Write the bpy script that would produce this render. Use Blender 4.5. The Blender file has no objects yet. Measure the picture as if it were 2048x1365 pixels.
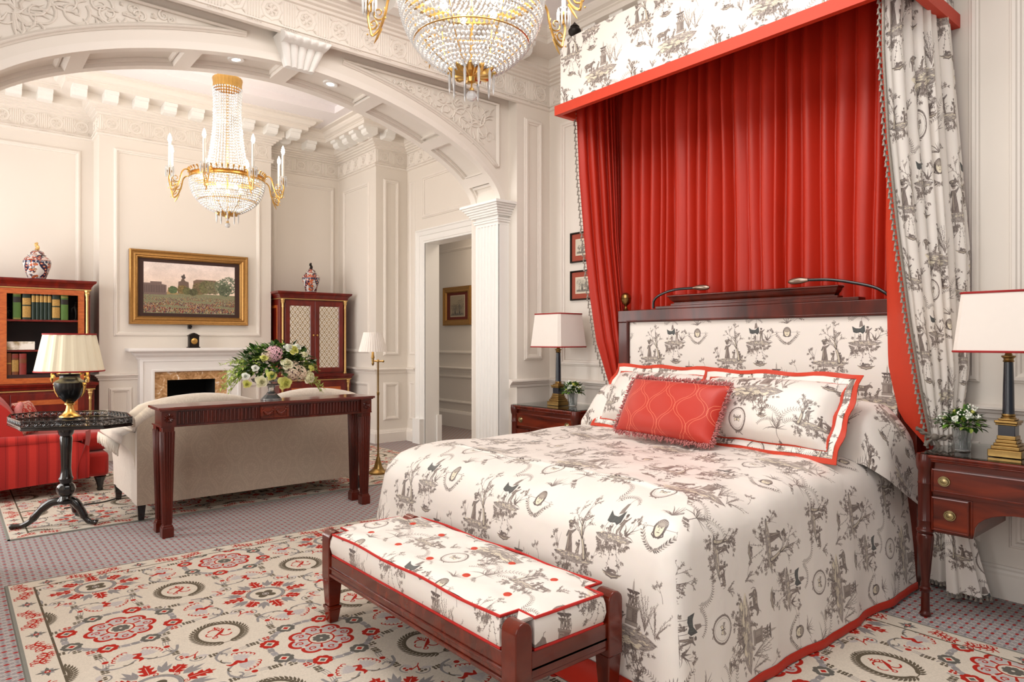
import bpy, math, random
import numpy as np
from mathutils import Vector, Matrix
R = math.radians
PI = math.pi
random.seed(7)
rng = np.random.default_rng(11)
SC = bpy.context.scene
COL = SC.collection

# ---------------------------------------------------------------- mesh builder
class MB:
    def __init__(s):
        s.v = []; s.f = []; s.uv = []; s.m = []; s.hasuv = False
    def vert(s, p):
        s.v.append((p[0], p[1], p[2])); return len(s.v) - 1
    def face(s, idx, uv=None, m=0):
        s.f.append(tuple(idx)); s.uv.append(uv); s.m.append(m)
        if uv is not None: s.hasuv = True
    def box(s, x0, x1, y0, y1, z0, z1, m=0):
        b = len(s.v)
        for z in (z0, z1):
            for x, y in ((x0, y0), (x1, y0), (x1, y1), (x0, y1)):
                s.v.append((x, y, z))
        for f in ((3, 2, 1, 0), (4, 5, 6, 7), (0, 1, 5, 4), (1, 2, 6, 5), (2, 3, 7, 6), (3, 0, 4, 7)):
            s.face([b + i for i in f], None, m)
        return s
    def taper(s, cx, cy, z0, z1, w0, w1, d0=None, d1=None, m=0):
        """four sided tapering post, full widths w0 at z0 and w1 at z1"""
        d0 = w0 if d0 is None else d0; d1 = w1 if d1 is None else d1
        b = len(s.v)
        for z, w, d in ((z0, w0, d0), (z1, w1, d1)):
            for sx, sy in ((-1, -1), (1, -1), (1, 1), (-1, 1)):
                s.v.append((cx + sx * w / 2, cy + sy * d / 2, z))
        for f in ((3, 2, 1, 0), (4, 5, 6, 7), (0, 1, 5, 4), (1, 2, 6, 5), (2, 3, 7, 6), (3, 0, 4, 7)):
            s.face([b + i for i in f], None, m)
        return s
    def lathe(s, c, prof, n=32, m=0, caps=True, wob=None, uvs=False, sx=1.0, sy=1.0):
        """profile [(r,z)...] round a vertical axis through c=(x,y,z)"""
        b = len(s.v)
        L = [0.0]
        for i in range(1, len(prof)):
            L.append(L[-1] + math.hypot(prof[i][0] - prof[i-1][0], prof[i][1] - prof[i-1][1]))
        for (r, z) in prof:
            for k in range(n):
                a = 2 * PI * k / n
                rr = r * (wob(a, z) if wob else 1.0)
                s.v.append((c[0] + rr * math.cos(a) * sx, c[1] + rr * math.sin(a) * sy, c[2] + z))
        for i in range(len(prof) - 1):
            for k in range(n):
                k2 = (k + 1) % n
                uv = None
                if uvs:
                    v0 = L[i] / L[-1]; v1 = L[i + 1] / L[-1]
                    uv = [(k / n, v0), ((k + 1) / n, v0), ((k + 1) / n, v1), (k / n, v1)]
                s.face([b + i * n + k, b + i * n + k2, b + (i + 1) * n + k2, b + (i + 1) * n + k], uv, m)
        if caps:
            if prof[0][0] > 1e-6: s.face([b + k for k in reversed(range(n))], None, m)
            if prof[-1][0] > 1e-6: s.face([b + (len(prof) - 1) * n + k for k in range(n)], None, m)
        return s
    def tube(s, pts, rad, n=8, m=0, closed=False, caps=True):
        pts = [Vector(p) for p in pts]
        N = len(pts)
        if not hasattr(rad, '__len__'): rad = [rad] * N
        b = len(s.v)
        T = []
        for i in range(N):
            if closed: t = pts[(i + 1) % N] - pts[i - 1]
            else: t = pts[min(i + 1, N - 1)] - pts[max(i - 1, 0)]
            if t.length < 1e-9: t = Vector((0, 0, 1))
            T.append(t.normalized())
        ref = Vector((0, 0, 1)) if abs(T[0].z) < .9 else Vector((1, 0, 0))
        u = T[0].cross(ref).normalized()
        for i in range(N):
            u = (u - T[i] * u.dot(T[i]))
            if u.length < 1e-6: u = T[i].orthogonal()
            u.normalize(); w = T[i].cross(u)
            for k in range(n):
                a = 2 * PI * k / n
                p = pts[i] + (u * math.cos(a) + w * math.sin(a)) * rad[i]
                s.v.append((p.x, p.y, p.z))
        for i in range(N if closed else N - 1):
            j = (i + 1) % N
            for k in range(n):
                k2 = (k + 1) % n
                s.face([b + i * n + k, b + i * n + k2, b + j * n + k2, b + j * n + k], None, m)
        if caps and not closed:
            s.face([b + k for k in reversed(range(n))], None, m)
            s.face([b + (N - 1) * n + k for k in range(n)], None, m)
        return s
    def prism(s, poly, fr, h0, h1, m=0):
        """extrude 2-D polygon; fr(u,v,h)->xyz"""
        n = len(poly); b = len(s.v)
        for h in (h0, h1):
            for (u, v) in poly: s.vert(fr(u, v, h))
        s.face([b + i for i in reversed(range(n))], None, m)
        s.face([b + n + i for i in range(n)], None, m)
        for i in range(n):
            j = (i + 1) % n
            s.face([b + i, b + j, b + n + j, b + n + i], None, m)
        return s
    def grid(s, nu, nv, fn, uvf=None, m=0, closeu=False):
        b = len(s.v)
        cu = nu if closeu else nu + 1
        for j in range(nv + 1):
            for i in range(cu):
                s.vert(fn(i / nu, j / nv))
        for j in range(nv):
            for i in range(nu):
                i2 = (i + 1) % cu
                uv = None
                if uvf: uv = [uvf(i / nu, j / nv), uvf((i + 1) / nu, j / nv), uvf((i + 1) / nu, (j + 1) / nv), uvf(i / nu, (j + 1) / nv)]
                s.face([b + j * cu + i, b + j * cu + i2, b + (j + 1) * cu + i2, b + (j + 1) * cu + i], uv, m)
        return s
    def sphere(s, c, r, nu=16, nv=10, m=0, sz=1.0):
        prof = [(r * math.sin(PI * j / nv), -r * sz * math.cos(PI * j / nv)) for j in range(nv + 1)]
        prof[0] = (1e-5, prof[0][1]); prof[-1] = (1e-5, prof[-1][1])
        return s.lathe(c, prof, nu, m, caps=False)
    def octa(s, c, r, rz=None, m=0):
        rz = r if rz is None else rz
        b = len(s.v); x, y, z = c
        s.v += [(x + r, y, z), (x, y + r, z), (x - r, y, z), (x, y - r, z), (x, y, z + rz), (x, y, z - rz)]
        for f in ((0, 1, 4), (1, 2, 4), (2, 3, 4), (3, 0, 4), (1, 0, 5), (2, 1, 5), (3, 2, 5), (0, 3, 5)):
            s.face([b + i for i in f], None, m)
        return s
    def rectframe(s, o, ux, uy, n, w, h, prof, m=0):
        """mitred picture-frame moulding. o corner, ux uy axes, n outward normal, prof [(inset, out)...]"""
        o = Vector(o); ux = Vector(ux); uy = Vector(uy); n = Vector(n)
        b = len(s.v)
        for d, t in prof:
            for (a, c) in ((d, d), (w - d, d), (w - d, h - d), (d, h - d)):
                s.vert(o + ux * a + uy * c + n * t)
        for i in range(len(prof) - 1):
            for k in range(4):
                k2 = (k + 1) % 4
                s.face([b + i * 4 + k, b + i * 4 + k2, b + (i + 1) * 4 + k2, b + (i + 1) * 4 + k], None, m)
        return s
    def sweep(s, path, prof, side=1, m=0, closed=False, capends=True):
        """plan path [(x,y)...], prof [(out,z)...]; room lies on the right of the path when side=1"""
        N = len(path); P = [Vector((p[0], p[1])) for p in path]
        b = len(s.v)
        offs = []
        for i in range(N):
            ds = []
            if i > 0 or closed: ds.append((P[i] - P[i - 1]).normalized())
            if i < N - 1 or closed: ds.append((P[(i + 1) % N] - P[i]).normalized())
            ns = [Vector((d.y, -d.x)) * side for d in ds]
            if len(ns) == 1: offs.append(ns[0])
            else:
                q = ns[0] + ns[1]
                offs.append(q / max(1e-6, 1 + ns[0].dot(ns[1])))
        k = len(prof)
        for i in range(N):
            for (o, z) in prof:
                q = P[i] + offs[i] * o
                s.v.append((q.x, q.y, z))
        for i in range(N if closed else N - 1):
            j = (i + 1) % N
            for a in range(k - 1):
                f = [b + i * k + a, b + j * k + a, b + j * k + a + 1, b + i * k + a + 1]
                if side < 0: f.reverse()
                s.face(f, None, m)
        if capends and not closed:
            s.face([b + a for a in range(k)], None, m)
            s.face([b + (N - 1) * k + a for a in reversed(range(k))], None, m)
        return s
    def xform(s, mat, start=0):
        for i in range(start, len(s.v)):
            p = mat @ Vector(s.v[i]); s.v[i] = (p.x, p.y, p.z)
        return s
    def add(s, o, mat=None):
        b = len(s.v)
        for p in o.v:
            if mat is not None:
                q = mat @ Vector(p); s.v.append((q.x, q.y, q.z))
            else: s.v.append(p)
        for f, uv, m in zip(o.f, o.uv, o.m): s.face([b + i for i in f], uv, m)
        s.hasuv = s.hasuv or o.hasuv
        return s

def _link(name, mb, mats, org, smooth, bevel, parent):
    me = bpy.data.meshes.new(name)
    ox, oy, oz = org
    me.from_pydata([(x - ox, y - oy, z - oz) for x, y, z in mb.v], [], mb.f)
    if not isinstance(mats, (list, tuple)): mats = [mats]
    for mt in mats: me.materials.append(mt)
    if len(mats) > 1: me.polygons.foreach_set('material_index', mb.m)
    if mb.hasuv:
        ul = me.uv_layers.new(name='UVMap')
        fl = []
        for f, uv in zip(mb.f, mb.uv):
            if uv is None: fl += [0.0, 0.0] * len(f)
            else:
                for p in uv: fl += [p[0], p[1]]
        ul.data.foreach_set('uv', fl)
    if smooth:
        me.polygons.foreach_set('use_smooth', [True] * len(me.polygons))
        if smooth is not True: me.set_sharp_from_angle(angle=R(smooth))
    me.update()
    o = bpy.data.objects.new(name, me); COL.objects.link(o)
    if parent is not None: o.parent = parent
    if bevel:
        b = o.modifiers.new('bevel', 'BEVEL'); b.width = bevel; b.segments = 2; b.limit_method = 'ANGLE'; b.angle_limit = R(40)
        b.harden_normals = False
    return o

def wpos(o):
    x = Vector(o.location)
    while o.parent: o = o.parent; x += Vector(o.location)
    return x

def thing(name, label, cat, loc=(0, 0, 0), group=None, rotz=0):
    o = bpy.data.objects.new(name, None); COL.objects.link(o)
    o.empty_display_size = .1
    o.location = loc; o.rotation_euler = (0, 0, rotz)
    o['label'] = label; o['category'] = cat
    if group: o['group'] = group
    return o

def part(name, mb, mats, parent, smooth=35, bevel=0, label=None, local=False):
    """mesh in world coordinates (or local=True), shifted to its parent's frame"""
    org = (0, 0, 0) if local else tuple(wpos(parent))
    o = _link(name, mb, mats, org, smooth, bevel, parent)
    if label: o['label'] = label
    return o

def single(name, mb, mats, label, cat, loc=(0, 0, 0), smooth=35, bevel=0, group=None, local=False):
    o = _link(name, mb, mats, (0, 0, 0) if local else loc, smooth, bevel, None)
    o.location = loc
    o['label'] = label; o['category'] = cat
    if group: o['group'] = group
    return o

def struct(name, mb, mats, parent=None, smooth=35, bevel=0):
    o = _link(name, mb, mats, (0, 0, 0), smooth, bevel, parent)
    if parent is None: o['kind'] = 'structure'
    return o

def copy_tree(o, parent=None):
    c = o.copy(); COL.objects.link(c)
    if parent is not None: c.parent = parent; c.matrix_parent_inverse = o.matrix_parent_inverse.copy()
    for ch in [x for x in bpy.data.objects if x.parent == o]:
        copy_tree(ch, c)
    return c

def bez(p0, p1, p2, p3, n=10):
    p0, p1, p2, p3 = map(Vector, (p0, p1, p2, p3)); out = []
    for i in range(n + 1):
        t = i / n; a = 1 - t
        out.append(p0 * a**3 + p1 * 3 * a * a * t + p2 * 3 * a * t * t + p3 * t**3)
    return out
def smoothpath(pts, n=6):
    """Catmull-Rom through pts"""
    P = [Vector(p) for p in pts]; P = [P[0] * 2 - P[1]] + P + [P[-1] * 2 - P[-2]]
    out = []
    for i in range(1, len(P) - 2):
        for k in range(n):
            t = k / n
            out.append(.5 * ((2 * P[i]) + (P[i+1] - P[i-1]) * t + (2*P[i-1] - 5*P[i] + 4*P[i+1] - P[i+2]) * t*t + (3*P[i] - P[i-1] - 3*P[i+1] + P[i+2]) * t**3))
    out.append(P[-2]); return out

# ---------------------------------------------------------------- painting textures in memory
class Cv:
    """periodic canvas; coordinates in centimetres, y up"""
    def __init__(s, wcm, hcm, ppc, col):
        s.k = ppc; s.W = int(round(wcm * ppc)); s.H = int(round(hcm * ppc))
        s.a = np.empty((s.H, s.W, 3), np.float32); s.a[:] = col
        s.T = (1, 0, 0, 1, 0, 0); s.wrap = True
    def tr(s, x, y, sc=1, rot=0, flip=1):
        c, n = math.cos(rot) * sc, math.sin(rot) * sc
        s.T = (c * flip, -n, n * flip, c, x, y); return s
    def P(s, p):
        a, b, c, d, x, y = s.T
        return ((a * p[0] + b * p[1] + x) * s.k, (c * p[0] + d * p[1] + y) * s.k)
    def _blend(s, x0, x1, y0, y1, cov, col):
        if s.wrap:
            xi = np.arange(x0, x1) % s.W; yi = np.arange(y0, y1) % s.H
        else:
            X0, X1, Y0, Y1 = max(x0, 0), min(x1, s.W), max(y0, 0), min(y1, s.H)
            if X1 <= X0 or Y1 <= Y0: return
            cov = cov[Y0 - y0:Y1 - y0, X0 - x0:X1 - x0]
            xi = np.arange(X0, X1); yi = np.arange(Y0, Y1)
        ix = np.ix_(yi, xi)
        c = cov[..., None]
        s.a[ix] = s.a[ix] * (1 - c) + np.array(col, np.float32) * c
    def line(s, pts, w, col, al=1.0):
        P = [s.P(p) for p in pts]
        sc = math.hypot(s.T[0], s.T[2]) * s.k
        n = len(P)
        ws = [w * sc / 2] * n if not hasattr(w, '__len__') else [q * sc / 2 for q in w]
        mw = max(ws) + 1.5
        x0 = int(min(p[0] for p in P) - mw); x1 = int(max(p[0] for p in P) + mw) + 2
        y0 = int(min(p[1] for p in P) - mw); y1 = int(max(p[1] for p in P) + mw) + 2
        X = np.arange(x0, x1)[None, :] + .5; Y = np.arange(y0, y1)[:, None] + .5
        cov = np.zeros((y1 - y0, x1 - x0), np.float32)
        for i in range(n - 1):
            ax, ay = P[i]; bx, by = P[i + 1]; dx, dy = bx - ax, by - ay
            L = dx * dx + dy * dy + 1e-9
            t = np.clip(((X - ax) * dx + (Y - ay) * dy) / L, 0, 1)
            d = np.hypot(X - ax - t * dx, Y - ay - t * dy)
            cov = np.maximum(cov, np.clip(ws[i] + (ws[i + 1] - ws[i]) * t - d + .5, 0, 1))
        s._blend(x0, x1, y0, y1, cov * al, col)
    def poly(s, pts, col, al=1.0):
        P = [s.P(p) for p in pts]
        x0 = int(min(p[0] for p in P)) - 1; x1 = int(max(p[0] for p in P)) + 2
        y0 = int(min(p[1] for p in P)) - 1; y1 = int(max(p[1] for p in P)) + 2
        cov = np.zeros((y1 - y0, x1 - x0), np.float32)
        for ox, oy in ((.25, .25), (.75, .25), (.25, .75), (.75, .75)):
            X = np.arange(x0, x1)[None, :] + ox; Y = np.arange(y0, y1)[:, None] + oy
            ins = np.zeros(cov.shape, bool)
            for i in range(len(P)):
                ax, ay = P[i]; bx, by = P[i - 1]
                if ay == by: continue
                ins ^= ((ay > Y) != (by > Y)) & (X < (bx - ax) * (Y - ay) / (by - ay) + ax)
            cov += ins * .25
        s._blend(x0, x1, y0, y1, cov * al, col)
    def ell(s, x, y, rx, ry, col, al=1.0, rot=0, n=20):
        c, q = math.cos(rot), math.sin(rot)
        s.poly([(x + rx * math.cos(t) * c - ry * math.sin(t) * q, y + rx * math.cos(t) * q + ry * math.sin(t) * c)
                for t in [2 * PI * i / n for i in range(n)]], col, al)
    def ring(s, x, y, rx, ry, w, col, al=1.0, n=28):
        s.line([(x + rx * math.cos(2 * PI * i / n), y + ry * math.sin(2 * PI * i / n)) for i in range(n + 1)], w, col, al)
    def leaf(s, x, y, L, a, w, col, al=1.0):
        c, q = math.cos(a), math.sin(a); P = []
        for t, o in ((0, 0), (.3, 1), (.6, .9), (1, 0), (.6, -.9), (.3, -1)):
            P.append((x + L * t * c - o * w * q, y + L * t * q + o * w * c))
        s.poly(P, col, al)
    def arc(s, x, y, r, a0, a1, w, col, al=1.0, n=14, ry=None):
        ry = r if ry is None else ry
        s.line([(x + r * math.cos(a0 + (a1 - a0) * i / n), y + ry * math.sin(a0 + (a1 - a0) * i / n)) for i in range(n + 1)], w, col, al)
    def spiral(s, x, y, r0, r1, a0, turns, w, col, al=1.0, n=26):
        P = []
        for i in range(n + 1):
            t = i / n; r = r0 + (r1 - r0) * t; a = a0 + turns * 2 * PI * t
            P.append((x + r * math.cos(a), y + r * math.sin(a)))
        s.line(P, w, col, al)
    def image(s, name):
        h, w = s.H, s.W
        im = bpy.data.images.new(name, w, h, alpha=False)
        px = np.ones((h, w, 4), np.float32); px[..., :3] = np.clip(s.a, 0, 1)
        im.pixels.foreach_set(px.ravel()); im.update(); im.pack()
        return im

def vnoise(h, w, cy, cx, seed=0, octs=3, per=.55):
    r = np.random.default_rng(seed); out = np.zeros((h, w), np.float32); amp = 1; tot = 0
    for o in range(octs):
        ny, nx = int(cy * 2**o), int(cx * 2**o)
        g = r.random((ny, nx)).astype(np.float32)
        y = np.linspace(0, ny, h, endpoint=False); x = np.linspace(0, nx, w, endpoint=False)
        yi = y.astype(int); xi = x.astype(int); fy = (y - yi)[:, None]; fx = (x - xi)[None, :]
        fy = fy * fy * (3 - 2 * fy); fx = fx * fx * (3 - 2 * fx)
        a = g[np.ix_(yi % ny, xi % nx)]; b = g[np.ix_(yi % ny, (xi + 1) % nx)]
        c = g[np.ix_((yi + 1) % ny, xi % nx)]; d = g[np.ix_((yi + 1) % ny, (xi + 1) % nx)]
        out += amp * ((a * (1 - fx) + b * fx) * (1 - fy) + (c * (1 - fx) + d * fx) * fy)
        tot += amp; amp *= per
    return out / tot
# ---------------------------------------------------------------- toile de Jouy fabric
rr = random.Random(3)
def U(a, b): return rr.uniform(a, b)
INK = (.34, .295, .28); MID = (.50, .45, .425); LITE = (.64, .595, .56); WASH = (.91, .87, .775); DRK = (.24, .25, .25)

def t_bough(c, x, y, L, a, w, depth, leafs=True, col=MID):
    """branch with leaves"""
    x2 = x + L * math.cos(a); y2 = y + L * math.sin(a)
    mx = (x + x2) / 2 + U(-.06, .06) * L; my = (y + y2) / 2 + U(-.06, .06) * L
    c.line([(x, y), (mx, my), (x2, y2)], [w, w * .8, w * .55], INK if w > .25 else col, .9)
    if depth > 0:
        for k in range(2 if depth > 1 else 3):
            t_bough(c, x + (x2 - x) * U(.45, 1), y + (y2 - y) * U(.45, 1), L * U(.5, .72), a + U(-.75, .75), w * .55, depth - 1, leafs, col)
    elif leafs:
        for k in range(9):
            t = U(.1, 1.15)
            c.leaf(x + (x2 - x) * t, y + (y2 - y) * t, U(.5, 1.05), a + U(-1.2, 1.2), U(.08, .14), rr.choice((INK, MID, MID, LITE)), .85)
def t_tree(c, x, y, h, lean=0.0, bare=False):
    a = PI / 2 + lean
    pts = []; w = []
    for i in range(7):
        t = i / 6
        pts.append((x + math.cos(a) * h * .6 * t + math.sin(t * 7) * .25, y + math.sin(a) * h * .6 * t)); w.append(1.25 * (1 - t) + .45)
    c.line(pts, [q + .18 for q in w], INK, .85); c.line([(p[0] - .12, p[1]) for p in pts], [q * .62 for q in w], WASH, .8)
    for i in range(26):
        t = U(0, .95); k = int(t * 6); px, py = pts[k]
        c.line([(px + U(-.1, .5) * w[k], py + U(0, h * .1)), (px + U(-.1, .5) * w[k], py + U(0, h * .1) + .7)], .08, INK, .7)
    tx, ty = pts[-1]
    for k in range(7):
        px, py = pts[rr.choice((3, 4, 5, 6, 6, 6))]
        t_bough(c, px, py, h * U(.16, .27), a + U(-.75, .75), .32, 2)
def t_island(c, x, y, w, h=2.2, veg=10):
    n = 16; top = []; bot = []
    for i in range(n + 1):
        u = i / n * 2 - 1
        top.append((x + u * w / 2, y + (1 - u * u) * h * .35 + U(-.12, .25)))
        bot.append((x + u * w / 2, y - (1 - u * u) ** .7 * h * .65 + U(-.35, .35)))
    c.poly(top + bot[::-1], MID, .62)
    for k in range(int(w * 1.4)):
        px = x + U(-.4, .4) * w; py = y + U(-.35, .3) * h
        c.ell(px, py, U(.4, 1.1), U(.12, .3), WASH, .75, U(-.3, .3))
    for k in range(int(w * 8)):
        px = x + U(-.49, .49) * w; q = 1 - (2 * (px - x) / w) ** 2; py = y + U(-.6, .32) * h * max(q, .1)
        l = U(.3, 1.0); a = U(-.5, .5)
        c.line([(px, py), (px + l * math.cos(a), py + l * math.sin(a))], U(.06, .14), rr.choice((INK, INK, MID, DRK)), .8)
    for k in range(veg):
        px = x + U(-.5, .5) * w; up = rr.random() < .5
        t_bough(c, px, y + (h * .2 if up else -h * .35), U(.7, 1.6), (PI / 2 if up else -PI / 2) + U(-.8, .8), .12, 1)
def t_reeds(c, x, y, h, n=7, spread=.5, full=True):
    for k in range(n):
        a = PI / 2 + U(-spread, spread); L = h * U(.6, 1); P = []
        for i in range(7):
            t = i / 6; aa = a - (a - PI / 2) * -.5 * t
            P.append((x + math.cos(aa) * L * t, y + math.sin(aa) * L * t))
        c.line(P, [.18, .16, .14, .12, .1, .08, .06], MID, .85)
        if full:
            for i in range(3, 26):
                t = i / 26; px = x + math.cos(a + (a - PI / 2) * .5 * t) * L * t; py = y + math.sin(a + (a - PI / 2) * .5 * t) * L * t
                c.leaf(px, py, U(.4, .95), a + rr.choice((-1, 1)) * U(.3, .9), .1, rr.choice((INK, MID, LITE)), .8)
def t_grass(c, x, y, L, n=9, a0=0.2, a1=PI - .2):
    for k in range(n):
        a = a0 + (a1 - a0) * k / (n - 1) + U(-.1, .1); l = L * U(.6, 1); b = U(-.7, .7)
        P = [(x + l * t * math.cos(a + b * t), y + l * t * math.sin(a + b * t)) for t in (0, .25, .5, .75, 1)]
        c.line(P, [.1, .32, .28, .16, .04], INK if k % 2 else MID, .85)
def t_frond(c, x, y, r, a0, turn, n=16):
    px, py = x, y; a = a0
    for i in range(n):
        nx = px + r / n * 2.2 * math.cos(a); ny = py + r / n * 2.2 * math.sin(a)
        c.line([(px, py), (nx, ny)], .14, MID, .9)
        for sg in (-1, 1):
            c.leaf(nx, ny, r * .26 * (1 - i / n * .5), a + sg * 1.0, .13, rr.choice((INK, MID)), .85)
        px, py = nx, ny; a += turn / n
def t_person(c, x, y, h, skirt=False, arm=1, basket=False, lean=0):
    s = h / 10
    def p(u, v): return (x + (u + lean * v) * s, y + v * s)
    if skirt:
        c.poly([p(-1.6, 0), p(-1.1, 3), p(-.8, 5.6), p(-1.0, 7.4), p(.8, 7.5), p(.9, 5.6), p(1.5, 3), p(1.9, 0)], MID, .95)
    else:
        c.poly([p(-.9, 4.6), p(-1.2, 2.4), p(-1.3, 0), p(-.4, 0), p(0, 2.2), p(.1, 4), p(.5, 2.2), p(.9, 0), p(1.7, 0), p(1.2, 2.4), p(1.1, 4.7), p(1.2, 7.5), p(-1.0, 7.5)], MID, .95)
    c.poly([p(-.9, 7.4), p(-1.8, 5.2), p(-1.2, 4.9), p(-.4, 6.6)], INK, .8)
    c.poly([p(.7, 7.4), p(arm * 2.6, 8.6 if arm > 0 else 5.5), p(arm * 2.7, 8.0), p(1.0, 6.3)], INK, .75)
    c.ell(*p(0, 8.6), .75 * s, .9 * s, LITE, 1); c.ell(*p(-.1, 9.0), .85 * s, .6 * s, INK, .9)
    for k in range(int(26)):
        u = U(-1.1, 1.2); v = U(.3, 7.2)
        c.line([p(u, v), p(u + U(-.3, .3), v + U(.5, 1.5))], .09 + .004 * h, INK, .75)
    c.line([p(-.5, 1), p(-.5, 6.8)], .2 * s, WASH, .6)
    if basket:
        c.ell(*p(0, 10.1), 1.5 * s, .8 * s, INK, .9); c.ell(*p(-.2, 10.3), .9 * s, .3 * s, WASH, .7)
def t_bull(c, x, y, s, fl=1):
    def p(u, v): return (x + u * s * fl, y + v * s)
    c.poly([p(0, 3.3), p(.3, 4.4), p(2, 4.8), p(4.6, 4.6), p(6, 4.9), p(6.8, 5.3), p(7.8, 5.0), p(8.6, 4.0), p(8.2, 3.5), p(7.2, 3.9), p(6.3, 3.0), p(6.0, 2.2),
            p(6.1, 0), p(5.5, 0), p(5.2, 2.0), p(1.8, 2.0), p(1.5, 0), p(.8, 0), p(.7, 2.2)], MID, .95)
    c.line([p(5.2, 2), p(5.0, .1)], .4 * s, INK, .9); c.line([p(1.9, 2), p(2.2, .1)], .4 * s, INK, .9)
    c.line([p(0, 4.2), p(-.6, 3), p(-.4, 1.6)], .18 * s, INK, .9)
    c.line([p(7.1, 5.2), p(7.3, 6.0), p(7.9, 6.2)], .16 * s, INK, .9)
    for k in range(44):
        u = U(.4, 6.4); v = U(2.2, 4.5); c.line([p(u, v), p(u + U(-.2, .2), v + .55)], .1, INK, .75)
    for k in range(5): c.ell(*p(U(1, 5.5), U(3, 4.2)), .5 * s, .22 * s, WASH, .6)
def t_fountain(c, x, y, s):
    def p(u, v): return (x + u * s, y + v * s)
    c.poly([p(-2.4, 0), p(-2.4, 1), p(-2, 1.2), p(-2, 4.6), p(-2.5, 4.9), p(-2.5, 5.5), p(2.5, 5.5), p(2.5, 4.9), p(2, 4.6), p(2, 1.2), p(2.4, 1), p(2.4, 0)], LITE, 1)
    c.poly([p(.2, 1.2), p(.2, 4.6), p(2, 4.6), p(2, 1.2)], MID, .8)
    for v in (0, 1, 1.2, 4.6, 4.9, 5.5): c.line([p(-2.4, v), p(2.4, v)], .12, INK, .9)
    for u in (-2, .2, 2): c.line([p(u, 1.2), p(u, 4.6)], .12, INK, .9)
    c.line([p(-1.6, 1.6), p(-.2, 1.6), p(-.2, 4.2), p(-1.6, 4.2), p(-1.6, 1.6)], .1, INK, .8)
    for k in range(24): u = U(.3, 1.9); v = U(1.3, 4.4); c.line([p(u, v), p(u + .3, v)], .08, INK, .8)
    for dx in (-1.1, 0, 1.1): t_person(c, x + dx * s, y + 5.5 * s, 3.9 * s, arm=rr.choice((-1, 1)))
    c.poly([p(-2.5, 9.6), p(-1.4, 9.0), p(1.4, 9.0), p(2.5, 9.6), p(2.2, 9.9), p(-2.2, 9.9)], INK, .95)
    c.line([p(0, 9.9), p(0, 13.2)], [.5 * s, .1 * s], LITE, .9)
    for dx in (-.4, .4): c.line([p(dx, 10), p(dx * .4, 12.4)], .09, MID, .9)
def t_face(c, x, y, s):
    for sg in (-1, 1):
        c.line([(x + sg * 1.6 * s, y), (x + sg * 6.6 * s, y)], .13, MID, .85)
        P = [(x + sg * (5.2 - 5.2 * t) * s, y + (-1.2 - 4.2 * math.sin(t * PI / 2)) * s) for t in [i / 9 for i in range(10)]]
        c.line(P, .14, MID, .9)
        c.spiral(x + sg * 5.2 * s, y + .2 * s, .2 * s, .9 * s, 0, 1, .12, MID)
        for i, (px, py) in enumerate(P):
            for q in (-1, 1):
                a = math.atan2(P[min(i + 1, 9)][1] - P[max(i - 1, 0)][1], P[min(i + 1, 9)][0] - P[max(i - 1, 0)][0]) + PI + q * .7
                c.leaf(px, py, 1.25 * s, a, .2 * s, rr.choice((INK, MID, LITE)), .9)
    c.ell(x, y + .1 * s, 2.0 * s, 2.4 * s, INK, .9); c.ell(x, y - .1 * s, 1.35 * s, 1.85 * s, WASH, 1)
    c.ell(x, y + 1.2 * s, 1.55 * s, 1.0 * s, LITE, .9)
    for i in range(9):
        a = PI * (i + .5) / 9; c.line([(x + 1.3 * s * math.cos(a), y + .4 * s + 1.0 * s * math.sin(a)), (x + 1.9 * s * math.cos(a), y + .5 * s + 1.9 * s * math.sin(a))], .12, INK, .9)
    for sg in (-1, 1):
        c.ell(x + sg * .55 * s, y + .15 * s, .26 * s, .12 * s, INK, 1); c.line([(x + sg * .2 * s, y + .45 * s), (x + sg * .9 * s, y + .5 * s)], .1, INK, .9)
        c.line([(x + sg * 1.5 * s, y - .5 * s), (x + sg * 1.9 * s, y - 1.6 * s), (x + sg * .7 * s, y - 2.2 * s)], .3 * s, INK, .9)
    c.line([(x, y + .3 * s), (x + .12 * s, y - .5 * s), (x - .1 * s, y - .55 * s)], .1, INK, .9)
    c.line([(x - .4 * s, y - 1.0 * s), (x + .4 * s, y - 1.0 * s)], .16 * s, INK, .9)
def t_tent(c, x, y, s):
    def p(u, v): return (x + u * s, y + v * s)
    for u in (-3, -1.2, 1.0): c.line([p(u, 0), p(u, 5.5)], .14, INK, .9)
    c.poly([p(-4.4, 7.2), p(-2.6, 6.1), p(-.5, 6.0), p(1.6, 7.8), p(1.9, 4.6), p(.8, 3.4), p(-.4, 4.2), p(-2.2, 3.7), p(-3.8, 4.2)], DRK, .95)
    for k in range(26):
        u = U(-3.8, 1.4); c.line([p(u, U(4.2, 4.8)), p(u + .2, U(5.4, 6.4))], .1, (.38, .4, .39), .8)
    c.poly([p(-1.0, 6.6), p(-.6, 9.6), p(.4, 9.9), p(1.0, 7.2)], MID, .9); c.line([p(0, 9.6), p(.5, 12)], .12, INK, .9)
    t_person(c, x + 3.1 * s, y, 7.4 * s, arm=1)
    t_person(c, x - .4 * s, y - .2, 3.6 * s, arm=-1)
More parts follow.
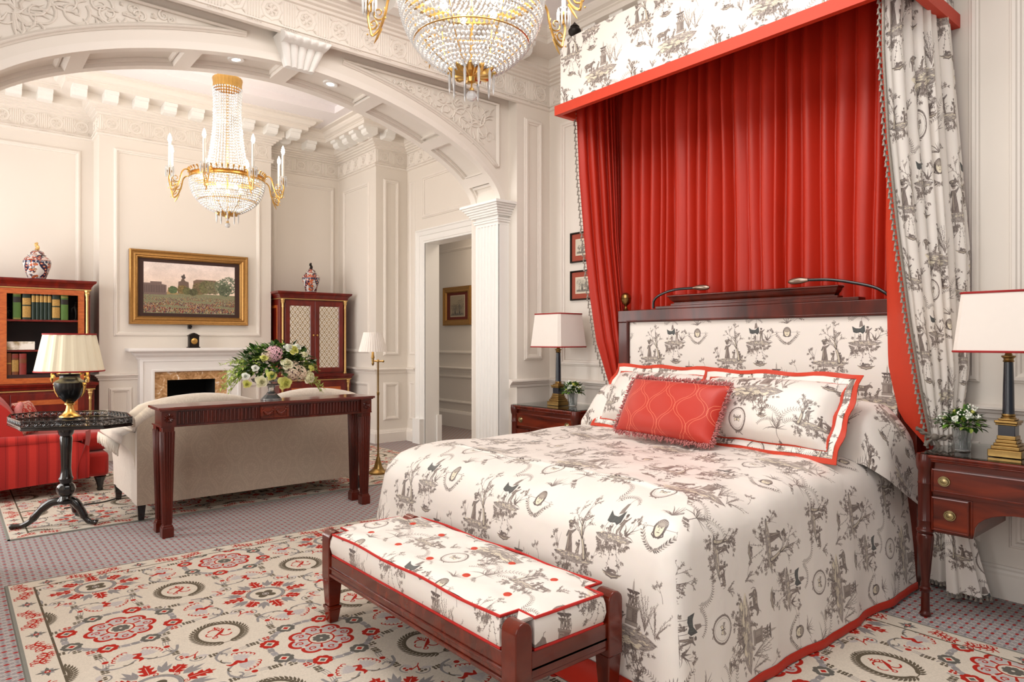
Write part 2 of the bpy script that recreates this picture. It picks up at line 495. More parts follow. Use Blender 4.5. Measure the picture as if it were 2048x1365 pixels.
def t_swing(c, x, y, s):
    for sg in (-1, 1):
        P = [(x + sg * .7 * s + sg * 2.0 * s * t, y + 9 * s * (1 - t)) for t in [i / 6 for i in range(7)]]
        c.line(P, .13, INK, .85)
        for px, py in P: c.leaf(px, py, .8, U(0, 6), .14, MID, .8); c.leaf(px, py, .7, U(0, 6), .14, INK, .8)
    c.poly([(x - 3.8 * s, y + .6 * s), (x + 3.8 * s, y + .6 * s), (x + 2.2 * s, y - .7 * s), (x, y - 1.1 * s), (x - 2.2 * s, y - .7 * s)], MID, .95)
    c.line([(x - 3.6 * s, y + .2 * s), (x, y - .5 * s), (x + 3.6 * s, y + .2 * s)], .28, WASH, .9)
    c.line([(x - 3.9 * s, y + .8 * s), (x, y - 1.2 * s), (x + 3.9 * s, y + .8 * s)], .16, INK, .9)
    c.ell(x - .8 * s, y + 1.1 * s, 1.5 * s, .55 * s, INK, .8, .2); c.ell(x + 1 * s, y + 1.2 * s, 1.0 * s, .5 * s, MID, .9, -.3)
    c.ell(x - 1.4 * s, y + 1.7 * s, .45 * s, .45 * s, INK, .9)
def t_wreath(c, x, y, r):
    c.ring(x, y, r, r * 1.2, .75, MID, .75); c.ring(x, y, r, r * 1.2, .15, INK, .9); c.ring(x, y, r * .8, r * 1.0, .1, INK, .8)
    for i in range(40):
        a = 2 * PI * i / 40; c.leaf(x + r * math.cos(a), y + r * 1.2 * math.sin(a), U(.7, 1.2), a + PI / 2 + U(-.7, .7), .16, rr.choice((INK, MID)), .85)
    for sg in (-1, 1):
        c.poly([(x, y + .2), (x + sg * 1.9, y + 1.7), (x + sg * 2.1, y + .4), (x + sg * .5, y - .1)], LITE, 1)
        c.poly([(x, y), (x + sg * 1.6, y - .3), (x + sg * 1.3, y - 1.6), (x + sg * .3, y - .8)], WASH, 1)
        c.line([(x, y + .2), (x + sg * 1.9, y + 1.7), (x + sg * 2.1, y + .4), (x + sg * .5, y), (x + sg * 1.6, y - .3), (x + sg * 1.3, y - 1.6), (x, y - .7)], .14, INK, .95)
        c.line([(x, y + .8), (x + sg * .6, y + 1.8)], .08, INK, .9)
    c.line([(x, y - 1.2), (x, y + 1.0)], .4, INK, 1)
    c.line([(x - 1.6, y - r * 1.3), (x, y - r * 1.15), (x + 1.6, y - r * 1.35)], .4, MID, .9)

def t_hang(c, x, y, w, n, L=2.6):
    for k in range(n): t_bough(c, x + U(-.5, .5) * w, y + U(-.3, .3), U(.5, 1) * L, -PI / 2 + U(-.5, .5), .16, 1)
def make_toile():
    c = Cv(61, 70, 16, (.935, .908, .878))
    # face medallion
    t_face(c, 49, 60.5, 1.22); t_grass(c, 49, 65.5, 5.5, 11, .4, PI - .4); t_bough(c, 53, 67, 3.5, .6, .2, 2)
    # tent and swing
    t_island(c, 31, 54.5, 17, 3.2, 18); t_tent(c, 29.5, 55.6, 1.08)
    t_bough(c, 37, 56, 4, 1.0, .2, 3); t_grass(c, 36.5, 55.6, 6.5, 8, .4, 1.9); t_hang(c, 31, 52.8, 13, 16); t_hang(c, 27, 52, 5, 6, 3.6)
    t_swing(c, 32, 41.5, 1.15); t_bough(c, 33, 49, 3, -.8, .16, 2)
    # woman, children and leaning tree
    t_island(c, 12.5, 43.5, 21, 3.6, 20); t_person(c, 9.8, 44.5, 10.8, skirt=True, basket=True)
    t_person(c, 14.2, 44.5, 5.8, arm=-1, lean=.15); t_person(c, 18.9, 43, 6.4, arm=-1, lean=-.1); t_tree(c, 18, 44, 23, .22)
    t_reeds(c, 3.8, 44.5, 7.5, 6, .35, False); t_bough(c, 4.5, 44.5, 4, 1.8, .16, 3); t_bough(c, 21.5, 44, 4, .8, .18, 2)
    t_hang(c, 12.5, 41.6, 17, 20, 3); t_swing(c, 12.5, 30, 1.0); t_bough(c, 10, 38, 4, -2.2, .25, 2); t_bough(c, 16, 39, 4, -1.0, .25, 2)
    # fountain with bull
    t_island(c, 40, 24, 28, 7.5, 26); t_island(c, 36, 21, 18, 5, 14); t_fountain(c, 42.5, 27.3, 1.18); t_bull(c, 25.6, 26.4, 1.15)
    t_reeds(c, 48.5, 27, 14, 11, .42); t_reeds(c, 53, 26, 10.5, 8, .5)
    t_person(c, 37, 25.6, 5.4, arm=1, lean=.3); t_person(c, 34.4, 25, 3.6, arm=1, lean=-.2)
    t_bough(c, 22, 25, 5, 2.2, .35, 3); t_reeds(c, 21.5, 25, 6, 5, .5)
    for k in range(14): c.ell(37 + U(-10, 10), 22.5 + U(-2, 1.6), U(.8, 2.4), U(.3, .8), WASH, .85, U(-.3, .3))
    for k in range(90):
        px, py = 38 + U(-11, 11), 22 + U(-3.0, 2.2); c.line([(px, py), (px + U(.6, 1.6), py + U(-.3, .3))], U(.08, .18), rr.choice((INK, DRK, MID)), .8)
    t_bough(c, 43, 21, 5, -1.2, .6, 3); t_bough(c, 36, 20, 5, -2.0, .5, 3); t_bough(c, 40, 20.5, 5, -1.5, .5, 3); t_hang(c, 38, 20, 20, 16, 3)
    # palm fronds, grass plant, butterfly wreath, small scene
    t_grass(c, 55.5, 4.5, 8, 13, .1, PI - .1); t_bough(c, 55.5, 5, 3.5, -1.6, .3, 2)
    t_frond(c, 57, 7, 9, 1.6, -2.6); t_frond(c, 57, 7, 8, 1.7, 2.3); t_frond(c, 58, 7, 6.5, .8, -1.9); t_frond(c, 57, 6, 6, 2.4, 1.6)
    t_wreath(c, 33.5, 7.2, 4.5)
    t_island(c, 10, 9, 16, 3.2, 16); t_person(c, 8, 9.8, 8.2, arm=1); t_person(c, 13.8, 9.4, 5.8, skirt=True, arm=-1)
    t_tree(c, 4.8, 9, 16, -.16); t_bull(c, 20.5, 9.0, .72, -1); t_hang(c, 10, 7.2, 13, 14, 2.6)
    t_reeds(c, 22, 13, 6, 5, .6); t_frond(c, 23, 66, 6, 1.2, 2.2); t_frond(c, 24, 66, 5, 1.0, -2.0)
    t_person(c, 46.5, 9.5, 4.4, arm=1); t_swing(c, 47, 9.5, .75); t_bough(c, 55, 38, 4, 1.9, .2, 2)
    n = vnoise(c.H, c.W, 5, 4, 5, 3)[..., None]
    c.a *= 1 - .025 * n
    return c.image('toile_print')

# ---------------------------------------------------------------- rug
RD = (.66, .16, .12); GY = (.53, .515, .51); LG = (.71, .68, .67); BR = (.36, .325, .27); CR = (.80, .762, .705); DG = (.38, .37, .345)
def r_flower(c, x, y, r, col, cen, n=8):
    for i in range(n):
        a = 2 * PI * i / n; c.ell(x + r * .62 * math.cos(a), y + r * .62 * math.sin(a), r * .34, r * .34, col)
    c.ell(x, y, r * .7, r * .7, col); c.poly([(x - r * .55, y), (x, y + r * .55), (x + r * .55, y), (x, y - r * .55)], CR)
    c.poly([(x - r * .32, y), (x, y + r * .32), (x + r * .32, y), (x, y - r * .32)], cen)
def r_wreath(c, X, Y):
    x = y = 0; c.tr(X, Y, .80); R0 = 25.5
    for i in range(36):
        a = 2 * PI * i / 36
        for q, rad in ((1, R0 + 1.2), (-1, R0 - 1.2)):
            c.leaf(x + rad * math.cos(a), y + rad * math.sin(a), 5.6, a + PI / 2 + q * .5, 1.5, GY if i % 2 else (.58, .565, .565))
    for i in range(8):
        a = 2 * PI * i / 8 + PI / 8
        r_flower(c, x + R0 * math.cos(a), y + R0 * math.sin(a), 5.2, RD if i % 2 else DG, DG if i % 2 else RD)
    for i in range(8):
        a = 2 * PI * i / 8
        c.ell(x + 11.2 * math.cos(a), y + 11.2 * math.sin(a), 4.0, 4.0, LG)
    for i in range(8):
        a = 2 * PI * i / 8
        cx, cy = x + 11.8 * math.cos(a), y + 11.8 * math.sin(a)
        c.arc(cx, cy, 4.6, a - 1.25, a + 1.25, 1.9, RD); c.spiral(cx + .5, cy, .4, 2.2, a, 1.0, .7, RD)
        c.line([(x + 7 * math.cos(a + .39), y + 7 * math.sin(a + .39)), (x + 10.5 * math.cos(a + .39), y + 10.5 * math.sin(a + .39))], [.9, 1.5], RD)
    c.ring(x, y, 6.4, 6.4, .9, RD); c.ell(x, y, 5.6, 5.6, CR)
    for i in range(8):
        a = 2 * PI * i / 8; c.ell(x + 3.1 * math.cos(a), y + 3.1 * math.sin(a), 1.5, 1.5, DG)
    c.ell(x, y, 2.4, 2.4, DG); c.ell(x, y, .8, .8, CR); c.tr(0, 0)
def r_star(c, X, Y):
    x = y = 0; c.tr(X, Y, .80)
    for i in range(8):
        a = 2 * PI * i / 8 + PI / 8
        for q in (-.35, 0, .35): c.leaf(x + 13.5 * math.cos(a), y + 13.5 * math.sin(a), 9 if q else 12, a + q, 1.3, GY)
    for i in range(8):
        a = 2 * PI * i / 8
        L = 13 if i % 2 == 0 else 9
        bx, by = x + 13 * math.cos(a), y + 13 * math.sin(a)
        c.leaf(bx, by, L, a, 1.9, RD)
        for q in (-1, 1):
            for t, l in ((.05, 5.0), (.38, 4.6), (.66, 3.4)):
                c.leaf(bx + L * t * math.cos(a), by + L * t * math.sin(a), l, a + q * .95, 1.25, RD)
        c.line([(bx + 1 * math.cos(a), by + math.sin(a)), (bx + L * .7 * math.cos(a), by + L * .7 * math.sin(a))], .35, CR)
        c.spiral(bx - 2.4 * math.cos(a + 1.2), by - 2.4 * math.sin(a + 1.2), .5, 1.5, a, 1, .5, RD)
    c.ring(x, y, 10.0, 10.0, 1.7, GY); c.ell(x, y, 9.0, 9.0, CR); c.ring(x, y, 11.2, 11.2, .45, DG)
    for i in range(4):
        a = PI / 4 + PI / 2 * i; c.ell(x + 3.3 * math.cos(a), y + 3.3 * math.sin(a), 3.1, 2.6, BR, 1, a)
    c.ell(x, y, 3, 3, BR); c.ring(x, y, 1.8, 1.8, .5, LG); c.ell(x, y, .9, .9, LG); c.tr(0, 0)
def r_laurel(c, X, Y):
    x = y = 0; c.tr(X, Y, .86); ns = 20
    for i in range(ns):
        a = -PI / 2 + .12 + (PI - .2) * i / (ns - 1)
        for sg in (1, -1):
            px, py = sg * 11.2 * math.cos(a), 12.6 * math.sin(a)
            t = math.atan2(12.6 * math.cos(a), -sg * 11.2 * math.sin(a))
            for q in (-.62, .62): c.leaf(px, py, 4.1, t + q, .62, BR)
    c.arc(0, 0, 11.2, -PI / 2, PI * 1.5, .45, BR, ry=12.6, n=40)
    c.line([(x - 3, y - 3), (x + .5, y), (x + 3, y + 3.5)], [.8, 2.0, .8], RD)
    c.arc(x - 2, y + 2.5, 2.6, 0, 2.6, .8, RD); c.arc(x + 2.5, y - 2, 2.6, PI, PI + 2.6, .8, RD); c.spiral(x + 1, y + 5, .4, 1.6, 0, 1, .6, RD); c.spiral(x - 3.5, y - 4.2, .4, 1.6, 1, 1, .6, RD)
    c.ell(x + 5, y + 1, .8, .8, RD); c.arc(x - 4, y, 2.2, 2, 4.5, .6, RD); c.line([(-.5, 5.5), (0, 8)], .7, RD); c.line([(-1.3, 6.7), (1.3, 6.9)], .6, RD)
    c.tr(X, Y, .95)
    for i in range(4):   # ring of small florets with thin lines round the laurel
        a = PI / 2 * i; c.ell(21.5 * math.cos(a), 22.3 * math.sin(a), 1.25, 1.25, RD)
        for t in (-.36, .36):
            px, py = 21.5 * math.cos(a + t), 22.3 * math.sin(a + t)
            for d in (-1.35, 1.35):
                for dx, dy in ((-1, -1), (1, -1), (-1, 1), (1, 1)):
                    qx, qy = px + d * math.cos(a + PI / 2), py + d * math.sin(a + PI / 2)
                    c.ell(qx + dx * .75, qy + dy * .75, .8, .6, BR, 1, a)
        for k in (-1, 0, 1):
            rad = 21.5 + k * 1.0
            c.arc(x, y, rad, a - .28, a - .08, .3, GY, ry=rad + .8); c.arc(x, y, rad, a + .08, a + .28, .3, GY, ry=rad + .8)
        for q, col in ((-1, RD), (1, BR)):
            px, py = 23.2 * math.cos(a + PI / 4 + q * .13), 24 * math.sin(a + PI / 4 + q * .13)
            for dx, dy in ((-1, -1), (1, -1), (-1, 1), (1, 1)): c.ell(px + dx * .85, py + dy * .85, .85, .65, col, 1, .5)
            c.arc(px, py, 3.0, a - 1 + q, a + 2 + q, .6, GY)
    c.tr(0, 0)
def r_join(c, x, y, rot):
    """red S-scroll with pale fans between two motifs; local +y points to the wreath"""
    c.tr(x, y, .66, rot)
    for q in (-1, 1):
        for k in range(6): c.leaf(1.5 * q, 2, 10.5, PI / 2 - q * (.35 + k * .22), 1.5, LG)
        for k in range(5):
            a = PI / 2 - q * (.4 + k * .26); c.arc(1.5 * q + 10.6 * math.cos(a), 2 + 10.6 * math.sin(a), 1.5, a - 1.7, a + 1.7, .75, RD)
        P = smoothpath([(q * 2, -2, 0), (q * 7, -6, 0), (q * 14, -6.5, 0), (q * 20, -2, 0), (q * 22, 4, 0)], 5)
        c.line([(v[0], v[1]) for v in P], [1.2] * 10 + [1.7] * 11, GY)
        c.arc(q * 15, -3.2, 3, -.3 if q > 0 else PI - 2.2, 2.5 if q > 0 else PI + .3, 1.1, GY)
        c.arc(q * 6.5, -2.2, 3.6, -2.4 if q > 0 else -PI + .9, -.9 if q > 0 else -.7, .8, BR)
    c.line([(-1.5, 7), (1.6, 5.6), (.6, 3.4), (-1.6, 1.8), (.6, -.4), (1.2, -2.6), (-.6, -4.5)], [1.2, 2.2, 2.9, 2.7, 2.7, 2.2, .8], RD)
    c.tr(0, 0)
def make_rug():
    c = Cv(125, 129, 10, CR)
    for i in range(2):
        for j in range(2):
            r_laurel(c, 31.25 + i * 62.5, 32.25 + j * 64.5)
    # joins sit between a star at one end and a wreath at the other
    for i in range(2):
        for j in range(2):
            star = (i + j) % 2 == 0
            X, Y = i * 62.5, j * 64.5
            r_join(c, X + (27.5 if star else 35.0), Y, -PI / 2 if star else PI / 2)
            r_join(c, X, Y + (28.5 if star else 36.0), 0 if star else PI)
    for i in range(2):
        for j in range(2):
            x, y = i * 62.5, j * 64.5
            (r_star if (i + j) % 2 == 0 else r_wreath)(c, x, y)
            if (i + j) % 2 == 0:
                for k in range(4):
                    a = PI / 4 + k * PI / 2; c.tr(x + 23.5 * math.cos(a), y + 23.5 * math.sin(a), 1, a)
                    c.line([(-1.5, -1.6), (1.8, 0), (-1.5, 1.6)], .55, RD); c.line([(1.8, 0), (4, .2)], .4, RD)
                    for q in (-1, 1): c.leaf(0, q * 1.5, 5, q * 1.1, 1.1, LG)
                    c.tr(0, 0)
    n = vnoise(c.H, c.W, 300, 300, 1, 1)[..., None]
    c.a *= .95 + .07 * n
    return c.image('rug_field_print')
def make_rug_border():
    c = Cv(42, 11, 16, CR)
    c.line([(0, .5), (42, .5)], 1.0, BR); 
    for k in range(2):
        x = 8 + k * 13.5
        sg = 1 if k == 0 else -1
        P = [(x - 6 + i, 5.3 + 1.6 * sg * math.sin(i / 12 * 2 * PI)) for i in range(13)]
        c.line(P, [.5] + [.8] * 11 + [.4], RD)
        for i in range(2, 12, 2):
            for q in (-1, 1):
                c.leaf(P[i][0], P[i][1], 3.0, q * (PI / 2 - .5 * sg), .5, RD); c.arc(P[i][0] + .6, P[i][1] + q * 2.5, .9, 0, 4, .45, RD)
    for dx in range(8):
        a = dx * PI / 4; c.leaf(35.5, 5.4, 4.2 if dx % 2 == 0 else 3.2, a, .75, DG if dx % 2 == 0 else GY)
    c.ell(35.5, 5.4, 1.1, 1.1, RD); c.ell(35.5, 5.4, .5, .5, CR)
    n = vnoise(c.H, c.W, 60, 200, 1, 1)[..., None]; c.a *= .94 + .08 * n
    return c.image('rug_border_print')
def make_carpet():
    c = Cv(7, 7, 20, (.585, .560, .560))
    for k in range(-1, 3):
        for d in (-1, 1):
            c.wrap = True
            c.line([(k * 3.5 - 3.5, 0 if d > 0 else 7), (k * 3.5 + 3.5, 7 if d > 0 else 0)], .62, (.70, .675, .66))
    for x, y in ((0, 0), (3.5, 3.5)):
        c.ell(x, y, 1.05, .7, (.62, .15, .15))
    for x, y in ((3.5, 0), (0, 3.5)):
        c.ell(x, y, .8, .5, (.47, .47, .50))
    n = vnoise(c.H, c.W, 28, 28, 2, 1)[..., None]; c.a *= .93 + .1 * n
    return c.image('carpet_print')

def make_stripe():
    c = Cv(13, 4, 40, (.62, .11, .085))
    c.poly([(0, 0), (5, 0), (5, 4), (0, 4)], (.70, .16, .125))
    for x in (.15, 4.85, 6.1, 11.9): c.line([(x, -1), (x, 5)], .12, (.42, .05, .05))
    c.poly([(6.2, 0), (11.8, 0), (11.8, 4), (6.2, 4)], (.53, .085, .065))
    for k in range(-1, 9):
        for q in (-1, 1):
            c.line([(9, k * .5), (9 + q * 2.3, k * .5 + 1.0)], .16, (.72, .14, .12)); 
    return c.image('stripe_print')
def make_damask(base=(.70, .635, .565), A=(.735, .67, .595)):
    c = Cv(22, 34, 16, base)
    for ox, oy in ((0, 0), (11, 17)):
        for sc_, w in ((1, .5), (.86, .25), (.62, .4), (.4, .25)):
            P = []
            for i in range(37):
                t = 2 * PI * i / 36; P.append((ox + 8.6 * sc_ * math.sin(t) * (1 - .35 * math.cos(t)), oy - 13.5 * sc_ * math.cos(t)))
            c.line(P, w, A)
        for i in range(14):
            a = 2 * PI * i / 14; c.leaf(ox + 2 * math.cos(a), oy + 3 * math.sin(a), 3.4, a, .5, A)
        for i in range(30):
            t = 2 * PI * i / 30; px = ox + 8.6 * .93 * math.sin(t) * (1 - .35 * math.cos(t)); py = oy - 13.5 * .93 * math.cos(t)
            c.leaf(px, py, 1.3, t * 1.0, .25, A)
    n = vnoise(c.H, c.W, 170, 110, 4, 1)[..., None]; c.a *= .95 + .08 * n
    return c.image('damask_print')
def make_ogee():
    c = Cv(12, 13, 24, (.745, .175, .105))
    for k in range(-1, 4):
        for o in (-.62, .62):
            sg = 1 if k % 2 else -1
            P = []
            for i in range(53):
                y = -1 + 15 * i / 52; w_ = math.sin(2 * PI * y / 13)
                P.append((k * 6 + sg * 2.55 * (abs(w_) ** .8) * (1 if w_ > 0 else -1) + o, y))
            c.line(P, .11, (.93, .52, .40))
    return c.image('ogee_print')
def make_paisley():
    c = Cv(20, 20, 20, (.66, .17, .14))
    q = random.Random(5)
    for k in range(16):
        x, y, a = q.uniform(0, 20), q.uniform(0, 20), q.uniform(0, 6)
        c.tr(x, y, q.uniform(.7, 1.2), a)
        for s_, col in ((1, (.88, .74, .66)), (.78, (.55, .2, .2)), (.55, (.86, .6, .5)), (.3, (.45, .4, .5))):
            c.poly([(3 * s_ * math.cos(t) * (1 if t < PI else .6), 2 * s_ * math.sin(t) + (1.2 * s_ if t > 5 else 0)) for t in [i * 2 * PI / 16 for i in range(16)]], col)
    c.tr(0, 0)
    for k in range(60): c.spiral(q.uniform(0, 20), q.uniform(0, 20), .1, q.uniform(.4, .9), q.uniform(0, 6), 1.2, .14, (.9, .78, .7))
    return c.image('paisley_print')
def make_imari(seed=1):
    """wraps once round a jar: u 0..1, v 0..1 from foot to lid"""
    c = Cv(60, 34, 14, (.87, .85, .83)); q = random.Random(seed)
    NB = (.10, .12, .26); RE = (.74, .33, .20); GD = (.70, .48, .20)
    for k in range(8):
        x = 3.75 + 7.5 * k
        pts = []
        for i in range(21):
            t = i / 20; pts.append((x + 3.2 * math.sin(t * 6.5 + k), t * 34))
        if k % 2 == 0:
            c.line(pts, [3.9 + 1.5 * math.sin(i * .8) for i in range(21)], NB)
            for i in range(0, 21, 2):
                for m in range(8): c.ell(pts[i][0] + .8 * math.cos(m * PI / 4), pts[i][1] + .8 * math.sin(m * PI / 4), .4, .4, RE)
                c.ell(pts[i][0], pts[i][1], .6, .6, (.9, .75, .6))
        else:
            for i in range(60):
                xx, yy = x + q.uniform(-3.2, 3.2), q.uniform(2, 30)
                c.tr(xx, yy, 1, q.uniform(0, 6))
                if q.random() < .25:
                    for m in range(6): c.ell(1.0 * math.cos(m * PI / 3), 1.0 * math.sin(m * PI / 3), .7, .6, RE)
                    c.ell(0, 0, .5, .5, GD)
                else:
                    for m in range(4): c.leaf(m * .5, 0, 1.6, q.uniform(-1, 1), .35, NB if q.random() < .7 else GD)
                c.tr(0, 0)
    for v, col in ((24.2, NB), (25.2, RE), (1.5, NB), (28, RE)):
        c.line([(-1, v), (61, v)], .7, col)
    for k in range(20):
        c.ell(1.5 + 3 * k, 30, 1.2, 1.0, RE if k % 2 else NB); c.ell(3 * k, 22.5, 1.2, 1.4, NB)
    return c.image('porcelain_print')
def make_painting():
    W, H = 118, 66
    c = Cv(W, H, 9, (.62, .60, .58)); c.wrap = False
    h, w = c.H, c.W
    yy = np.linspace(0, 1, h)[:, None, None]; n = vnoise(h, w, 4, 5, 9, 5)[..., None]
    sky = np.array((.95, .88, .80)) * (1 - (yy - .4)) + np.array((.84, .84, .86)) * (yy - .4)
    c.a[:] = sky * (.82 + .35 * n); c.a[:, :, 0] += .03
    q = random.Random(4)
    c.poly([(0, 0), (W, 0), (W, 26), (0, 28)], (.52, .52, .40))
    c.poly([(0, 24), (0, 39), (8, 39), (8, 41), (22, 41), (22, 38), (28, 37), (28, 24)], (.47, .39, .37))
    for k in range(13): c.line([(1.5 + 2 * k, 27), (1.5 + 2 * k, 36)], .7, (.32, .26, .25))
    c.poly([(28, 25), (30, 34), (36, 33), (40, 29), (44, 25)], (.66, .55, .38))
    c.poly([(62, 26), (62, 44), (66, 46), (92, 46), (92, 28)], (.50, .40, .34))
    for k in range(9): c.line([(64 + 3 * k, 30), (64 + 3 * k, 42)], .8, (.36, .28, .24))
    c.poly([(42, 27), (43, 42), (46, 43), (47, 46), (50, 46), (52, 43), (56, 42), (57, 27)], (.44, .36, .32))
    c.ell(49.5, 48, 2.6, 2.2, (.33, .29, .28)); c.ell(50, 50.6, 1.2, 1.8, (.36, .32, .30)); c.ell(47.6, 49.5, 1.6, .8, (.33, .29, .28), 1, .6)
    def tree(x, y, r, col):
        for k in range(260):
            a = q.uniform(0, 6.3); d = r * q.random() ** .5; l = q.uniform(.75, 1.25)
            c.ell(x + d * math.cos(a), y + d * .9 * math.sin(a), q.uniform(.5, 1.6), q.uniform(.4, 1.1), tuple(v * l for v in col), .7)
    for x, y, r, col in ((36, 31, 5, (.33, .40, .26)), (48, 32, 6, (.50, .42, .25)), (54, 30, 5, (.38, .38, .24)), (70, 34, 9, (.44, .38, .26)), (80, 36, 10, (.42, .42, .28)), (90, 36, 10, (.46, .44, .33)), (100, 38, 10, (.42, .45, .35)), (110, 40, 13, (.40, .44, .36)), (104, 33, 9, (.33, .37, .28)), (62, 29, 5, (.33, .33, .22))): tree(x, y, r, col)
    pal = [(.55, .12, .12), (.5, .1, .14), (.16, .13, .18), (.78, .70, .62), (.2, .16, .3), (.35, .15, .12), (.75, .62, .3)]
    for k in range(4200):
        y = 24 * (1 - q.random() ** .75) + 1; x = q.uniform(0, W)
        if math.sin(x * .09 + y * .5) + math.sin(y * .9) > .75 and y > 4: continue
        if y < 6 and q.random() < .6: continue
        s_ = .3 + (26 - y) * .032
        c.ell(x, y, s_ * .42, s_ * .9, q.choice(pal), .9, 0, 8); 
        if q.random() < .5: c.ell(x, y + s_ * 1.0, s_ * .3, s_ * .3, (.75, .58, .48), .9, 0, 6)
    c.a *= (.92 + .12 * vnoise(h, w, 120, 200, 3, 2)[..., None])
    return c.image('crowd_landscape_print')
def make_print(seed, Wc=22, Hc=15, base=(.80, .77, .70)):
    c = Cv(Wc, Hc, 22, base); c.wrap = False; q = random.Random(seed); D = (.22, .20, .19)
    c.poly([(1, 1), (Wc - 1, 1), (Wc - 1, 3.4), (1, 3.0)], (.5, .47, .43), .8)
    for k in range(5):
        x = Wc * (.18 + .16 * k); y = 3
        hh = q.uniform(.45, .85) * Hc
        for m in range(150):
            a = q.uniform(0, 6.3); d = q.random() ** .5 * hh * .32
            px, py = x + d * math.cos(a) * .8, y + hh * .55 + d * math.sin(a)
            if 1 < px < Wc - 1 and py < Hc - 1: c.line([(px, py), (px + q.uniform(-.5, .5), py + q.uniform(-.4, .4))], .16, D, .6)
        c.line([(x, y - .5), (x + q.uniform(-.4, .4), y + hh * .5)], [.6, .2], D, .9)
        if k % 2: c.poly([(x - 1.5, 3), (x - 1.5, hh * .7), (x, hh * .8), (x + 1.5, hh * .7), (x + 1.5, 3)], (.42, .40, .37), .6); c.ell(x, 4, .6, 1.6, D, .8)
    for m in range(240):
        px = q.uniform(1, Wc - 2); py = q.uniform(1, 3.2); c.line([(px, py), (px + q.uniform(.3, 1), py + q.uniform(-.1, .1))], .1, D, .7)
    for k in range(6): c.line([(q.uniform(2, Wc - 2), 1.6), (q.uniform(2, Wc - 2) * 0 + q.uniform(2, Wc - 2), 1.7)], .1, D, .3)
    return c.image('engraving_print')
# ---------------------------------------------------------------- materials
def lin(c):
    return tuple((x / 12.92 if x <= .04045 else ((x + .055) / 1.055) ** 2.4) for x in c) + (1.0,)
def newmat(name):
    m = bpy.data.materials.new(name); m.use_nodes = True
    nt = m.node_tree; b = nt.nodes['Principled BSDF']
    return m, nt, b
def S(b, **k):
    for n, v in k.items():
        n = n.replace('_', ' ')
        if n in b.inputs: b.inputs[n].default_value = v
def N(nt, t, **k):
    n = nt.nodes.new(t)
    for a, v in k.items():
        if hasattr(n, a): setattr(n, a, v)
    return n
def plain(name, col, rough=.5, metal=0.0, noise=.04, nscale=30, bump=0.0, bscale=200, sheen=0.0, coat=0.0, spec=.5, trans=0.0, ior=1.45, sss=0.0):
    """flat colour broken up by a faint procedural variation"""
    m, nt, b = newmat(name); c = lin(col)
    S(b, Roughness=rough, Metallic=metal, Sheen_Weight=sheen, Coat_Weight=coat, Coat_Roughness=.08, Specular_IOR_Level=spec, Transmission_Weight=trans, IOR=ior)
    tc = N(nt, 'ShaderNodeTexCoord'); no = N(nt, 'ShaderNodeTexNoise'); no.inputs['Scale'].default_value = nscale; no.inputs['Detail'].default_value = 3
    nt.links.new(tc.outputs['Object'], no.inputs['Vector'])
    mx = N(nt, 'ShaderNodeMix', data_type='RGBA'); mx.inputs['A'].default_value = tuple(x * (1 - noise) for x in c[:3]) + (1,)
    mx.inputs['B'].default_value = tuple(min(1, x * (1 + noise)) for x in c[:3]) + (1,)
    nt.links.new(no.outputs['Fac'], mx.inputs['Factor']); nt.links.new(mx.outputs['Result'], b.inputs['Base Color'])
    if bump:
        n2 = N(nt, 'ShaderNodeTexNoise'); n2.inputs['Scale'].default_value = bscale; nt.links.new(tc.outputs['Object'], n2.inputs['Vector'])
        bp = N(nt, 'ShaderNodeBump'); bp.inputs['Strength'].default_value = bump; bp.inputs['Distance'].default_value = .002
        nt.links.new(n2.outputs['Fac'], bp.inputs['Height']); nt.links.new(bp.outputs['Normal'], b.inputs['Normal'])
    return m
def printed(name, im, tw, th, rough=.6, sheen=0.0, rot=0, bump=0.0, off=(0, 0), spec=.5, coat=0.0, ext='REPEAT'):
    """woven or printed pattern; UVs are metres, one repeat is tw x th metres"""
    m, nt, b = newmat(name); S(b, Roughness=rough, Sheen_Weight=sheen, Specular_IOR_Level=spec, Coat_Weight=coat, Coat_Roughness=.1)
    uv = N(nt, 'ShaderNodeUVMap'); mp = N(nt, 'ShaderNodeMapping')
    mp.inputs['Scale'].default_value = (1 / tw, 1 / th, 1); mp.inputs['Rotation'].default_value = (0, 0, rot); mp.inputs['Location'].default_value = (off[0], off[1], 0)
    t = N(nt, 'ShaderNodeTexImage'); t.image = im; t.interpolation = 'Linear'; t.extension = ext
    nt.links.new(uv.outputs['UV'], mp.inputs['Vector']); nt.links.new(mp.outputs['Vector'], t.inputs['Vector']); nt.links.new(t.outputs['Color'], b.inputs['Base Color'])
    if bump:
        tc = N(nt, 'ShaderNodeTexCoord'); n2 = N(nt, 'ShaderNodeTexNoise'); n2.inputs['Scale'].default_value = 9; n2.inputs['Detail'].default_value = 2
        nt.links.new(tc.outputs['Object'], n2.inputs['Vector'])
        bp = N(nt, 'ShaderNodeBump'); bp.inputs['Strength'].default_value = bump; bp.inputs['Distance'].default_value = .02
        nt.links.new(n2.outputs['Fac'], bp.inputs['Height']); nt.links.new(bp.outputs['Normal'], b.inputs['Normal'])
    return m
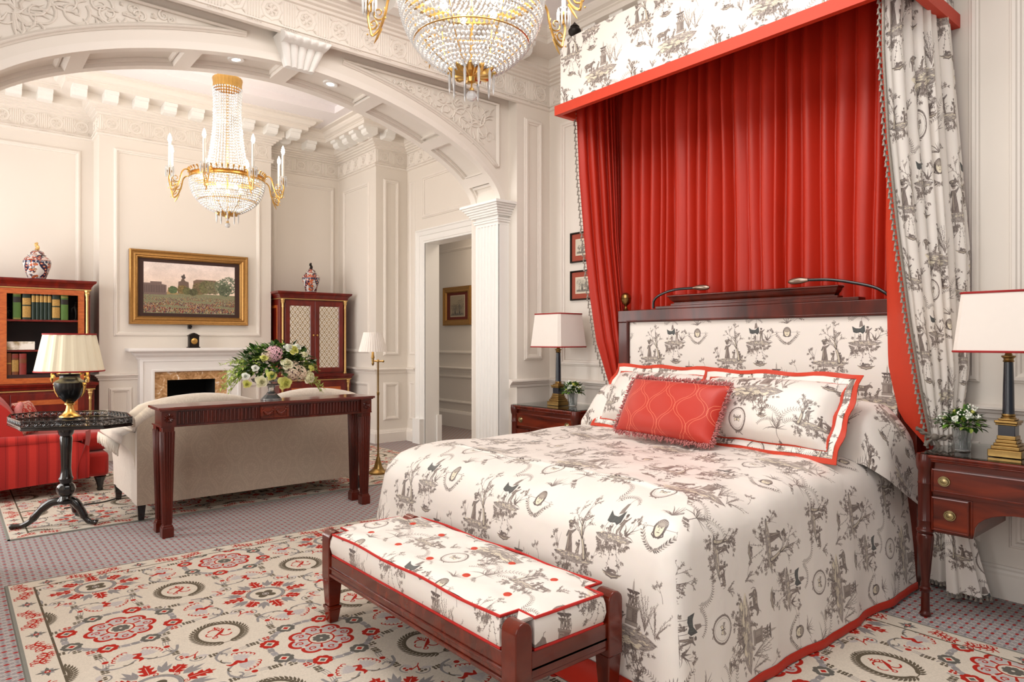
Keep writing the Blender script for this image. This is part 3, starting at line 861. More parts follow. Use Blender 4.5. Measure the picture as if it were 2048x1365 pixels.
def wood(name, a, c, scale=(2, 2, 30), rough=.22, coat=.5, spec=.5):
    m, nt, b = newmat(name); S(b, Roughness=rough, Coat_Weight=coat, Coat_Roughness=.12, Specular_IOR_Level=spec)
    tc = N(nt, 'ShaderNodeTexCoord'); mp = N(nt, 'ShaderNodeMapping'); mp.inputs['Scale'].default_value = scale
    no = N(nt, 'ShaderNodeTexNoise'); no.inputs['Scale'].default_value = 2.2; no.inputs['Detail'].default_value = 6; no.inputs['Distortion'].default_value = 1.2
    cr = N(nt, 'ShaderNodeValToRGB'); cr.color_ramp.elements[0].position = .32; cr.color_ramp.elements[1].position = .70
    cr.color_ramp.elements[0].color = lin(a); cr.color_ramp.elements[1].color = lin(c)
    nt.links.new(tc.outputs['Object'], mp.inputs['Vector']); nt.links.new(mp.outputs['Vector'], no.inputs['Vector'])
    nt.links.new(no.outputs['Fac'], cr.inputs['Fac']); nt.links.new(cr.outputs['Color'], b.inputs['Base Color'])
    return m
def glow(name, col, power):
    m, nt, b = newmat(name); S(b, Base_Color=lin(col), Emission_Color=lin(col), Emission_Strength=power)
    return m

TOILE = make_toile()
MT = {}
MT['wall'] = plain('cream_wall_paint', (.89, .862, .825), .55, noise=.012, nscale=2)
MT['trim'] = plain('cream_trim_paint', (.905, .878, .845), .45, noise=.01, nscale=3)
MT['white'] = plain('white_trim_paint', (.93, .925, .91), .4, noise=.01, nscale=3)
MT['ceil'] = plain('ceiling_paint', (.92, .90, .905), .6, noise=.01, nscale=3)
MT['mantel'] = plain('white_mantel_paint', (.93, .92, .91), .35, noise=.01)
MT['toile'] = printed('toile_satin', TOILE, .61, .70, .40, .15, bump=.22)
MT['toile_flat'] = printed('toile_panel', TOILE, .61, .70, .6, .1, off=(-.131, .006))
MT['toile_curtain'] = printed('toile_curtain', TOILE, .61, .70, .55, .15)
MT['red'] = plain('red_satin', (.70, .155, .08), .42, noise=.05, nscale=6, sheen=.0, bump=.15, bscale=40)
MT['redband'] = plain('red_band_fabric', (.775, .235, .135), .55, noise=.03, nscale=40)
MT['redpipe'] = plain('red_piping', (.74, .12, .09), .6)
MT['rug'] = printed('rug_weave', make_rug(), 1.25, 1.29, .95, .0, spec=.1, off=(0, 0))
MT['rugb'] = printed('rug_border_weave', make_rug_border(), .42, .11, .95, .0, spec=.1)
MT['rugedge'] = plain('rug_edge_binding', (.50, .50, .47), .95, spec=.1)
MT['carpet'] = printed('fitted_carpet', make_carpet(), .07, .07, .95, .0, spec=.1)
MT['stripe'] = printed('red_stripe_weave', make_stripe(), .13, .04, .8, .3, spec=.2)
MT['damask'] = printed('cream_damask_shaded', make_damask(), .22, .34, .55, .5, spec=.4)  # darker copy of the sofa's cream damask, shade on its back put into the colour
MT['creamfab'] = printed('cream_damask', make_damask((.83, .785, .73), (.86, .82, .765)), .22, .34, .75, .6, spec=.2)
MT['ogee'] = printed('ogee_embroidery', make_ogee(), .19, .21, .45, .2)
MT['paisley'] = printed('paisley_weave', make_paisley(), .12, .12, .8)
MT['fringe'] = plain('mauve_fringe', (.74, .47, .46), .9, noise=.45, nscale=120, bump=.6, bscale=300)
MT['tassel'] = plain('silver_tassel_yarn', (.52, .49, .45), .5, noise=.45, nscale=150, sheen=.3)
MT['tasseldark'] = plain('dark_tassel_yarn', (.33, .30, .27), .6, noise=.3, nscale=150)
MT['mahog'] = wood('mahogany', (.21, .05, .018), (.39, .11, .038), (3, 3, .7), .28, .25, .35)
MT['mahogx'] = wood('mahogany_crossgrain', (.22, .055, .02), (.52, .18, .07), (.8, .8, 6), .25, .3, .35)
MT['mahogred'] = wood('polished_mahogany', (.30, .075, .025), (.45, .135, .045), (.7, 5, 3), .17, .4, .4)
MT['cabwood'] = wood('red_mahogany', (.33, .06, .035), (.47, .11, .06), (4, 4, 1), .3, .25, .4)
MT['caborange'] = wood('satinwood_banding', (.62, .28, .10), (.76, .40, .17), (6, 6, 30), .3, .5)
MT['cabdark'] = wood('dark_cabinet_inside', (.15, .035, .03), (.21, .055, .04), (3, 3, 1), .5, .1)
MT['gilt'] = plain('gilt_metal', (.86, .69, .40), .28, 1.0, noise=.12, nscale=60)
MT['giltwood'] = plain('gilt_wood', (.82, .68, .44), .40, .8, noise=.18, nscale=80)
MT['brass'] = plain('antique_brass', (.56, .45, .27), .3, 1.0, noise=.25, nscale=40)
MT['oldbrass'] = plain('brass_handle', (.66, .60, .44), .3, 1.0, noise=.2, nscale=80)
MT['giltpaint'] = plain('gilt_wire', (.60, .48, .24), .5)
MT['rope'] = plain('grey_brown_rope', (.43, .40, .365), .7, noise=.4, nscale=150)
MT['frameold'] = plain('old_gilt_frame', (.68, .51, .29), .42, .75, noise=.25, nscale=60)
MT['pewter'] = plain('warm_pewter', (.62, .55, .50), .3, 1.0)
MT['bronze'] = plain('dark_bronze', (.12, .09, .07), .45, .4, noise=.3, nscale=60)
MT['black'] = plain('black_lacquer', (.035, .04, .055), .3, 0, coat=.3)
MT['ebony'] = plain('ebonised_wood', (.055, .035, .03), .2, 0, coat=.7, noise=.3, nscale=20)
MT['navy'] = plain('blue_black_enamel', (.07, .09, .14), .25, 0, coat=.4)
MT['firebox'] = plain('firebox_soot', (.012, .012, .016), .9, noise=.2)
MT['leafg'] = plain('green_leaf', (.34, .50, .17), .5, noise=.35, nscale=25)
MT['leafd'] = plain('dark_green_leaf', (.18, .31, .12), .5, noise=.35, nscale=25)
MT['leafl'] = plain('pale_green_leaf', (.66, .74, .36), .5, noise=.25, nscale=25)
MT['leafs'] = plain('silvery_leaf', (.60, .68, .60), .6, noise=.2, nscale=25)
MT['petalw'] = plain('cream_petal', (.92, .91, .78), .6, noise=.06, nscale=40)
MT['petaly'] = plain('yellow_green_petal', (.86, .86, .50), .6, noise=.08, nscale=40)
MT['petalp'] = plain('pink_petal', (.86, .68, .72), .6, noise=.1, nscale=40)
MT['petalh'] = plain('blush_petal', (.88, .80, .70), .6, noise=.12, nscale=60)
MT['petalwhite'] = plain('white_petal', (.93, .94, .90), .6, noise=.05, nscale=60)
MT['shade'] = plain('pleated_silk_shade', (.93, .90, .80), .8, noise=.02, trans=0)
MT['linen'] = plain('linen_shade', (.91, .88, .85), .8, noise=.015)
MT['shadetrim'] = plain('dark_red_trim', (.60, .10, .10), .7)
MT['candle'] = plain('candle_tube', (.95, .94, .91), .4, noise=.01)
MT['bulb'] = glow('lit_candle_bulb', (1.0, .93, .82), 14)
MT['bulb2'] = glow('lit_bulb', (1.0, .90, .74), 18)
MT['spot'] = glow('lit_downlight', (1.0, .96, .9), 12)
MT['glassv'] = plain('clear_glass', (.95, .97, .97), .03, 0, noise=0, trans=.85)
def make_crystal():
    m, nt, b = newmat('cut_crystal')
    S(b, Base_Color=(.97, .97, .97, 1), Roughness=.06, Metallic=0.0, Transmission_Weight=.35, IOR=1.6, Specular_IOR_Level=1.0)
    return m
MT['crystal'] = make_crystal()
def make_sheet_glass():
    m, nt, b = newmat('glass_top'); nt.nodes.remove(b)
    g = N(nt, 'ShaderNodeBsdfGlossy'); g.inputs['Roughness'].default_value = .03
    t = N(nt, 'ShaderNodeBsdfTransparent'); t.inputs['Color'].default_value = (.90, .96, .93, 1)
    f0 = N(nt, 'ShaderNodeLayerWeight'); f0.inputs['Blend'].default_value = .5; f = N(nt, 'ShaderNodeMath', operation='POWER'); nt.links.new(f0.outputs['Facing'], f.inputs[0]); f.inputs[1].default_value = 3.0
    mx = N(nt, 'ShaderNodeMixShader'); nt.links.new(f.outputs[0], mx.inputs[0]); nt.links.new(t.outputs[0], mx.inputs[1]); nt.links.new(g.outputs[0], mx.inputs[2])
    nt.links.new(mx.outputs[0], nt.nodes['Material Output'].inputs[0]); return m
MT['sheet'] = make_sheet_glass()
def make_marble():
    m, nt, b = newmat('brown_marble'); S(b, Roughness=.2, Coat_Weight=.3)
    tc = N(nt, 'ShaderNodeTexCoord'); no = N(nt, 'ShaderNodeTexNoise'); no.inputs['Scale'].default_value = 14; no.inputs['Detail'].default_value = 7; no.inputs['Roughness'].default_value = .65; no.inputs['Distortion'].default_value = 1.5
    cr = N(nt, 'ShaderNodeValToRGB'); e = cr.color_ramp.elements; e[0].position = .35; e[0].color = lin((.58, .42, .25)); e[1].position = .66; e[1].color = lin((.96, .92, .87))
    x = e.new(.52); x.color = lin((.78, .60, .41)); x = e.new(.60); x.color = lin((.84, .69, .52))
    nt.links.new(tc.outputs['Object'], no.inputs['Vector']); nt.links.new(no.outputs['Fac'], cr.inputs['Fac']); nt.links.new(cr.outputs['Color'], b.inputs['Base Color']); return m
MT['marble'] = make_marble()
def make_lattice():
    """pleated cream silk behind a gilt wire lattice"""
    m, nt, b = newmat('lattice_silk'); S(b, Roughness=.7, Base_Color=lin((.97, .95, .92)))
    tc = N(nt, 'ShaderNodeTexCoord'); wv = N(nt, 'ShaderNodeTexWave'); wv.inputs['Scale'].default_value = 9; wv.bands_direction = 'X'; wv.inputs['Distortion'].default_value = .4
    bp = N(nt, 'ShaderNodeBump'); bp.inputs['Strength'].default_value = .2; bp.inputs['Distance'].default_value = .004
    nt.links.new(tc.outputs['Object'], wv.inputs['Vector']); nt.links.new(wv.outputs['Fac'], bp.inputs['Height']); nt.links.new(bp.outputs['Normal'], b.inputs['Normal']); return m
MT['silk'] = make_lattice()
MT['vaseA'] = printed('imari_porcelain', make_imari(1), 1, 1, .15, coat=.5)
MT['vaseB'] = printed('imari_porcelain_blue', make_imari(6), 1, 1, .15, coat=.5)
MT['painting'] = printed('crowd_landscape', make_painting(), 1, 1, .45)
MT['print1'] = printed('engraving_one', make_print(1), 1, 1, .6)
MT['print2'] = printed('engraving_two', make_print(2), 1, 1, .6)
MT['print3'] = printed('engraving_trees', make_print(3, 18, 22, (.62, .57, .48)), 1, 1, .6)
MT['mountred'] = plain('red_picture_mount', (.62, .29, .22), .8)
MT['mountdark'] = plain('dark_red_mount', (.42, .17, .12), .8)
MT['mountbrown'] = plain('brown_picture_mount', (.24, .15, .13), .7)
MT['mountcream'] = plain('cream_mount', (.88, .84, .76), .8)
MT['frameblack'] = plain('black_gold_frame', (.12, .10, .08), .35, noise=.2)
# ---------------------------------------------------------------- room
Z0B, Z0S = 3.215, 3.40           # underside of the frieze: bedroom, sitting room
CB, CS_ = Z0B + .47, Z0S + .47    # ceilings
XR, YA, XL = 3.95, 4.35, -1.05    # bed wall, arch wall face, window wall
YP = 4.24                        # projecting pilaster and frieze plane of arch wall
AX, AR, AZ, AH, AT = 1.77, 1.73, 2.40, .67, .40   # arch centre, half span, springing, rise, wall thickness
def arch_z(x, grow=0.0):
    a = AR + grow; t = min(1, abs(x - AX) / a)
    return AZ + (AH + grow) * (1 - t ** 1.75) ** (1 / 1.75)
def arch_pts(n=72, grow=0.0, a0=0, a1=PI):
    out = []
    for i in range(n + 1):
        t = a0 + (a1 - a0) * i / n
        c, s_ = math.cos(t), math.sin(t)
        out.append((AX + (AR + grow) * (abs(c) ** (2 / 1.75)) * (1 if c > 0 else -1), AZ + (AH + grow) * max(s_, 0) ** (2 / 1.75)))
    return out

# floor
m = MB()
def quadz(m, x0, x1, y0, y1, z, mi=0):
    b = len(m.v); m.v += [(x0, y0, z), (x1, y0, z), (x1, y1, z), (x0, y1, z)]
    m.face([b, b + 1, b + 2, b + 3], [(x0, y0), (x1, y0), (x1, y1), (x0, y1)], mi)
quadz(m, XL - .1, 6.2, -1.6, 9.8, 0.0)
m.box(XL - .1, 6.2, -1.6, 9.8, -.12, -.002)
struct('floor', m, MT['carpet'], smooth=False)

# ceilings: coffered field with a shallow beam band
m = MB()
m.box(XL - .1, XR + .1, -1.6, YA + .1, CB, CB + .1)
m.box(XL - .1, 4.6, YA + .1, 9.8, CS_ + .10, CS_ + .2)
for (x0, x1, y0, y1, z) in ((XL, 3.65, 7.35, 8.1, CS_), (XL, 3.65, 4.7, 5.2, CS_), (XL, -.3, 5.2, 7.35, CS_), (3.45, 3.75, 5.2, 7.35, CS_)):
    m.box(x0, x1, y0, y1, z - .02 + .04, z + .12)
m.box(4.55, 6.2, 5.0, 9.8, 2.9, 3.0)
struct('ceiling', m, MT['ceil'], smooth=False)

# arch wall with the opening cut to the arch curve
m = MB()
TOP = CB + .2
P = arch_pts(84)
b0 = len(m.v)
for (x, z) in P:                    # front face strip above the arch
    m.vert((x, YA, z)); m.vert((x, YA, TOP))
for i in range(len(P) - 1):
    m.face([b0 + 2 * i, b0 + 2 * i + 1, b0 + 2 * i + 3, b0 + 2 * i + 2])
b1 = len(m.v)
for (x, z) in P:
    m.vert((x, YA + AT, z)); m.vert((x, YA + AT, TOP + .3))
for i in range(len(P) - 1):
    m.face([b1 + 2 * i + 2, b1 + 2 * i + 3, b1 + 2 * i + 1, b1 + 2 * i])
for i in range(len(P) - 1):         # recessed soffit
    a, b_ = P[i], P[i + 1]
    ga, gb = .028, .028
    s0 = len(m.v)
    for (x, z) in (a, b_):
        nx, nz = (x - AX) / AR, (z - AZ) / AH; l = math.hypot(nx, nz) or 1
        gx = x + nx / l * .045; gz = z + nz / l * .045
        m.vert((gx, YA + .05, gz)); m.vert((gx, YA + AT - .05, gz))
    m.face([s0, s0 + 2, s0 + 3, s0 + 1])
# side piers
m.box(AX + AR, XR + .8, YA, YA + AT, 0, TOP + .3)
m.box(XL - .1, AX - AR, YA, YA + AT, 0, TOP + .3)
struct('wall_arch', m, MT['wall'], smooth=30)

# raised soffit rails, cross bars and beads
m = MB()
def soff(x, z, g):
    nx, nz = (x - AX) / AR, (z - AZ) / AH; l = math.hypot(nx, nz) or 1
    return x + nx / l * g, z + nz / l * g
def soff_strip(m, y0, y1, g0, P):
    """strip whose visible face sits g0 outside the arch curve"""
    b = len(m.v)
    for (x, z) in P:
        q = soff(x, z, g0); r_ = soff(x, z, .047)
        m.vert((q[0], y0, q[1])); m.vert((q[0], y1, q[1])); m.vert((r_[0], y0, r_[1])); m.vert((r_[0], y1, r_[1]))
    for i in range(len(P) - 1):
        a = b + 4 * i; c = a + 4
        m.face([a, c, c + 1, a + 1]); m.face([a, a + 2, c + 2, c]); m.face([a + 1, c + 1, c + 3, a + 3])
    m.face([b, b + 1, b + 3, b + 2]); e = b + 4 * (len(P) - 1); m.face([e, e + 2, e + 3, e + 1])
P = arch_pts(96)
soff_strip(m, YA - .001, YA + .06, 0, P); soff_strip(m, YA + AT - .07, YA + AT, 0, P)
soff_strip(m, YA + .06, YA + .078, .022, P); soff_strip(m, YA + AT - .088, YA + AT - .07, .022, P)
for dx in (-1.62, -1.21, -.62, 0, .62, 1.21, 1.62):
    w = .055 if abs(dx) < 1.3 else .035
    # points of the curve inside dx +- w
    Q = [p for p in arch_pts(900) if abs(p[0] - AX - dx) <= w]
    Q = Q[::max(1, len(Q) // 6)]
    soff_strip(m, YA + .06, YA + AT - .07, 0, Q)
    for e in (-1, 1):
        Q2 = [p for p in arch_pts(1400) if 0 <= e * (p[0] - AX - dx) - w <= .016]
        if len(Q2) > 1: soff_strip(m, YA + .07, YA + AT - .08, .022, Q2[::max(1, len(Q2) // 3)])
struct('trim_1', m, MT['trim'], smooth=30)

# archivolt bead, spandrel panels with carved scrolls
m = MB()
OG = .135
for sg in (1, -1):
    P = [p for p in arch_pts(200, OG) if sg * (p[0] - AX) > .02 and p[1] > AZ + .04]
    P = [p for p in P if p[1] < 3.185 and abs(p[0] - AX) < 1.70]
    pts = P if sg > 0 else P[::-1]
    # closed outline: along arch offset curve, up vertical side, back along the top
    xs = AX + sg * 1.70; zb = min(p[1] for p in P)
    out = [(p[0], YA - .012, p[1]) for p in sorted(P, key=lambda p: abs(p[0] - AX))][::3]
    out += [(xs, YA - .012, zb), (xs, YA - .012, 3.19)]
    x1 = out[0][0]
    m.tube(out + [(x1, YA - .012, 3.19)], .012, 6, closed=True)
    m.tube([(q[0] - sg * .0, YA - .004, q[2] + 0) for q in out], .02, 4)
    # scrolls
    rr2 = random.Random(5)
    stem_ = [(AX + sg * (0.66 + t * .96), 3.19 - (3.19 - (arch_z(AX + sg * (.66 + t * .96), OG))) * .5) for t in [i / 12 for i in range(13)]]
    stem_ = [(x, min(z, 3.15)) for x, z in stem_]
    for i in range(12):
        x, z = stem_[i]; room = 3.17 - arch_z(x, OG)
        if room < .05: continue
        r0 = min(.12, room * .36)
        for k, q in ((0, 1), (1, -1)):
            cz = z + q * room * .16; cx = x + q * .02
            pts = []
            for t in range(22):
                u = t / 21; r_ = r0 * (1 - .85 * u); a = q * (u * 2 * PI * 1.35) + i
                pts.append((cx + r_ * math.cos(a), YA - .004, cz + r_ * math.sin(a)))
            if i % 2 == k: m.tube(pts, [.0075 * (1 - .5 * t / 21) for t in range(22)], 5)
        for k in range(6):
            a = rr2.uniform(0, 6.28); l = r0 * rr2.uniform(.5, .9)
            px, pz = x + r0 * .9 * math.cos(a), z + r0 * .8 * math.sin(a)
            if arch_z(px, OG) + .03 < pz < 3.15 and abs(px - AX) < 1.66 and pz + l * math.sin(a) < 3.17 and abs(px + l * math.cos(a) - AX) < 1.68:
                m.tube([(px, YA - .003, pz), (px + l * .5 * math.cos(a + .3), YA - .008, pz + l * .5 * math.sin(a + .3)), (px + l * math.cos(a), YA - .003, pz + l * math.sin(a))], [.003, .008, .002], 5)
    # corner leaves
    for k in range(9):
        a = rr2.uniform(0, 6.28); cx, cz = AX + sg * 1.5, 2.98
        pts = [(cx + rr2.uniform(.03, .13) * t * math.cos(a + t), YA - .004, cz + .18 * t * math.sin(a + t)) for t in (0, .3, .6, 1)]
        m.tube(pts, [.003, .009, .008, .002], 5)
    for k in range(1):
        cx, cz = AX + sg * 1.61, 2.90
        pts = [(cx - sg * .05 * k * .4 + .05 * (1 - t / 16) * math.cos(t * .5), YA - .004, cz + .06 * (1 - t / 16) * math.sin(t * .5)) for t in range(16)]
        m.tube(pts, .0065, 5)
struct('trim_2', m, MT['wall'], smooth=60)

# keystone bracket
m = MB()
zt = Z0B; zb = 3.035; hw0, hw1 = .095, .165
def kp(u, v, h): # u -1..1, v 0(bottom)..1(top), h out
    return (AX + .01 + u * (hw0 + (hw1 - hw0) * v), YA - h, zb + (zt - zb) * v)
def kh(u, v):
    scal = .024 * abs(math.cos(u * PI * 2.5)) ** .6
    if v > .70: return .135 + .035 * math.sin((v - .70) / .30 * PI) * (.6 + .4 * abs(math.cos(u * PI * 3))) + .008
    return .03 + .075 * v + scal
m.grid(90, 26, lambda a, b: kp(a * 2 - 1, b, kh(a * 2 - 1, b)))
for u in (-1, 1):
    m.grid(1, 26, lambda a, b, u=u: kp(u, b, kh(u, b) * (a if u < 0 else 1 - a)))
m.grid(24, 1, lambda a, b: kp(a * 2 - 1, 0, kh(a * 2 - 1, 0) * b))
struct('trim_3', m, MT['white'], smooth=50)

# bedroom frieze block on the arch wall + pilaster strips at the bed-wall corner
m = MB()
m.box(XL, XR, YP, YA + .01, Z0B + .03, TOP)
m.box(3.585, XR, YP, YA + .01, 0, Z0B + .1)
m.box(XL, -.045, YP, YA + .01, 0, Z0B + .1)
struct('wall_front', m, MT['wall'], smooth=False)

# right bed wall, left window wall, sitting room walls, corridor
def wall_box(name, boxes, mt=None):
    m = MB()
    for b in boxes: m.box(*b)
    return struct(name, m, mt or MT['wall'], smooth=False)
wall_box('wall_right', [(XR, XR + .2, -1.6, YA, 0, TOP)])
# window wall: openings for daylight
WIN = [(-.95, .35), (1.35, 2.75), (5.15, 6.35), (7.0, 8.1)]
bx = []; y = -1.6
for (a, b) in WIN:
    bx.append((XL - .25, XL, y, a, 0, TOP + .3)); bx.append((XL - .25, XL, a, b, 0, .45)); bx.append((XL - .25, XL, a, b, 3.0, TOP + .3)); y = b
bx.append((XL - .25, XL, y, 9.8, 0, TOP + .3))
wall_box('wall_left', bx)
YF, YB = 8.12, 8.46
XS, XD, YS = 4.02, 4.46, 7.42
FBX0, FBX1 = 1.205, 2.99
DX0, DX1, DZ = 5.75, 7.0, 2.44      # doorway in the door wall: y from, y to, head height
wall_box('wall_back', [(XL, XS + .6, YB, YB + .2, 0, TOP + .5)])
wall_box('wall_chimney', [(FBX0, 1.83, YF, YB + .02, 0, TOP + .5), (2.33, FBX1, YF, YB + .02, 0, TOP + .5), (1.83, 2.33, YF, YB + .02, .83, TOP + .5)])
wall_box('wall_sitting_side', [(XS, XD + .35, YS, YB + .05, 0, TOP + .5)])
wall_box('wall_door_side', [(XD, XD + .19, YA + AT - .02, DX0, 0, TOP + .5), (XD, XD + .19, DX1, YS + .02, 0, TOP + .5), (XD, XD + .19, DX0, DX1, DZ, TOP + .5)])
wall_box('wall_corridor', [(5.69, 5.85, 5.0, 9.8, 0, 2.95), (4.7, 5.75, 9.5, 9.7, 0, 2.95), (4.75, 5.75, 4.95, 5.05, 0, 2.95)])

# ---- cornices
def cornice_prof(z0):
    return [(.0, z0 - .012), (.018, z0 - .006), (.024, z0 + .006), (.018, z0 + .018), (.03, z0 + .02), (.03, z0 + .028), (.004, z0 + .034), (.004, z0 + .20),
            (.022, z0 + .204), (.022, z0 + .222), (.045, z0 + .228), (.045, z0 + .243), (.07, z0 + .250), (.07, z0 + .264), (.098, z0 + .272), (.10, z0 + .29), (.12, z0 + .295),
            (.12, z0 + .365), (.33, z0 + .37), (.33, z0 + .405), (.345, z0 + .41), (.345, z0 + .418), (.375, z0 + .428), (.395, z0 + .45), (.40, z0 + .47), (.46, z0 + .475), (.46, z0 + .50)]
def frieze_units(m, p0, p1, z0, out, n, sg=1):
    """rosettes alternating with flutes between plan points p0 -> p1, n = normal to the room"""
    d = Vector((p1[0] - p0[0], p1[1] - p0[1])); L = d.length; d.normalize()
    cnt = max(1, round(L / .225)); st = L / cnt
    zc = z0 + .118
    def W(u, v, h): return (p0[0] + d.x * u + n[0] * (out + h), p0[1] + d.y * u + n[1] * (out + h), zc + v)
    for i in range(cnt):
        u = st * (i + .5)
        # flutes to the left of each rosette
        for k in range(5):
            c = st * i - .034 + k * .017
            if c < .01 or c > L - .01: continue
            b = len(m.v)
            for (a, h) in ((-.006, 0), (0, .005), (.006, 0)):
                m.vert(W(c + a, -.075, h)); m.vert(W(c + a, .075, h))
            m.face([b, b + 2, b + 3, b + 1]); m.face([b + 2, b + 4, b + 5, b + 3])
        for rad, tr in ((.064, .0042), (.040, .0036)):
            m.tube([W(u + rad * math.cos(a) * (1 + .06 * math.cos(a * 8)), rad * math.sin(a) * (1 + .06 * math.cos(a * 8)), .0) for a in [2 * PI * k / 20 for k in range(20)]], tr, 4, closed=True)
        for k in range(6):
            a = 2 * PI * k / 6
            m.tube([W(u + .012 * math.cos(a), .012 * math.sin(a), .004), W(u + .026 * math.cos(a + .3), .026 * math.sin(a + .3), .008), W(u + .036 * math.cos(a), .036 * math.sin(a), .002)], [.002, .005, .0015], 4)
        for sx in (-1, 1):
            for sy in (-1, 1):
                m.tube([W(u + sx * .045, sy * .05, .002), W(u + sx * .058, sy * .058, .007), W(u + sx * .066, sy * .072, .002)], [.002, .0055, .0015], 4)
        for k in range(6):   # bead enrichments under the flutes
            c = st * i - .04 + k * .016
            if c < .01 or c > L - .01: continue
            m.octa(W(c, -.118 + .012, .026), .0055)
def modillions(m, p0, p1, z0, n, off0=.0):
    d = Vector((p1[0] - p0[0], p1[1] - p0[1])); L = d.length; d.normalize()
    cnt = max(1, round((L - off0) / .27)); st = (L - off0) / cnt
    for i in range(cnt):
        u0 = off0 / 2 + st * (i + .5) - .062
        pr = [(.12, .295), (.15, .272), (.24, .278), (.268, .298), (.275, .335), (.305, .34), (.31, .372), (.12, .372)]
        def fr(a, v, h): return (p0[0] + d.x * (u0 + h) + n[0] * a, p0[1] + d.y * (u0 + h) + n[1] * a, z0 + v)
        m.prism(pr, fr, 0, .125)
PS = [(XL, YB), (FBX0, YB), (FBX0, YF), (FBX1, YF), (FBX1, YB), (XS, YB), (XS, YS), (XD, YS), (XD, YA + AT), (XL, YA + AT)]
m = MB(); m.sweep(PS, cornice_prof(Z0S), 1)
struct('trim_4', m, MT['trim'], smooth=False)
m = MB()
def nrm(a, b):
    d = Vector((b[0] - a[0], b[1] - a[1])).normalized(); return (d.y, -d.x)
for a, b in zip(PS[:-2], PS[1:-1]):
    if math.dist(a, b) > .3: frieze_units(m, a, b, Z0S, .004, nrm(a, b))
struct('trim_5', m, MT['trim'], smooth=50)
m = MB()
modillions(m, (-.9, YB), (.88, YB), Z0S, (0, -1)); modillions(m, (FBX0 - .34, YF), (FBX1 + .33, YF), Z0S, (0, -1), .0)
modillions(m, (FBX1 + .4, YB), (XS - .36, YB), Z0S, (0, -1)); modillions(m, (XS, YB - .36), (XS, YS - .33), Z0S, (-1, 0)); modillions(m, (XS + .02, YS), (XD - .36, YS), Z0S, (0, -1), .0)
modillions(m, (XD, YS - .36), (XD, YA + AT + .2), Z0S, (-1, 0)); modillions(m, (FBX1, YF), (FBX1, YB - .1), Z0S, (1, 0))
struct('trim_6', m, MT['white'], smooth=False)
PB = [(XL, YP), (XR, YP), (XR, -1.6)]
m = MB(); m.sweep(PB, cornice_prof(Z0B), 1); struct('trim_7', m, MT['trim'], smooth=False)
m = MB()
frieze_units(m, PB[0], PB[1], Z0B, .004, (0, -1)); frieze_units(m, PB[1], (XR, 1.0), Z0B, .004, (-1, 0))
struct('trim_8', m, MT['trim'], smooth=50)
m = MB(); modillions(m, (XL, YP), (XR - .36, YP), Z0B, (0, -1)); modillions(m, (XR, YP - .36), (XR, .2), Z0B, (-1, 0))
struct('trim_9', m, MT['white'], smooth=False)

# ---- skirting and dado rail
BASE = [(.03, 0), (.03, .115), (.022, .125), (.018, .138), (.010, .145), (.006, .155), (0, .158)]
def dado(z): return [(0, z - .035), (.012, z - .033), (.014, z - .012), (.026, z - .006), (.03, z + .006), (.045, z + .012), (.045, z + .022), (.02, z + .03), (0, z + .034)]
m = MB(); m.sweep([(XL, YB), (FBX0, YB), (FBX0, YF), (1.56, YF)], BASE); m.sweep([(2.59, YF), (FBX1, YF), (FBX1, YB), (XS, YB), (XS, YS), (XD, YS), (XD, 7.2)], BASE); m.sweep([(XD, 5.5), (XD, YA + AT)], BASE)
struct('baseboard_back', m, MT['trim'], smooth=False)
m = MB(); m.sweep([(3.585, YA), (3.585, YP), (XR, YP), (XR, -1.6)], BASE); struct('baseboard_right', m, MT['trim'], smooth=False)
m = MB(); m.sweep([(5.69, 9.5), (5.69, 5.05)], [(.0, 0), (.03, 0), (.03, .2), (.015, .235), (0, .24)]); struct('baseboard_corridor', m, MT['trim'], smooth=False)
m = MB(); m.sweep([(XL, YB), (FBX0, YB), (FBX0, YF), (1.56, YF)], dado(.875)); m.sweep([(2.59, YF), (FBX1, YF), (FBX1, YB), (XS, YB), (XS, YS), (XD, YS), (XD, 7.2)], dado(.885))
struct('trim_10', m, MT['trim'], smooth=False)
m = MB(); m.sweep([(3.50, YP), (XR, YP), (XR, -1.6)], dado(.905)); struct('trim_11', m, MT['trim'], smooth=False)

# ---- panel mouldings
PMO = [(0, 0), (.004, .010), (.012, .012), (.016, .020), (.030, .020), (.036, .010), (.046, .008), (.050, 0)]
def panel(m, o, ux, n, w, h, prof=PMO): m.rectframe(o, ux, (0, 0, 1), n, w, h, prof)
m = MB(); fy = (0, -1, 0)
panel(m, (FBX0 + .13, YF - .001, 1.30), (1, 0, 0), fy, 1.53, 1.98)
panel(m, (1.29, YF - .001, .26), (1, 0, 0), fy, .22, .50); panel(m, (2.64, YF - .001, .26), (1, 0, 0), fy, .22, .50)
panel(m, (-.5, YB - .001, 1.05), (1, 0, 0), fy, 1.59, 2.22); panel(m, (3.13, YB - .001, 1.05), (1, 0, 0), fy, .83, 2.24)
panel(m, (XS - .001, 8.30, 1.10), (0, -1, 0), (-1, 0, 0), .72, 2.13); panel(m, (XS - .001, 8.30, .27), (0, -1, 0), (-1, 0, 0), .72, .47)
panel(m, (4.12, YS - .001, 1.07), (1, 0, 0), fy, .22, 2.18); panel(m, (4.12, YS - .001, .27), (1, 0, 0), fy, .22, .47)
panel(m, (XD - .001, 7.06, 2.74), (0, -1, 0), (-1, 0, 0), 1.9, .52)
panel(m, (XD - .001, 7.36, 1.08), (0, -1, 0), (-1, 0, 0), .13, 2.16, [(0, 0), (.006, .008), (.02, .008), (.03, 0)]); panel(m, (XD - .001, 7.36, .27), (0, -1, 0), (-1, 0, 0), .13, .47, [(0, 0), (.006, .008), (.02, .008), (.03, 0)])
struct('trim_12', m, MT['trim'], smooth=False)
m = MB()
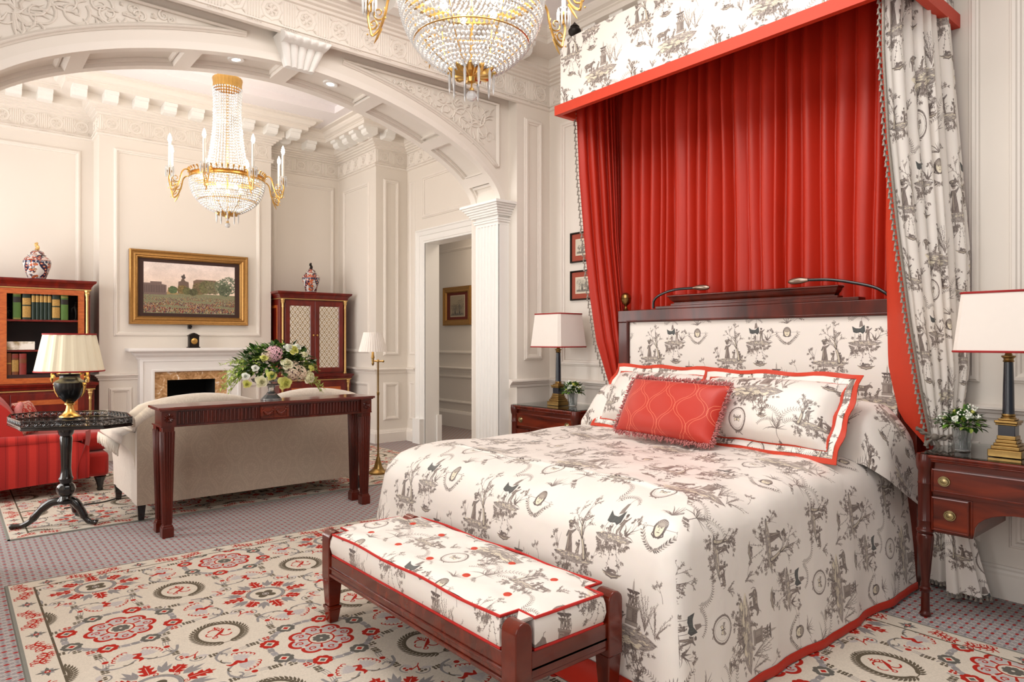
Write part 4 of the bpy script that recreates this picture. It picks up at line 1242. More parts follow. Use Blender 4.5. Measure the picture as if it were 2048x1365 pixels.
panel(m, (3.66, YP - .001, 1.09), (1, 0, 0), fy, .20, 2.01); panel(m, (3.66, YP - .001, .25), (1, 0, 0), fy, .20, .48)
for (ya, yb) in ((4.10, 3.52), (1.95, 1.10), (.98, .38), (.26, -.5)):
    panel(m, (XR - .001, ya, 1.045), (0, -1, 0), (-1, 0, 0), ya - yb, 2.03); panel(m, (XR - .001, ya, .25), (0, -1, 0), (-1, 0, 0), ya - yb, .50)
struct('trim_13', m, MT['trim'], smooth=False)
m = MB()
panel(m, (5.689, 8.60, .24 + .10), (0, -1, 0), (-1, 0, 0), 1.7, .42); panel(m, (5.689, 8.60, 1.06), (0, -1, 0), (-1, 0, 0), 1.7, 1.55)
m.sweep([(5.69, 9.5), (5.69, 5.05)], dado(.84))
struct('trim_14', m, MT['trim'], smooth=False)

# ---- doorway casing with linings and plinth blocks
m = MB()
CAS = [(0, .002), (.004, .045), (.02, .05), (.03, .04), (.075, .032), (.08, .022), (.14, .018), (.145, .01), (.165, .008)]
x = XD; pth = []
# casing swept by rectframe with its lower edge far below the floor
m.rectframe((XD, DX1 + .165, -.6), (0, -1, 0), (0, 0, 1), (-1, 0, 0), (DX1 - DX0) + .33, DZ + .165 + .6, [(a, b) for a, b in CAS])
m.box(XD - .075, XD + .02, DX1 + .01, DX1 + .175, 0, .30); m.box(XD - .075, XD + .02, DX0 - .175, DX0 - .01, 0, .30)
m.box(XD, XD + .20, DX1 - .002, DX1 + .03, 0, DZ + .02); m.box(XD, XD + .20, DX0 - .03, DX0 + .002, 0, DZ + .02); m.box(XD, XD + .20, DX0, DX1, DZ - .002, DZ + .04)
m.box(XD + .16, XD + .225, DX1 - .025, DX1 + .0, 0, .34)
struct('door_1', m, MT['white'], smooth=False)

# ---- fluted pier pilaster and capital of the arch
def pier(name, xface, sg):
    m = MB(); y0, y1 = YA - .008, YA + .30
    # fluted face looks along -sg x
    n = 6; w = (y1 - y0 - .04) / n; prof = []
    for i in range(n):
        a = y0 + .02 + i * w
        for t in range(6):
            u = t / 5; prof.append((a + w * .14 + w * .72 * u, .014 * math.sin(u * PI)))
    pts = [(y0, 0)] + prof + [(y1, 0)]
    b = len(m.v)
    for (yy, dpt) in pts:
        m.vert((xface + sg * dpt, yy, .16)); m.vert((xface + sg * dpt, yy, 2.21))
    for i in range(len(pts) - 1): m.face([b + 2 * i, b + 2 * i + 1, b + 2 * i + 3, b + 2 * i + 2])
    xo = xface + sg * .30
    m.box(min(xface + sg * .018, xo), max(xface + sg * .018, xo), y0 + .0015, y1 - .0015, .0, 2.22)
    m.box(min(xface, xo), max(xface, xo), y0, y1, 2.21, 2.40)
    m.box(min(xface - sg * .012, xo), max(xface - sg * .012, xo), y0 - .012, y1 + .012, 0, .16)
    # capital: stacked mouldings
    for (z, h, e) in ((2.235, .018, .012), (2.253, .012, .02), (2.285, .016, .03), (2.301, .018, .042), (2.319, .018, .056), (2.337, .018, .070), (2.355, .016, .085), (2.371, .022, .10)):
        m.box(min(xface - sg * e, xo), max(xface - sg * e, xo), y0 - e, y1 + e, z, z + h)
    return struct(name, m, MT['white'], smooth=False, bevel=.002)
pier('trim_15', AX + AR - .03, 1); pier('trim_16', AX - AR + .03, -1)
# window frames in the window wall
for i, (a, b) in enumerate(WIN):
    m = MB(); w = b - a
    m.rectframe((XL - .12, a, .45), (0, 1, 0), (0, 0, 1), (1, 0, 0), w, 2.55, [(0, -.03), (0, .04), (.06, .04), (.06, -.03)])
    m.box(XL - .13, XL - .1, a, b, 1.70, 1.75); m.box(XL - .13, XL - .1, (a + b) / 2 - .02, (a + b) / 2 + .02, .45, 3.0)
    struct('window_%d' % (i + 1), m, MT['white'], smooth=False)

# recessed downlights in the arch soffit
for dx, lab in ((-.325, 'recessed downlight in the arch soffit, left of the keystone'), (.33, 'recessed downlight in the arch soffit, right of the keystone')):
    x = AX + dx; z = arch_z(x) + .040; cy = YA + .195
    sl = -(arch_z(x + .01) - arch_z(x - .01)) / .02
    t = thing('downlight', lab, 'light', (x, cy, z))
    mat = Matrix.Translation((x, cy, z)) @ Matrix.Rotation(math.atan(sl), 4, 'Y')
    a = MB(); a.lathe((0, 0, 0), [(.026, .004), (.028, -.006), (.050, -.008), (.052, .004)], 24); a.xform(mat); part('rim', a, MT['white'], t)
    a = MB(); a.lathe((0, 0, 0), [(1e-5, .0), (.026, .0)], 24, caps=False); a.xform(mat); part('lamp_face', a, MT['spot'], t)
# ---------------------------------------------------------------- rugs
def rug(name, x0, x1, y0, y1, ox, oy, label, bw=.105):
    """ox, oy: where a star motif is centred"""
    t = thing(name, label, 'rug', ((x0 + x1) / 2, (y0 + y1) / 2, 0))
    z = .009
    m = MB(); b = len(m.v)
    X0, X1, Y0, Y1 = x0 + bw, x1 - bw, y0 + bw, y1 - bw
    m.v += [(X0, Y0, z), (X1, Y0, z), (X1, Y1, z), (X0, Y1, z)]
    m.face([0, 1, 2, 3], [(X0 - ox, Y0 - oy), (X1 - ox, Y0 - oy), (X1 - ox, Y1 - oy), (X0 - ox, Y1 - oy)])
    part('woven_field', m, MT['rug'], t, smooth=False)
    m = MB()
    O = [(x0, y0), (x1, y0), (x1, y1), (x0, y1)]; I = [(X0, Y0), (X1, Y0), (X1, Y1), (X0, Y1)]
    for k in range(4):
        a, b_, c, d = O[k], O[(k + 1) % 4], I[(k + 1) % 4], I[k]
        L = math.dist(a, b_); s0 = len(m.v)
        for p in (a, b_, c, d): m.vert((p[0], p[1], z))
        m.face([s0, s0 + 1, s0 + 2, s0 + 3], [(0, .11), (L, .11), (L - bw, 0), (bw, 0)])
    part('woven_border', m, MT['rugb'], t, smooth=False)
    m = MB(); m.sweep(O + [O[0]], [(0, z), (.012, z), (.016, 0), (0, 0)], 1, capends=False)
    m.box(x0, x1, y0, y1, .001, .008)
    part('bound_edge', m, MT['rugedge'], t, smooth=False)
    return t
rug('patterned_rug', .235, 3.27, -.45, 4.262, .575, 3.975, 'large cream rug with red rosettes and grey wreaths under the bed and bench')
rug('patterned_rug', .300, 3.88, 5.262, 7.42, .62 + .14, 5.62, 'cream and red rug under the sofa and tripod table beyond the arch')

# ---------------------------------------------------------------- bed
BX0, BX1, BY0, BY1, BZ = 1.83, 3.72, 1.36, 3.34, .675
bed = thing('bed', 'wide bed with a mahogany framed toile headboard', 'bed', (2.8, 2.35, 0))
m = MB(); m.box(1.95, 3.70, 1.45, 3.25, .10, .34); part('bed_base', m, MT['redband'], bed, bevel=.02)
m = MB(); m.box(1.93, 3.70, 1.43, 3.27, .34, .61); part('mattress', m, MT['linen'], bed, bevel=.05)
m = MB()
def skirt_pt(u, v, path, amp=.012, k=30, flare=.04):
    L = [0]
    for i in range(1, len(path)): L.append(L[-1] + math.dist(path[i - 1], path[i]))
    s_ = u * L[-1]; i = 1
    while i < len(L) - 1 and s_ > L[i]: i += 1
    t = (s_ - L[i - 1]) / max(1e-9, L[i] - L[i - 1])
    x = path[i - 1][0] + (path[i][0] - path[i - 1][0]) * t; y = path[i - 1][1] + (path[i][1] - path[i - 1][1]) * t
    return x, y, s_
def rrect(x0, x1, y0, y1, r, head=True, n=8):
    """U-shaped outline from the head along the near side, round the foot and back along the far side"""
    P = [(x1, y0)]
    for i in range(n + 1):
        a = -PI / 2 - PI / 2 * i / n; P.append((x0 + r + r * math.cos(a), y0 + r + r * math.sin(a)))
    for i in range(n + 1):
        a = PI - PI / 2 * i / n; P.append((x0 + r + r * math.cos(a), y1 - r + r * math.sin(a)))
    P.append((x1, y1)); return P
sk = rrect(1.86, 3.70, 1.40, 3.30, .06)
def skf(u, v):
    x, y, s_ = skirt_pt(u, v, sk)
    cx, cy = 2.9, 2.35; d = .03 * (1 - v)
    nx = -1 if x < 1.95 else 0; ny = -1 if y < 1.5 else (1 if y > 3.2 else 0)
    w = .010 * math.sin(s_ * 26) * (1 - v) + .006 * math.sin(s_ * 61)
    return (x + nx * (d + w), y + ny * (d + w), .012 + .42 * v)
m.grid(220, 6, skf); part('valance', m, MT['red'], bed, smooth=True)
# headboard
HX = 3.78
m = MB(); fr = []
HY0, HY1 = 1.305, 3.265
m.box(3.72, HX, HY1 - .09, HY1, .0, 1.384); m.box(3.72, HX, HY0, HY0 + .09, 0, 1.384); m.box(3.715, HX + .005, HY0, HY1, 1.384, 1.468)
m.rectframe((3.722, HY1 - .075, .40), (0, -1, 0), (0, 0, 1), (-1, 0, 0), (HY1 - HY0) - .15, 1.0, [(0, 0), (.003, .008), (.012, .008), (.018, 0), (.02, -.02)])
part('headboard_frame', m, MT['mahog'], bed, bevel=.004)
m = MB(); b = 0
m.v += [(3.735, HY1 - .09, .5), (3.735, HY0 + .09, .5), (3.735, HY0 + .09, 1.39), (3.735, HY1 - .09, 1.39)]
y0 = HY1 - .09
m.face([0, 1, 2, 3], [(0, .5), (y0 - HY0 - .09, .5), (y0 - HY0 - .09, 1.39), (0, 1.39)])
o = part('headboard_panel', m, MT['toile_flat'], bed, smooth=False); 
m = MB()
m.box(3.715, 3.80, 1.585, 2.93, 1.468, 1.486); m.box(3.725, 3.79, 1.70, 2.81, 1.486, 1.500)
CP = [(0, 1.500), (.0, 1.508), (.014, 1.520), (.022, 1.532), (.026, 1.544), (.034, 1.546), (.034, 1.553), (.028, 1.556), (-.03, 1.560)]
m.sweep([(3.77, 1.72), (3.735, 1.72), (3.735, 2.79), (3.77, 2.79)], CP, side=-1)
m.box(3.735, 3.79, 1.72, 2.79, 1.50, 1.556)
part('crest_rail', m, MT['mahog'], bed, bevel=.002)
for y in (HY1 - .045, HY0 + .045):
    m = MB(); m.lathe((3.75, y, 1.468), [(.016, 0), (.020, .006), (.010, .012), (.012, .02), (.007, .03), (.012, .038), (.018, .044), (.030, .055), (.0365, .072), (.0375, .088), (.039, .090), (.0375, .092), (.034, .108), (.024, .122), (.008, .129), (1e-4, .13)], 24, wob=lambda a, z: 1 + .02 * math.cos(14 * a))
    part('finial', m, MT['brass'], bed)
for pts, hd in (([(3.74, 2.966, 1.475), (3.735, 2.955, 1.53), (3.73, 2.893, 1.567), (3.72, 2.77, 1.592), (3.715, 2.62, 1.594)], [(3.715, 2.62, 1.594), (3.713, 2.57, 1.594), (3.712, 2.50, 1.590)]),
                ([(3.74, 1.431, 1.470), (3.735, 1.46, 1.50), (3.73, 1.517, 1.534), (3.72, 1.632, 1.566), (3.71, 1.74, 1.586), (3.70, 1.851, 1.592)], [(3.70, 1.851, 1.592), (3.70, 1.90, 1.592), (3.70, 1.968, 1.588)])):
    m = MB(); m.tube(smoothpath(pts, 6), .0085, 10); rl = part('reading_lamp', m, MT['black'], bed)
    m = MB(); m.tube(smoothpath(hd, 6), [.010, .011, .0125, .0145, .0165, .018, .0185, .0185, .0185, .0180, .0165, .014, .006][:13], 12); o = part('lamp_head', m, MT['pewter'], rl)

# ---------------------------------------------------------------- bedspread
def prof_at(side):
    """(inset, z, arc) rings; hem first"""
    return None
NS, NF, NC = 46, 46, 9
def ring(inset):
    """plan outline at given inset (positive inwards)"""
    x0, x1, y0, y1 = BX0 + inset, BX1, BY0 + inset, BY1 - inset
    r = max(.09 - inset * .5, .02)
    P = []
    for i in range(NS): t = i / NS; P.append((x1 + (x0 + r - x1) * t, y0, 0, -1, 's'))
    for i in range(NC): a = -PI / 2 - PI / 2 * i / (NC - 1); P.append((x0 + r + r * math.cos(a), y0 + r + r * math.sin(a), math.cos(a), math.sin(a), 's' if i < NC / 2 else 'f'))
    for i in range(1, NF): t = i / NF; P.append((x0, y0 + r + (y1 - y0 - 2 * r) * t, -1, 0, 'f'))
    for i in range(NC): a = PI - PI / 2 * i / (NC - 1); P.append((x0 + r + r * math.cos(a), y1 - r + r * math.sin(a), math.cos(a), math.sin(a), 'f' if i < NC / 2 else 'n'))
    for i in range(1, NS + 1): t = i / NS; P.append((x0 + r + (x1 - x0 - r) * t, y1, 0, 1, 'n'))
    return P
# rings: (inset for sides, inset extra at foot, z)
RG = [(-.055, -.045, .046), (-.05, -.04, .10), (-.044, -.035, .18), (-.036, -.03, .27), (-.026, -.02, .36), (-.014, -.01, .45), (-.004, .0, .52), (.004, .015, .57), (.016, .045, .605), (.034, .09, .635), (.058, .15, .655), (.09, .22, .670), (.13, .30, .680), (.19, .38, .686)]
def bump_top(x, y):
    return (.010 * math.sin(x * 3.1 + y * 1.2) * math.sin(y * 2.7 + .4) + .006 * math.sin(x * 7.3 - y * 5.1 + 1.7) + .0035 * math.sin(x * 17 + 2.5 * math.sin(y * 6)) + .004 * math.sin(y * 21 + 2 * math.sin(x * 4)) + .003 * math.sin(x * 34 + 3 * math.sin(y * 5 + x)) * math.exp(-((y - 1.5) / .35) ** 2))
def spread_pt(ri, k):
    ins, foot, z = RG[ri]
    p = ring(ins)[k]; x, y, nx, ny, s_ = p
    # foot edge is rounder and hangs a bit further in
    fx = max(0.0, 1 - (x - BX0) / .55); x = x + max(0, (foot - ins)) * (fx ** 1.2)
    drop = max(0, .60 - z) / .55
    per = (x * 1.0) * (1 if s_ != 'f' else 0) + y * (1 if s_ == 'f' else 0)
    amp = .013 * drop ** 1.1
    w = math.sin(per * 9.2 + 1.0 + .6 * math.sin(per * 3.7)) + .55 * math.sin(per * 19.0 + .5) + .25 * math.sin(per * 37 + 2)
    if 0 < k < NS + 8 + NC and s_ != 'f' and NS - 4 < k: w += .8
    cor = math.exp(-((k - NS - NC / 2) / 2.2) ** 2) + math.exp(-((k - NS - NC - NF - NC / 2 + 1) / 2.6) ** 2)
    o = amp * w * .62 + cor * (.050 * drop)
    if s_ == 'f': o *= .55
    zz = z + (bump_top(x, y) if ri >= 8 else 0)
    return (x + nx * o, y + ny * o, zz)
def edge_arc(ri):
    """cloth length from the ring to the flat top"""
    a = 0
    for i in range(ri, len(RG) - 1): a += math.hypot(RG[i + 1][0] - RG[i][0], RG[i + 1][2] - RG[i][2])
    return a
NP = len(ring(0)); m = MB(); grid_id = []
for ri in range(len(RG)):
    grid_id.append([m.vert(spread_pt(ri, k)) for k in range(NP)])
lastins = RG[-1][0]
def uv_edge(ri, k, s_):
    a = edge_arc(ri); x, y, _ = m.v[grid_id[ri][k]]
    if s_ == 's': return (-(BY0 + lastins - a) + .118, x + .14)
    if s_ == 'n': return (-(BY1 - lastins + a) + .118, x + .14)
    return (-y + .118, BX0 + .38 - a)
for ri in range(len(RG) - 1):
    ref = ring(RG[ri][0])
    for k in range(NP - 1):
        s_ = ref[k][4] if ref[k][4] == ref[k + 1][4] else ref[k + 1][4]
        if ri >= len(RG) - 4:
            f = lambda r_, q: (-m.v[grid_id[r_][q]][1], m.v[grid_id[r_][q]][0]) if s_ != 'x' else None
            # blend region: still edge mapping for clean continuity
        uv = [uv_edge(ri, k, s_), uv_edge(ri + 1, k, s_), uv_edge(ri + 1, k + 1, s_), uv_edge(ri, k + 1, s_)]
        m.face([grid_id[ri][k], grid_id[ri + 1][k], grid_id[ri + 1][k + 1], grid_id[ri][k + 1]], uv)
# interior: join mirrored points of the last ring
half = NP // 2; MC = 26; rows = []
for k in range(half + 1):
    a = m.v[grid_id[-1][k]]; b_ = m.v[grid_id[-1][NP - 1 - k]]
    row = [grid_id[-1][k]]
    for c in range(1, MC):
        t = c / MC; x = a[0] + (b_[0] - a[0]) * t; y = a[1] + (b_[1] - a[1]) * t
        row.append(m.vert((x, y, RG[-1][2] + bump_top(x, y) * 1.0 + .006 * math.sin(PI * t))))
    row.append(grid_id[-1][NP - 1 - k]); rows.append(row)
for k in range(half):
    for c in range(MC):
        q = [rows[k][c], rows[k][c + 1], rows[k + 1][c + 1], rows[k + 1][c]]
        if len(set(q)) < 4: q = list(dict.fromkeys(q))
        m.face(q, [(-m.v[i][1] + .118, m.v[i][0] + .14) for i in q])
spread = thing('bedspread', 'grey on cream toile bedspread with a red hem hanging to the floor', 'bedspread', (2.8, 2.35, .6))
# lift the far-away hem: red band continues below the toile
part('toile_cover', m, MT['toile'], spread, smooth=True)
m = MB(); ids = [[], [], []]
for k in range(NP):
    p = spread_pt(0, k); r0 = ring(RG[0][0])[k]; nx, ny = r0[2], r0[3]
    foot = max(0, -nx)
    ids[0].append(m.vert((p[0] + nx * .002, p[1] + ny * .002, p[2] + .001 + foot * .05)))
    ids[1].append(m.vert((p[0] + nx * .006, p[1] + ny * .006, p[2] + .0)))
    ids[2].append(m.vert((p[0] + nx * (.008 + foot * .05), p[1] + ny * .008, .014 - .002 * foot)))
for r_ in range(2):
    for k in range(NP - 1): m.face([ids[r_][k], ids[r_][k + 1], ids[r_ + 1][k + 1], ids[r_ + 1][k]])
part('red_hem', m, MT['red'], spread, smooth=True, label='wide red satin hem')

# covered bolster behind the pillows, cloth falling down the near side
bol = thing('bolster', 'toile covered bolster along the headboard with its cover hanging down the near side', 'bolster', (3.53, 2.35, .66))
def bolf(u, v):
    # u across (front foot to headboard), v along the bed from far side to the near side then down
    L = 3.26 - 1.50
    a = PI * u
    h = .275
    if v < .70:
        t = v / .70; y = 3.26 - L * t; e = 1.0
        x = 3.53 - .20 * math.cos(a); z = .675 + h * math.sin(a) ** .75 * (1 + .05 * math.sin(t * 17)) * min(1, .35 + t * 12)
        return (x, y, z + .010 * math.sin(y * 11 + x * 9))
    t = (v - .70) / .30
    q = t ** .9; y0_ = 1.50
    # shoulder rounding then hanging cloth
    sh = math.sin(min(q * 2.2, 1) * PI / 2)
    y = y0_ - .165 * sh - .045 * t
    top = .675 + h * math.sin(a) ** .75
    fl = max(0, q - .18) / .82
    w_ = (1 - math.cos(a)) / 2
    hang = .415 + .06 * w_ - .012 * math.sin(w_ * 12)
    z = top * (1 - fl) + hang * fl - .02 * sh * (1 - fl)
    x = (3.33 + .40 * fl ** 1.2) * (1 - w_) + (3.73 + .13 * fl) * w_
    y -= .016 * math.sin(u * 13 + 1) * t
    return (x, y, z)
def bol_uv(u, v): return (v * 2.5, u * .62 + .15)
m = MB(); m.grid(26, 70, bolf, bol_uv); part('cover', m, MT['toile'], bol, smooth=True)
m = MB()
m.tube([(3.53, 3.24, .78), (3.53, 1.50, .78)], .115, 16); part('filling', m, MT['linen'], bol)

# ---------------------------------------------------------------- pillows
def pillow_mesh(w, h, t, pin=.0, edge=.0, nu=28, nv=20):
    """front and back of a stuffed pillow in local x (width) y (height) z (thickness)"""
    def f(side):
        def g(u, v):
            a, b_ = u * 2 - 1, v * 2 - 1
            th = t * ((1 - abs(a) ** 2.6) * (1 - abs(b_) ** 2.6)) ** .5
            k = 1 - pin * (abs(a) ** 4 * 0 + (1 - abs(b_) ** 2) * 0)
            x = a * w / 2 * (1 - pin * (1 - b_ * b_) * abs(a) ** 3); y = b_ * h / 2 * (1 - pin * (1 - a * a) * abs(b_) ** 3)
            return (x, y, side * th + .004 * math.sin(a * 7 + b_ * 3) * (1 - a * a) * (1 - b_ * b_))
        return g
    m = MB()
    m.grid(nu, nv, f(1), lambda u, v: (u * w, v * h)); 
    k = len(m.f); m.grid(nu, nv, f(-1), lambda u, v: (u * w, v * h))
    for i in range(k, len(m.f)): m.f[i] = tuple(reversed(m.f[i])); m.uv[i] = list(reversed(m.uv[i]))
    return m
def basis(bl, br, up_hint, tilt_n):
    """matrix with x from bl to br and y along up_hint"""
    x = (Vector(br) - Vector(bl)).normalized(); y = Vector(up_hint); y = (y - x * y.dot(x)).normalized(); z = x.cross(y)
    c = (Vector(bl) + Vector(br)) / 2
    return x, y, z, c
def flange(m, w, h, f0, f1, wav=.007, z0=0, n=16):
    """flat band between f0 and f1 outside the w x h rectangle"""
    b = len(m.v); C = 0
    def outline(o):
        P = []
        X, Y = w / 2 + o, h / 2 + o
        for i in range(n): P.append((-X + 2 * X * i / n, -Y))
        for i in range(n): P.append((X, -Y + 2 * Y * i / n))
        for i in range(n): P.append((X - 2 * X * i / n, Y))
        for i in range(n): P.append((-X, Y - 2 * Y * i / n))
        return P
    A, B = outline(f0), outline(f1)
    for s_ in (1, -1):
        b = len(m.v)
        for i, (p, q) in enumerate(zip(A, B)):
            m.vert((p[0], p[1], z0 + .002 * s_ + wav * .5 * math.sin(i * 1.1))); m.vert((q[0], q[1], z0 + .002 * s_ + wav * math.sin(i * 1.1 + .4)))
        N_ = len(A)
        for i in range(N_):
            j = (i + 1) % N_
            f = [b + 2 * i, b + 2 * i + 1, b + 2 * j + 1, b + 2 * j]
            m.face(f if s_ > 0 else f[::-1], [(m.v[k][0] + .3, m.v[k][1] + .3) for k in (f if s_ > 0 else f[::-1])])
def place_pillow(name, label, cat, bl, br, up, w, h, t, mats, flanged=True, fringe=False, group=None):
    x, y, z, c = basis(bl, br, up, None)
    c = c + y * (h / 2)
    M4 = Matrix(((x.x, y.x, z.x, c.x), (x.y, y.y, z.y, c.y), (x.z, y.z, z.z, c.z), (0, 0, 0, 1)))
    th = thing(name, label, cat, tuple(c), group)
    a = pillow_mesh(w, h, t, .03); a.xform(M4); part('stuffed_body', a, mats[0], th, smooth=True)
    if flanged:
        a = MB(); flange(a, w - .03, h - .03, -.005, .018); a.xform(M4); part('inner_red_band', a, MT['redband'], th, smooth=True)
        a = MB(); flange(a, w - .03, h - .03, .018, .050, .010); a.xform(M4); part('toile_flange', a, MT['toile_curtain'], th, smooth=True)
        a = MB(); flange(a, w - .03, h - .03, .050, .075, .012); a.xform(M4); part('red_border', a, MT['redband'], th, smooth=True)
    if fringe:
        a = MB(); rf = random.Random(2); per = []
        n = 210
        for i in range(n):
            s_ = i / n * 2 * (w + h)
            if s_ < w: p = (-w / 2 + s_, -h / 2, 0, -1)
            elif s_ < w + h: p = (w / 2, -h / 2 + s_ - w, 1, 0)
            elif s_ < 2 * w + h: p = (w / 2 - (s_ - w - h), h / 2, 0, 1)
            else: p = (-w / 2, h / 2 - (s_ - 2 * w - h), -1, 0)
            for q in range(5):
                ax, ay = p[0] + rf.uniform(-.006, .006), p[1] + rf.uniform(-.006, .006); l = rf.uniform(.010, .020)
                dx, dy = p[2] + rf.uniform(-.5, .5), p[3] + rf.uniform(-.5, .5)
                z0_ = rf.uniform(-.010, .012)
                a.tube([(ax, ay, z0_), (ax + dx * l * .6, ay + dy * l * .6, z0_ + rf.uniform(-.006, .008)), (ax + dx * l, ay + dy * l, z0_ + rf.uniform(-.01, .01))], [.0026, .0036, .0018], 4)
        a.xform(M4); part('fringe', a, MT['fringe'], th, smooth=True)
    return th
place_pillow('pillow', 'toile pillow with red bands on the window side of the bed, behind the red cushion', 'pillow', (3.33, 3.09, .735), (3.25, 2.27, .735), (.46, .02, .74), .80, .36, .11, [MT['toile']])
place_pillow('pillow', 'large toile pillow with red banded flange, right of the red cushion', 'pillow', (3.16, 2.24, .740), (3.13, 1.50, .740), (.50, .0, .76), .78, .36, .12, [MT['toile']])
place_pillow('cushion', 'red cushion with ogee stitching and mauve fringe in front of the pillows', 'cushion', (2.98, 2.63, .735), (2.95, 1.99, .725), (.42, -.04, .76), .66, .335, .085, [MT['ogee']], False, True)

# ---------------------------------------------------------------- canopy
CX0, CY0, CY1, CZ0, CZ1 = 3.32, 1.215, 3.45, 2.84, 3.30
can = thing('bed_canopy', 'toile covered bed canopy with a red band, fixed high on the wall', 'canopy', (3.7, 2.33, CZ0))
m = MB()
def vside(m, a, b, z0, z1, off=0):
    L = math.dist(a, b); s0 = len(m.v)
    m.v += [(a[0], a[1], z0), (b[0], b[1], z0), (b[0], b[1], z1), (a[0], a[1], z1)]
    m.face([s0, s0 + 1, s0 + 2, s0 + 3], [(off, z0), (off + L, z0), (off + L, z1), (off, z1)])
A, B, C, D = (XR - .002, CY1), (CX0, CY1), (CX0, CY0), (XR - .002, CY0)
vside(m, A, B, CZ0 + .06, CZ1 + .06, 0); vside(m, B, C, CZ0 + .06, CZ1 + .06, .63); vside(m, C, D, CZ0 + .06, CZ1 + .06, 2.86)
m.box(CX0 + .003, XR - .003, CY0 + .003, CY1 - .003, CZ1 + .03, CZ1 + .055)
part('toile_valance', m, MT['toile_curtain'], can, smooth=False)
m = MB()
m.sweep([A, B, C, D], [(.0, CZ0 + .067), (-.004, CZ0 + .067), (-.012, CZ0 + .06), (-.012, CZ0 + .005), (-.006, CZ0), (.03, CZ0), (.03, CZ0 + .067)], side=1)
o = part('red_band', m, MT['redband'], can, smooth=False)
m = MB(); m.box(CX0 + .01, XR - .01, CY0 + .01, CY1 - .01, CZ1 - .03, CZ1 - .01); part('lining', m, MT['red'], can, smooth=False)
m = MB(); m.lathe((3.40, 3.39, CZ1 + .055), [(.030, 0), (.030, .008), (.012, .016), (.010, .032), (.022, .042), (.042, .065), (.046, .085), (.038, .10), (.030, .108), (.034, .112), (.024, .122), (.006, .14), (1e-4, .15)], 24)
part('urn_finial', m, MT['bronze'], can)

# ---------------------------------------------------------------- curtains
pl = random.Random(9)
def pleat_fn(seed, n, L):
    """irregular pleats: returns f(s)->offset"""
    q = random.Random(seed); xs = [0]
    for i in range(n): xs.append(xs[-1] + q.uniform(.6, 1.5))
    k = L / xs[-1]; xs = [x * k for x in xs]; amp = [q.uniform(.6, 1.2) for _ in xs]
    def f(s_):
        i = 0
        while i < len(xs) - 2 and s_ > xs[i + 1]: i += 1
        t = (s_ - xs[i]) / max(1e-6, xs[i + 1] - xs[i]); t = min(max(t, 0), 1)
        return amp[i] * math.sin(PI * t) ** .8 - .25
    return f
back = thing('bed_curtain', 'gathered red satin curtain hanging flat behind the headboard', 'curtain', (3.86, 2.33, 0))
fA = pleat_fn(3, 25, 2.2)
def backf(u, v):
    y = 3.44 - 2.2 * u; z = .5 + (CZ1 - .04 - .5) * v
    s_ = 2.2 * u + .010 * math.sin(v * 3 + u * 9)
    g = 1 - .35 * max(0, (v - .85) / .15)
    return (3.885 - .062 * fA(s_) * g - .004 * math.sin(u * 150) + .005 * math.sin(v * 11 + u * 31), y + .006 * math.sin(v * 3 + u * 23), z)
m = MB(); m.grid(420, 40, backf); part('pleated_cloth', m, MT['red'], back, smooth=True)

def lerp3(K, t):
    """piecewise smooth interpolation of key points [(t, (x,y,z))]"""
    for i in range(len(K) - 1):
        if t <= K[i + 1][0] or i == len(K) - 2:
            a = (t - K[i][0]) / (K[i + 1][0] - K[i][0]); a = min(max(a, 0), 1)
            return tuple(K[i][1][j] + (K[i + 1][1][j] - K[i][1][j]) * a for j in range(3))
def trim_tassels(m, pts, dirn, n, rf, hang=.028):
    """tasselled trim along pts"""
    P = [Vector(p) for p in pts]; L = [0]
    for i in range(1, len(P)): L.append(L[-1] + (P[i] - P[i - 1]).length)
    j = 0
    for i in range(n):
        s_ = (i + .5) / n * L[-1]
        while j < len(L) - 2 and s_ > L[j + 1]: j += 1
        p = P[j].lerp(P[j + 1], (s_ - L[j]) / max(1e-6, L[j + 1] - L[j]))
        d = Vector(dirn) * (.014 if i % 2 else .020)
        b_ = p + d
        m.tube([p, p + d * .5, b_], .0022, 4)
        m.tube([b_, b_ + Vector((0, 0, -.006)), b_ + Vector((0, 0, -.010)), b_ + Vector((0, 0, -hang))], [.004, .006, .0035, .0078], 6)
# left curtain: red satin, drawn in towards the headboard
left = thing('bed_curtain', 'red satin curtain with tasselled edge tied back beside the left nightstand', 'curtain', (3.75, 3.40, 0))
EL = [(0, (3.44, 3.43, 3.22)), (.18, (3.49, 3.435, 2.45)), (.36, (3.545, 3.44, 2.0)), (.55, (3.605, 3.44, 1.58)), (.72, (3.66, 3.425, 1.24)), (.87, (3.735, 3.38, .96)), (1.0, (3.80, 3.33, .74))]
WL = [(0, (3.90, 3.42, 3.22)), (.4, (3.90, 3.40, 2.0)), (.75, (3.89, 3.33, 1.24)), (1.0, (3.88, 3.30, .74))]
ML = [(0, (3.70, 3.36, 3.22)), (.4, (3.74, 3.30, 2.0)), (.75, (3.78, 3.22, 1.24)), (1.0, (3.84, 3.26, .74))]
def qb(a, b_, c, t): return tuple(a[i] * (1 - t) ** 2 + 2 * b_[i] * t * (1 - t) + c[i] * t * t for i in range(3))
fL = pleat_fn(12, 7, 1.0)
def leftf(u, v):
    a, b_, c = lerp3(EL, v), lerp3(ML, v), lerp3(WL, v)
    p = qb(a, b_, c, u); g = .040 * (1 - .55 * v) * min(1, u * 6) * min(1, (1 - u) * 6 + .2)
    o = fL(u) * g
    return (p[0] - o * .7, p[1] - o, p[2])
m = MB(); m.grid(90, 44, leftf); part('satin_cloth', m, MT['red'], left, smooth=True)
m = MB(); trim_tassels(m, [leftf(0, i / 60) for i in range(61)], (-.45, .9, 0), 92, None); 
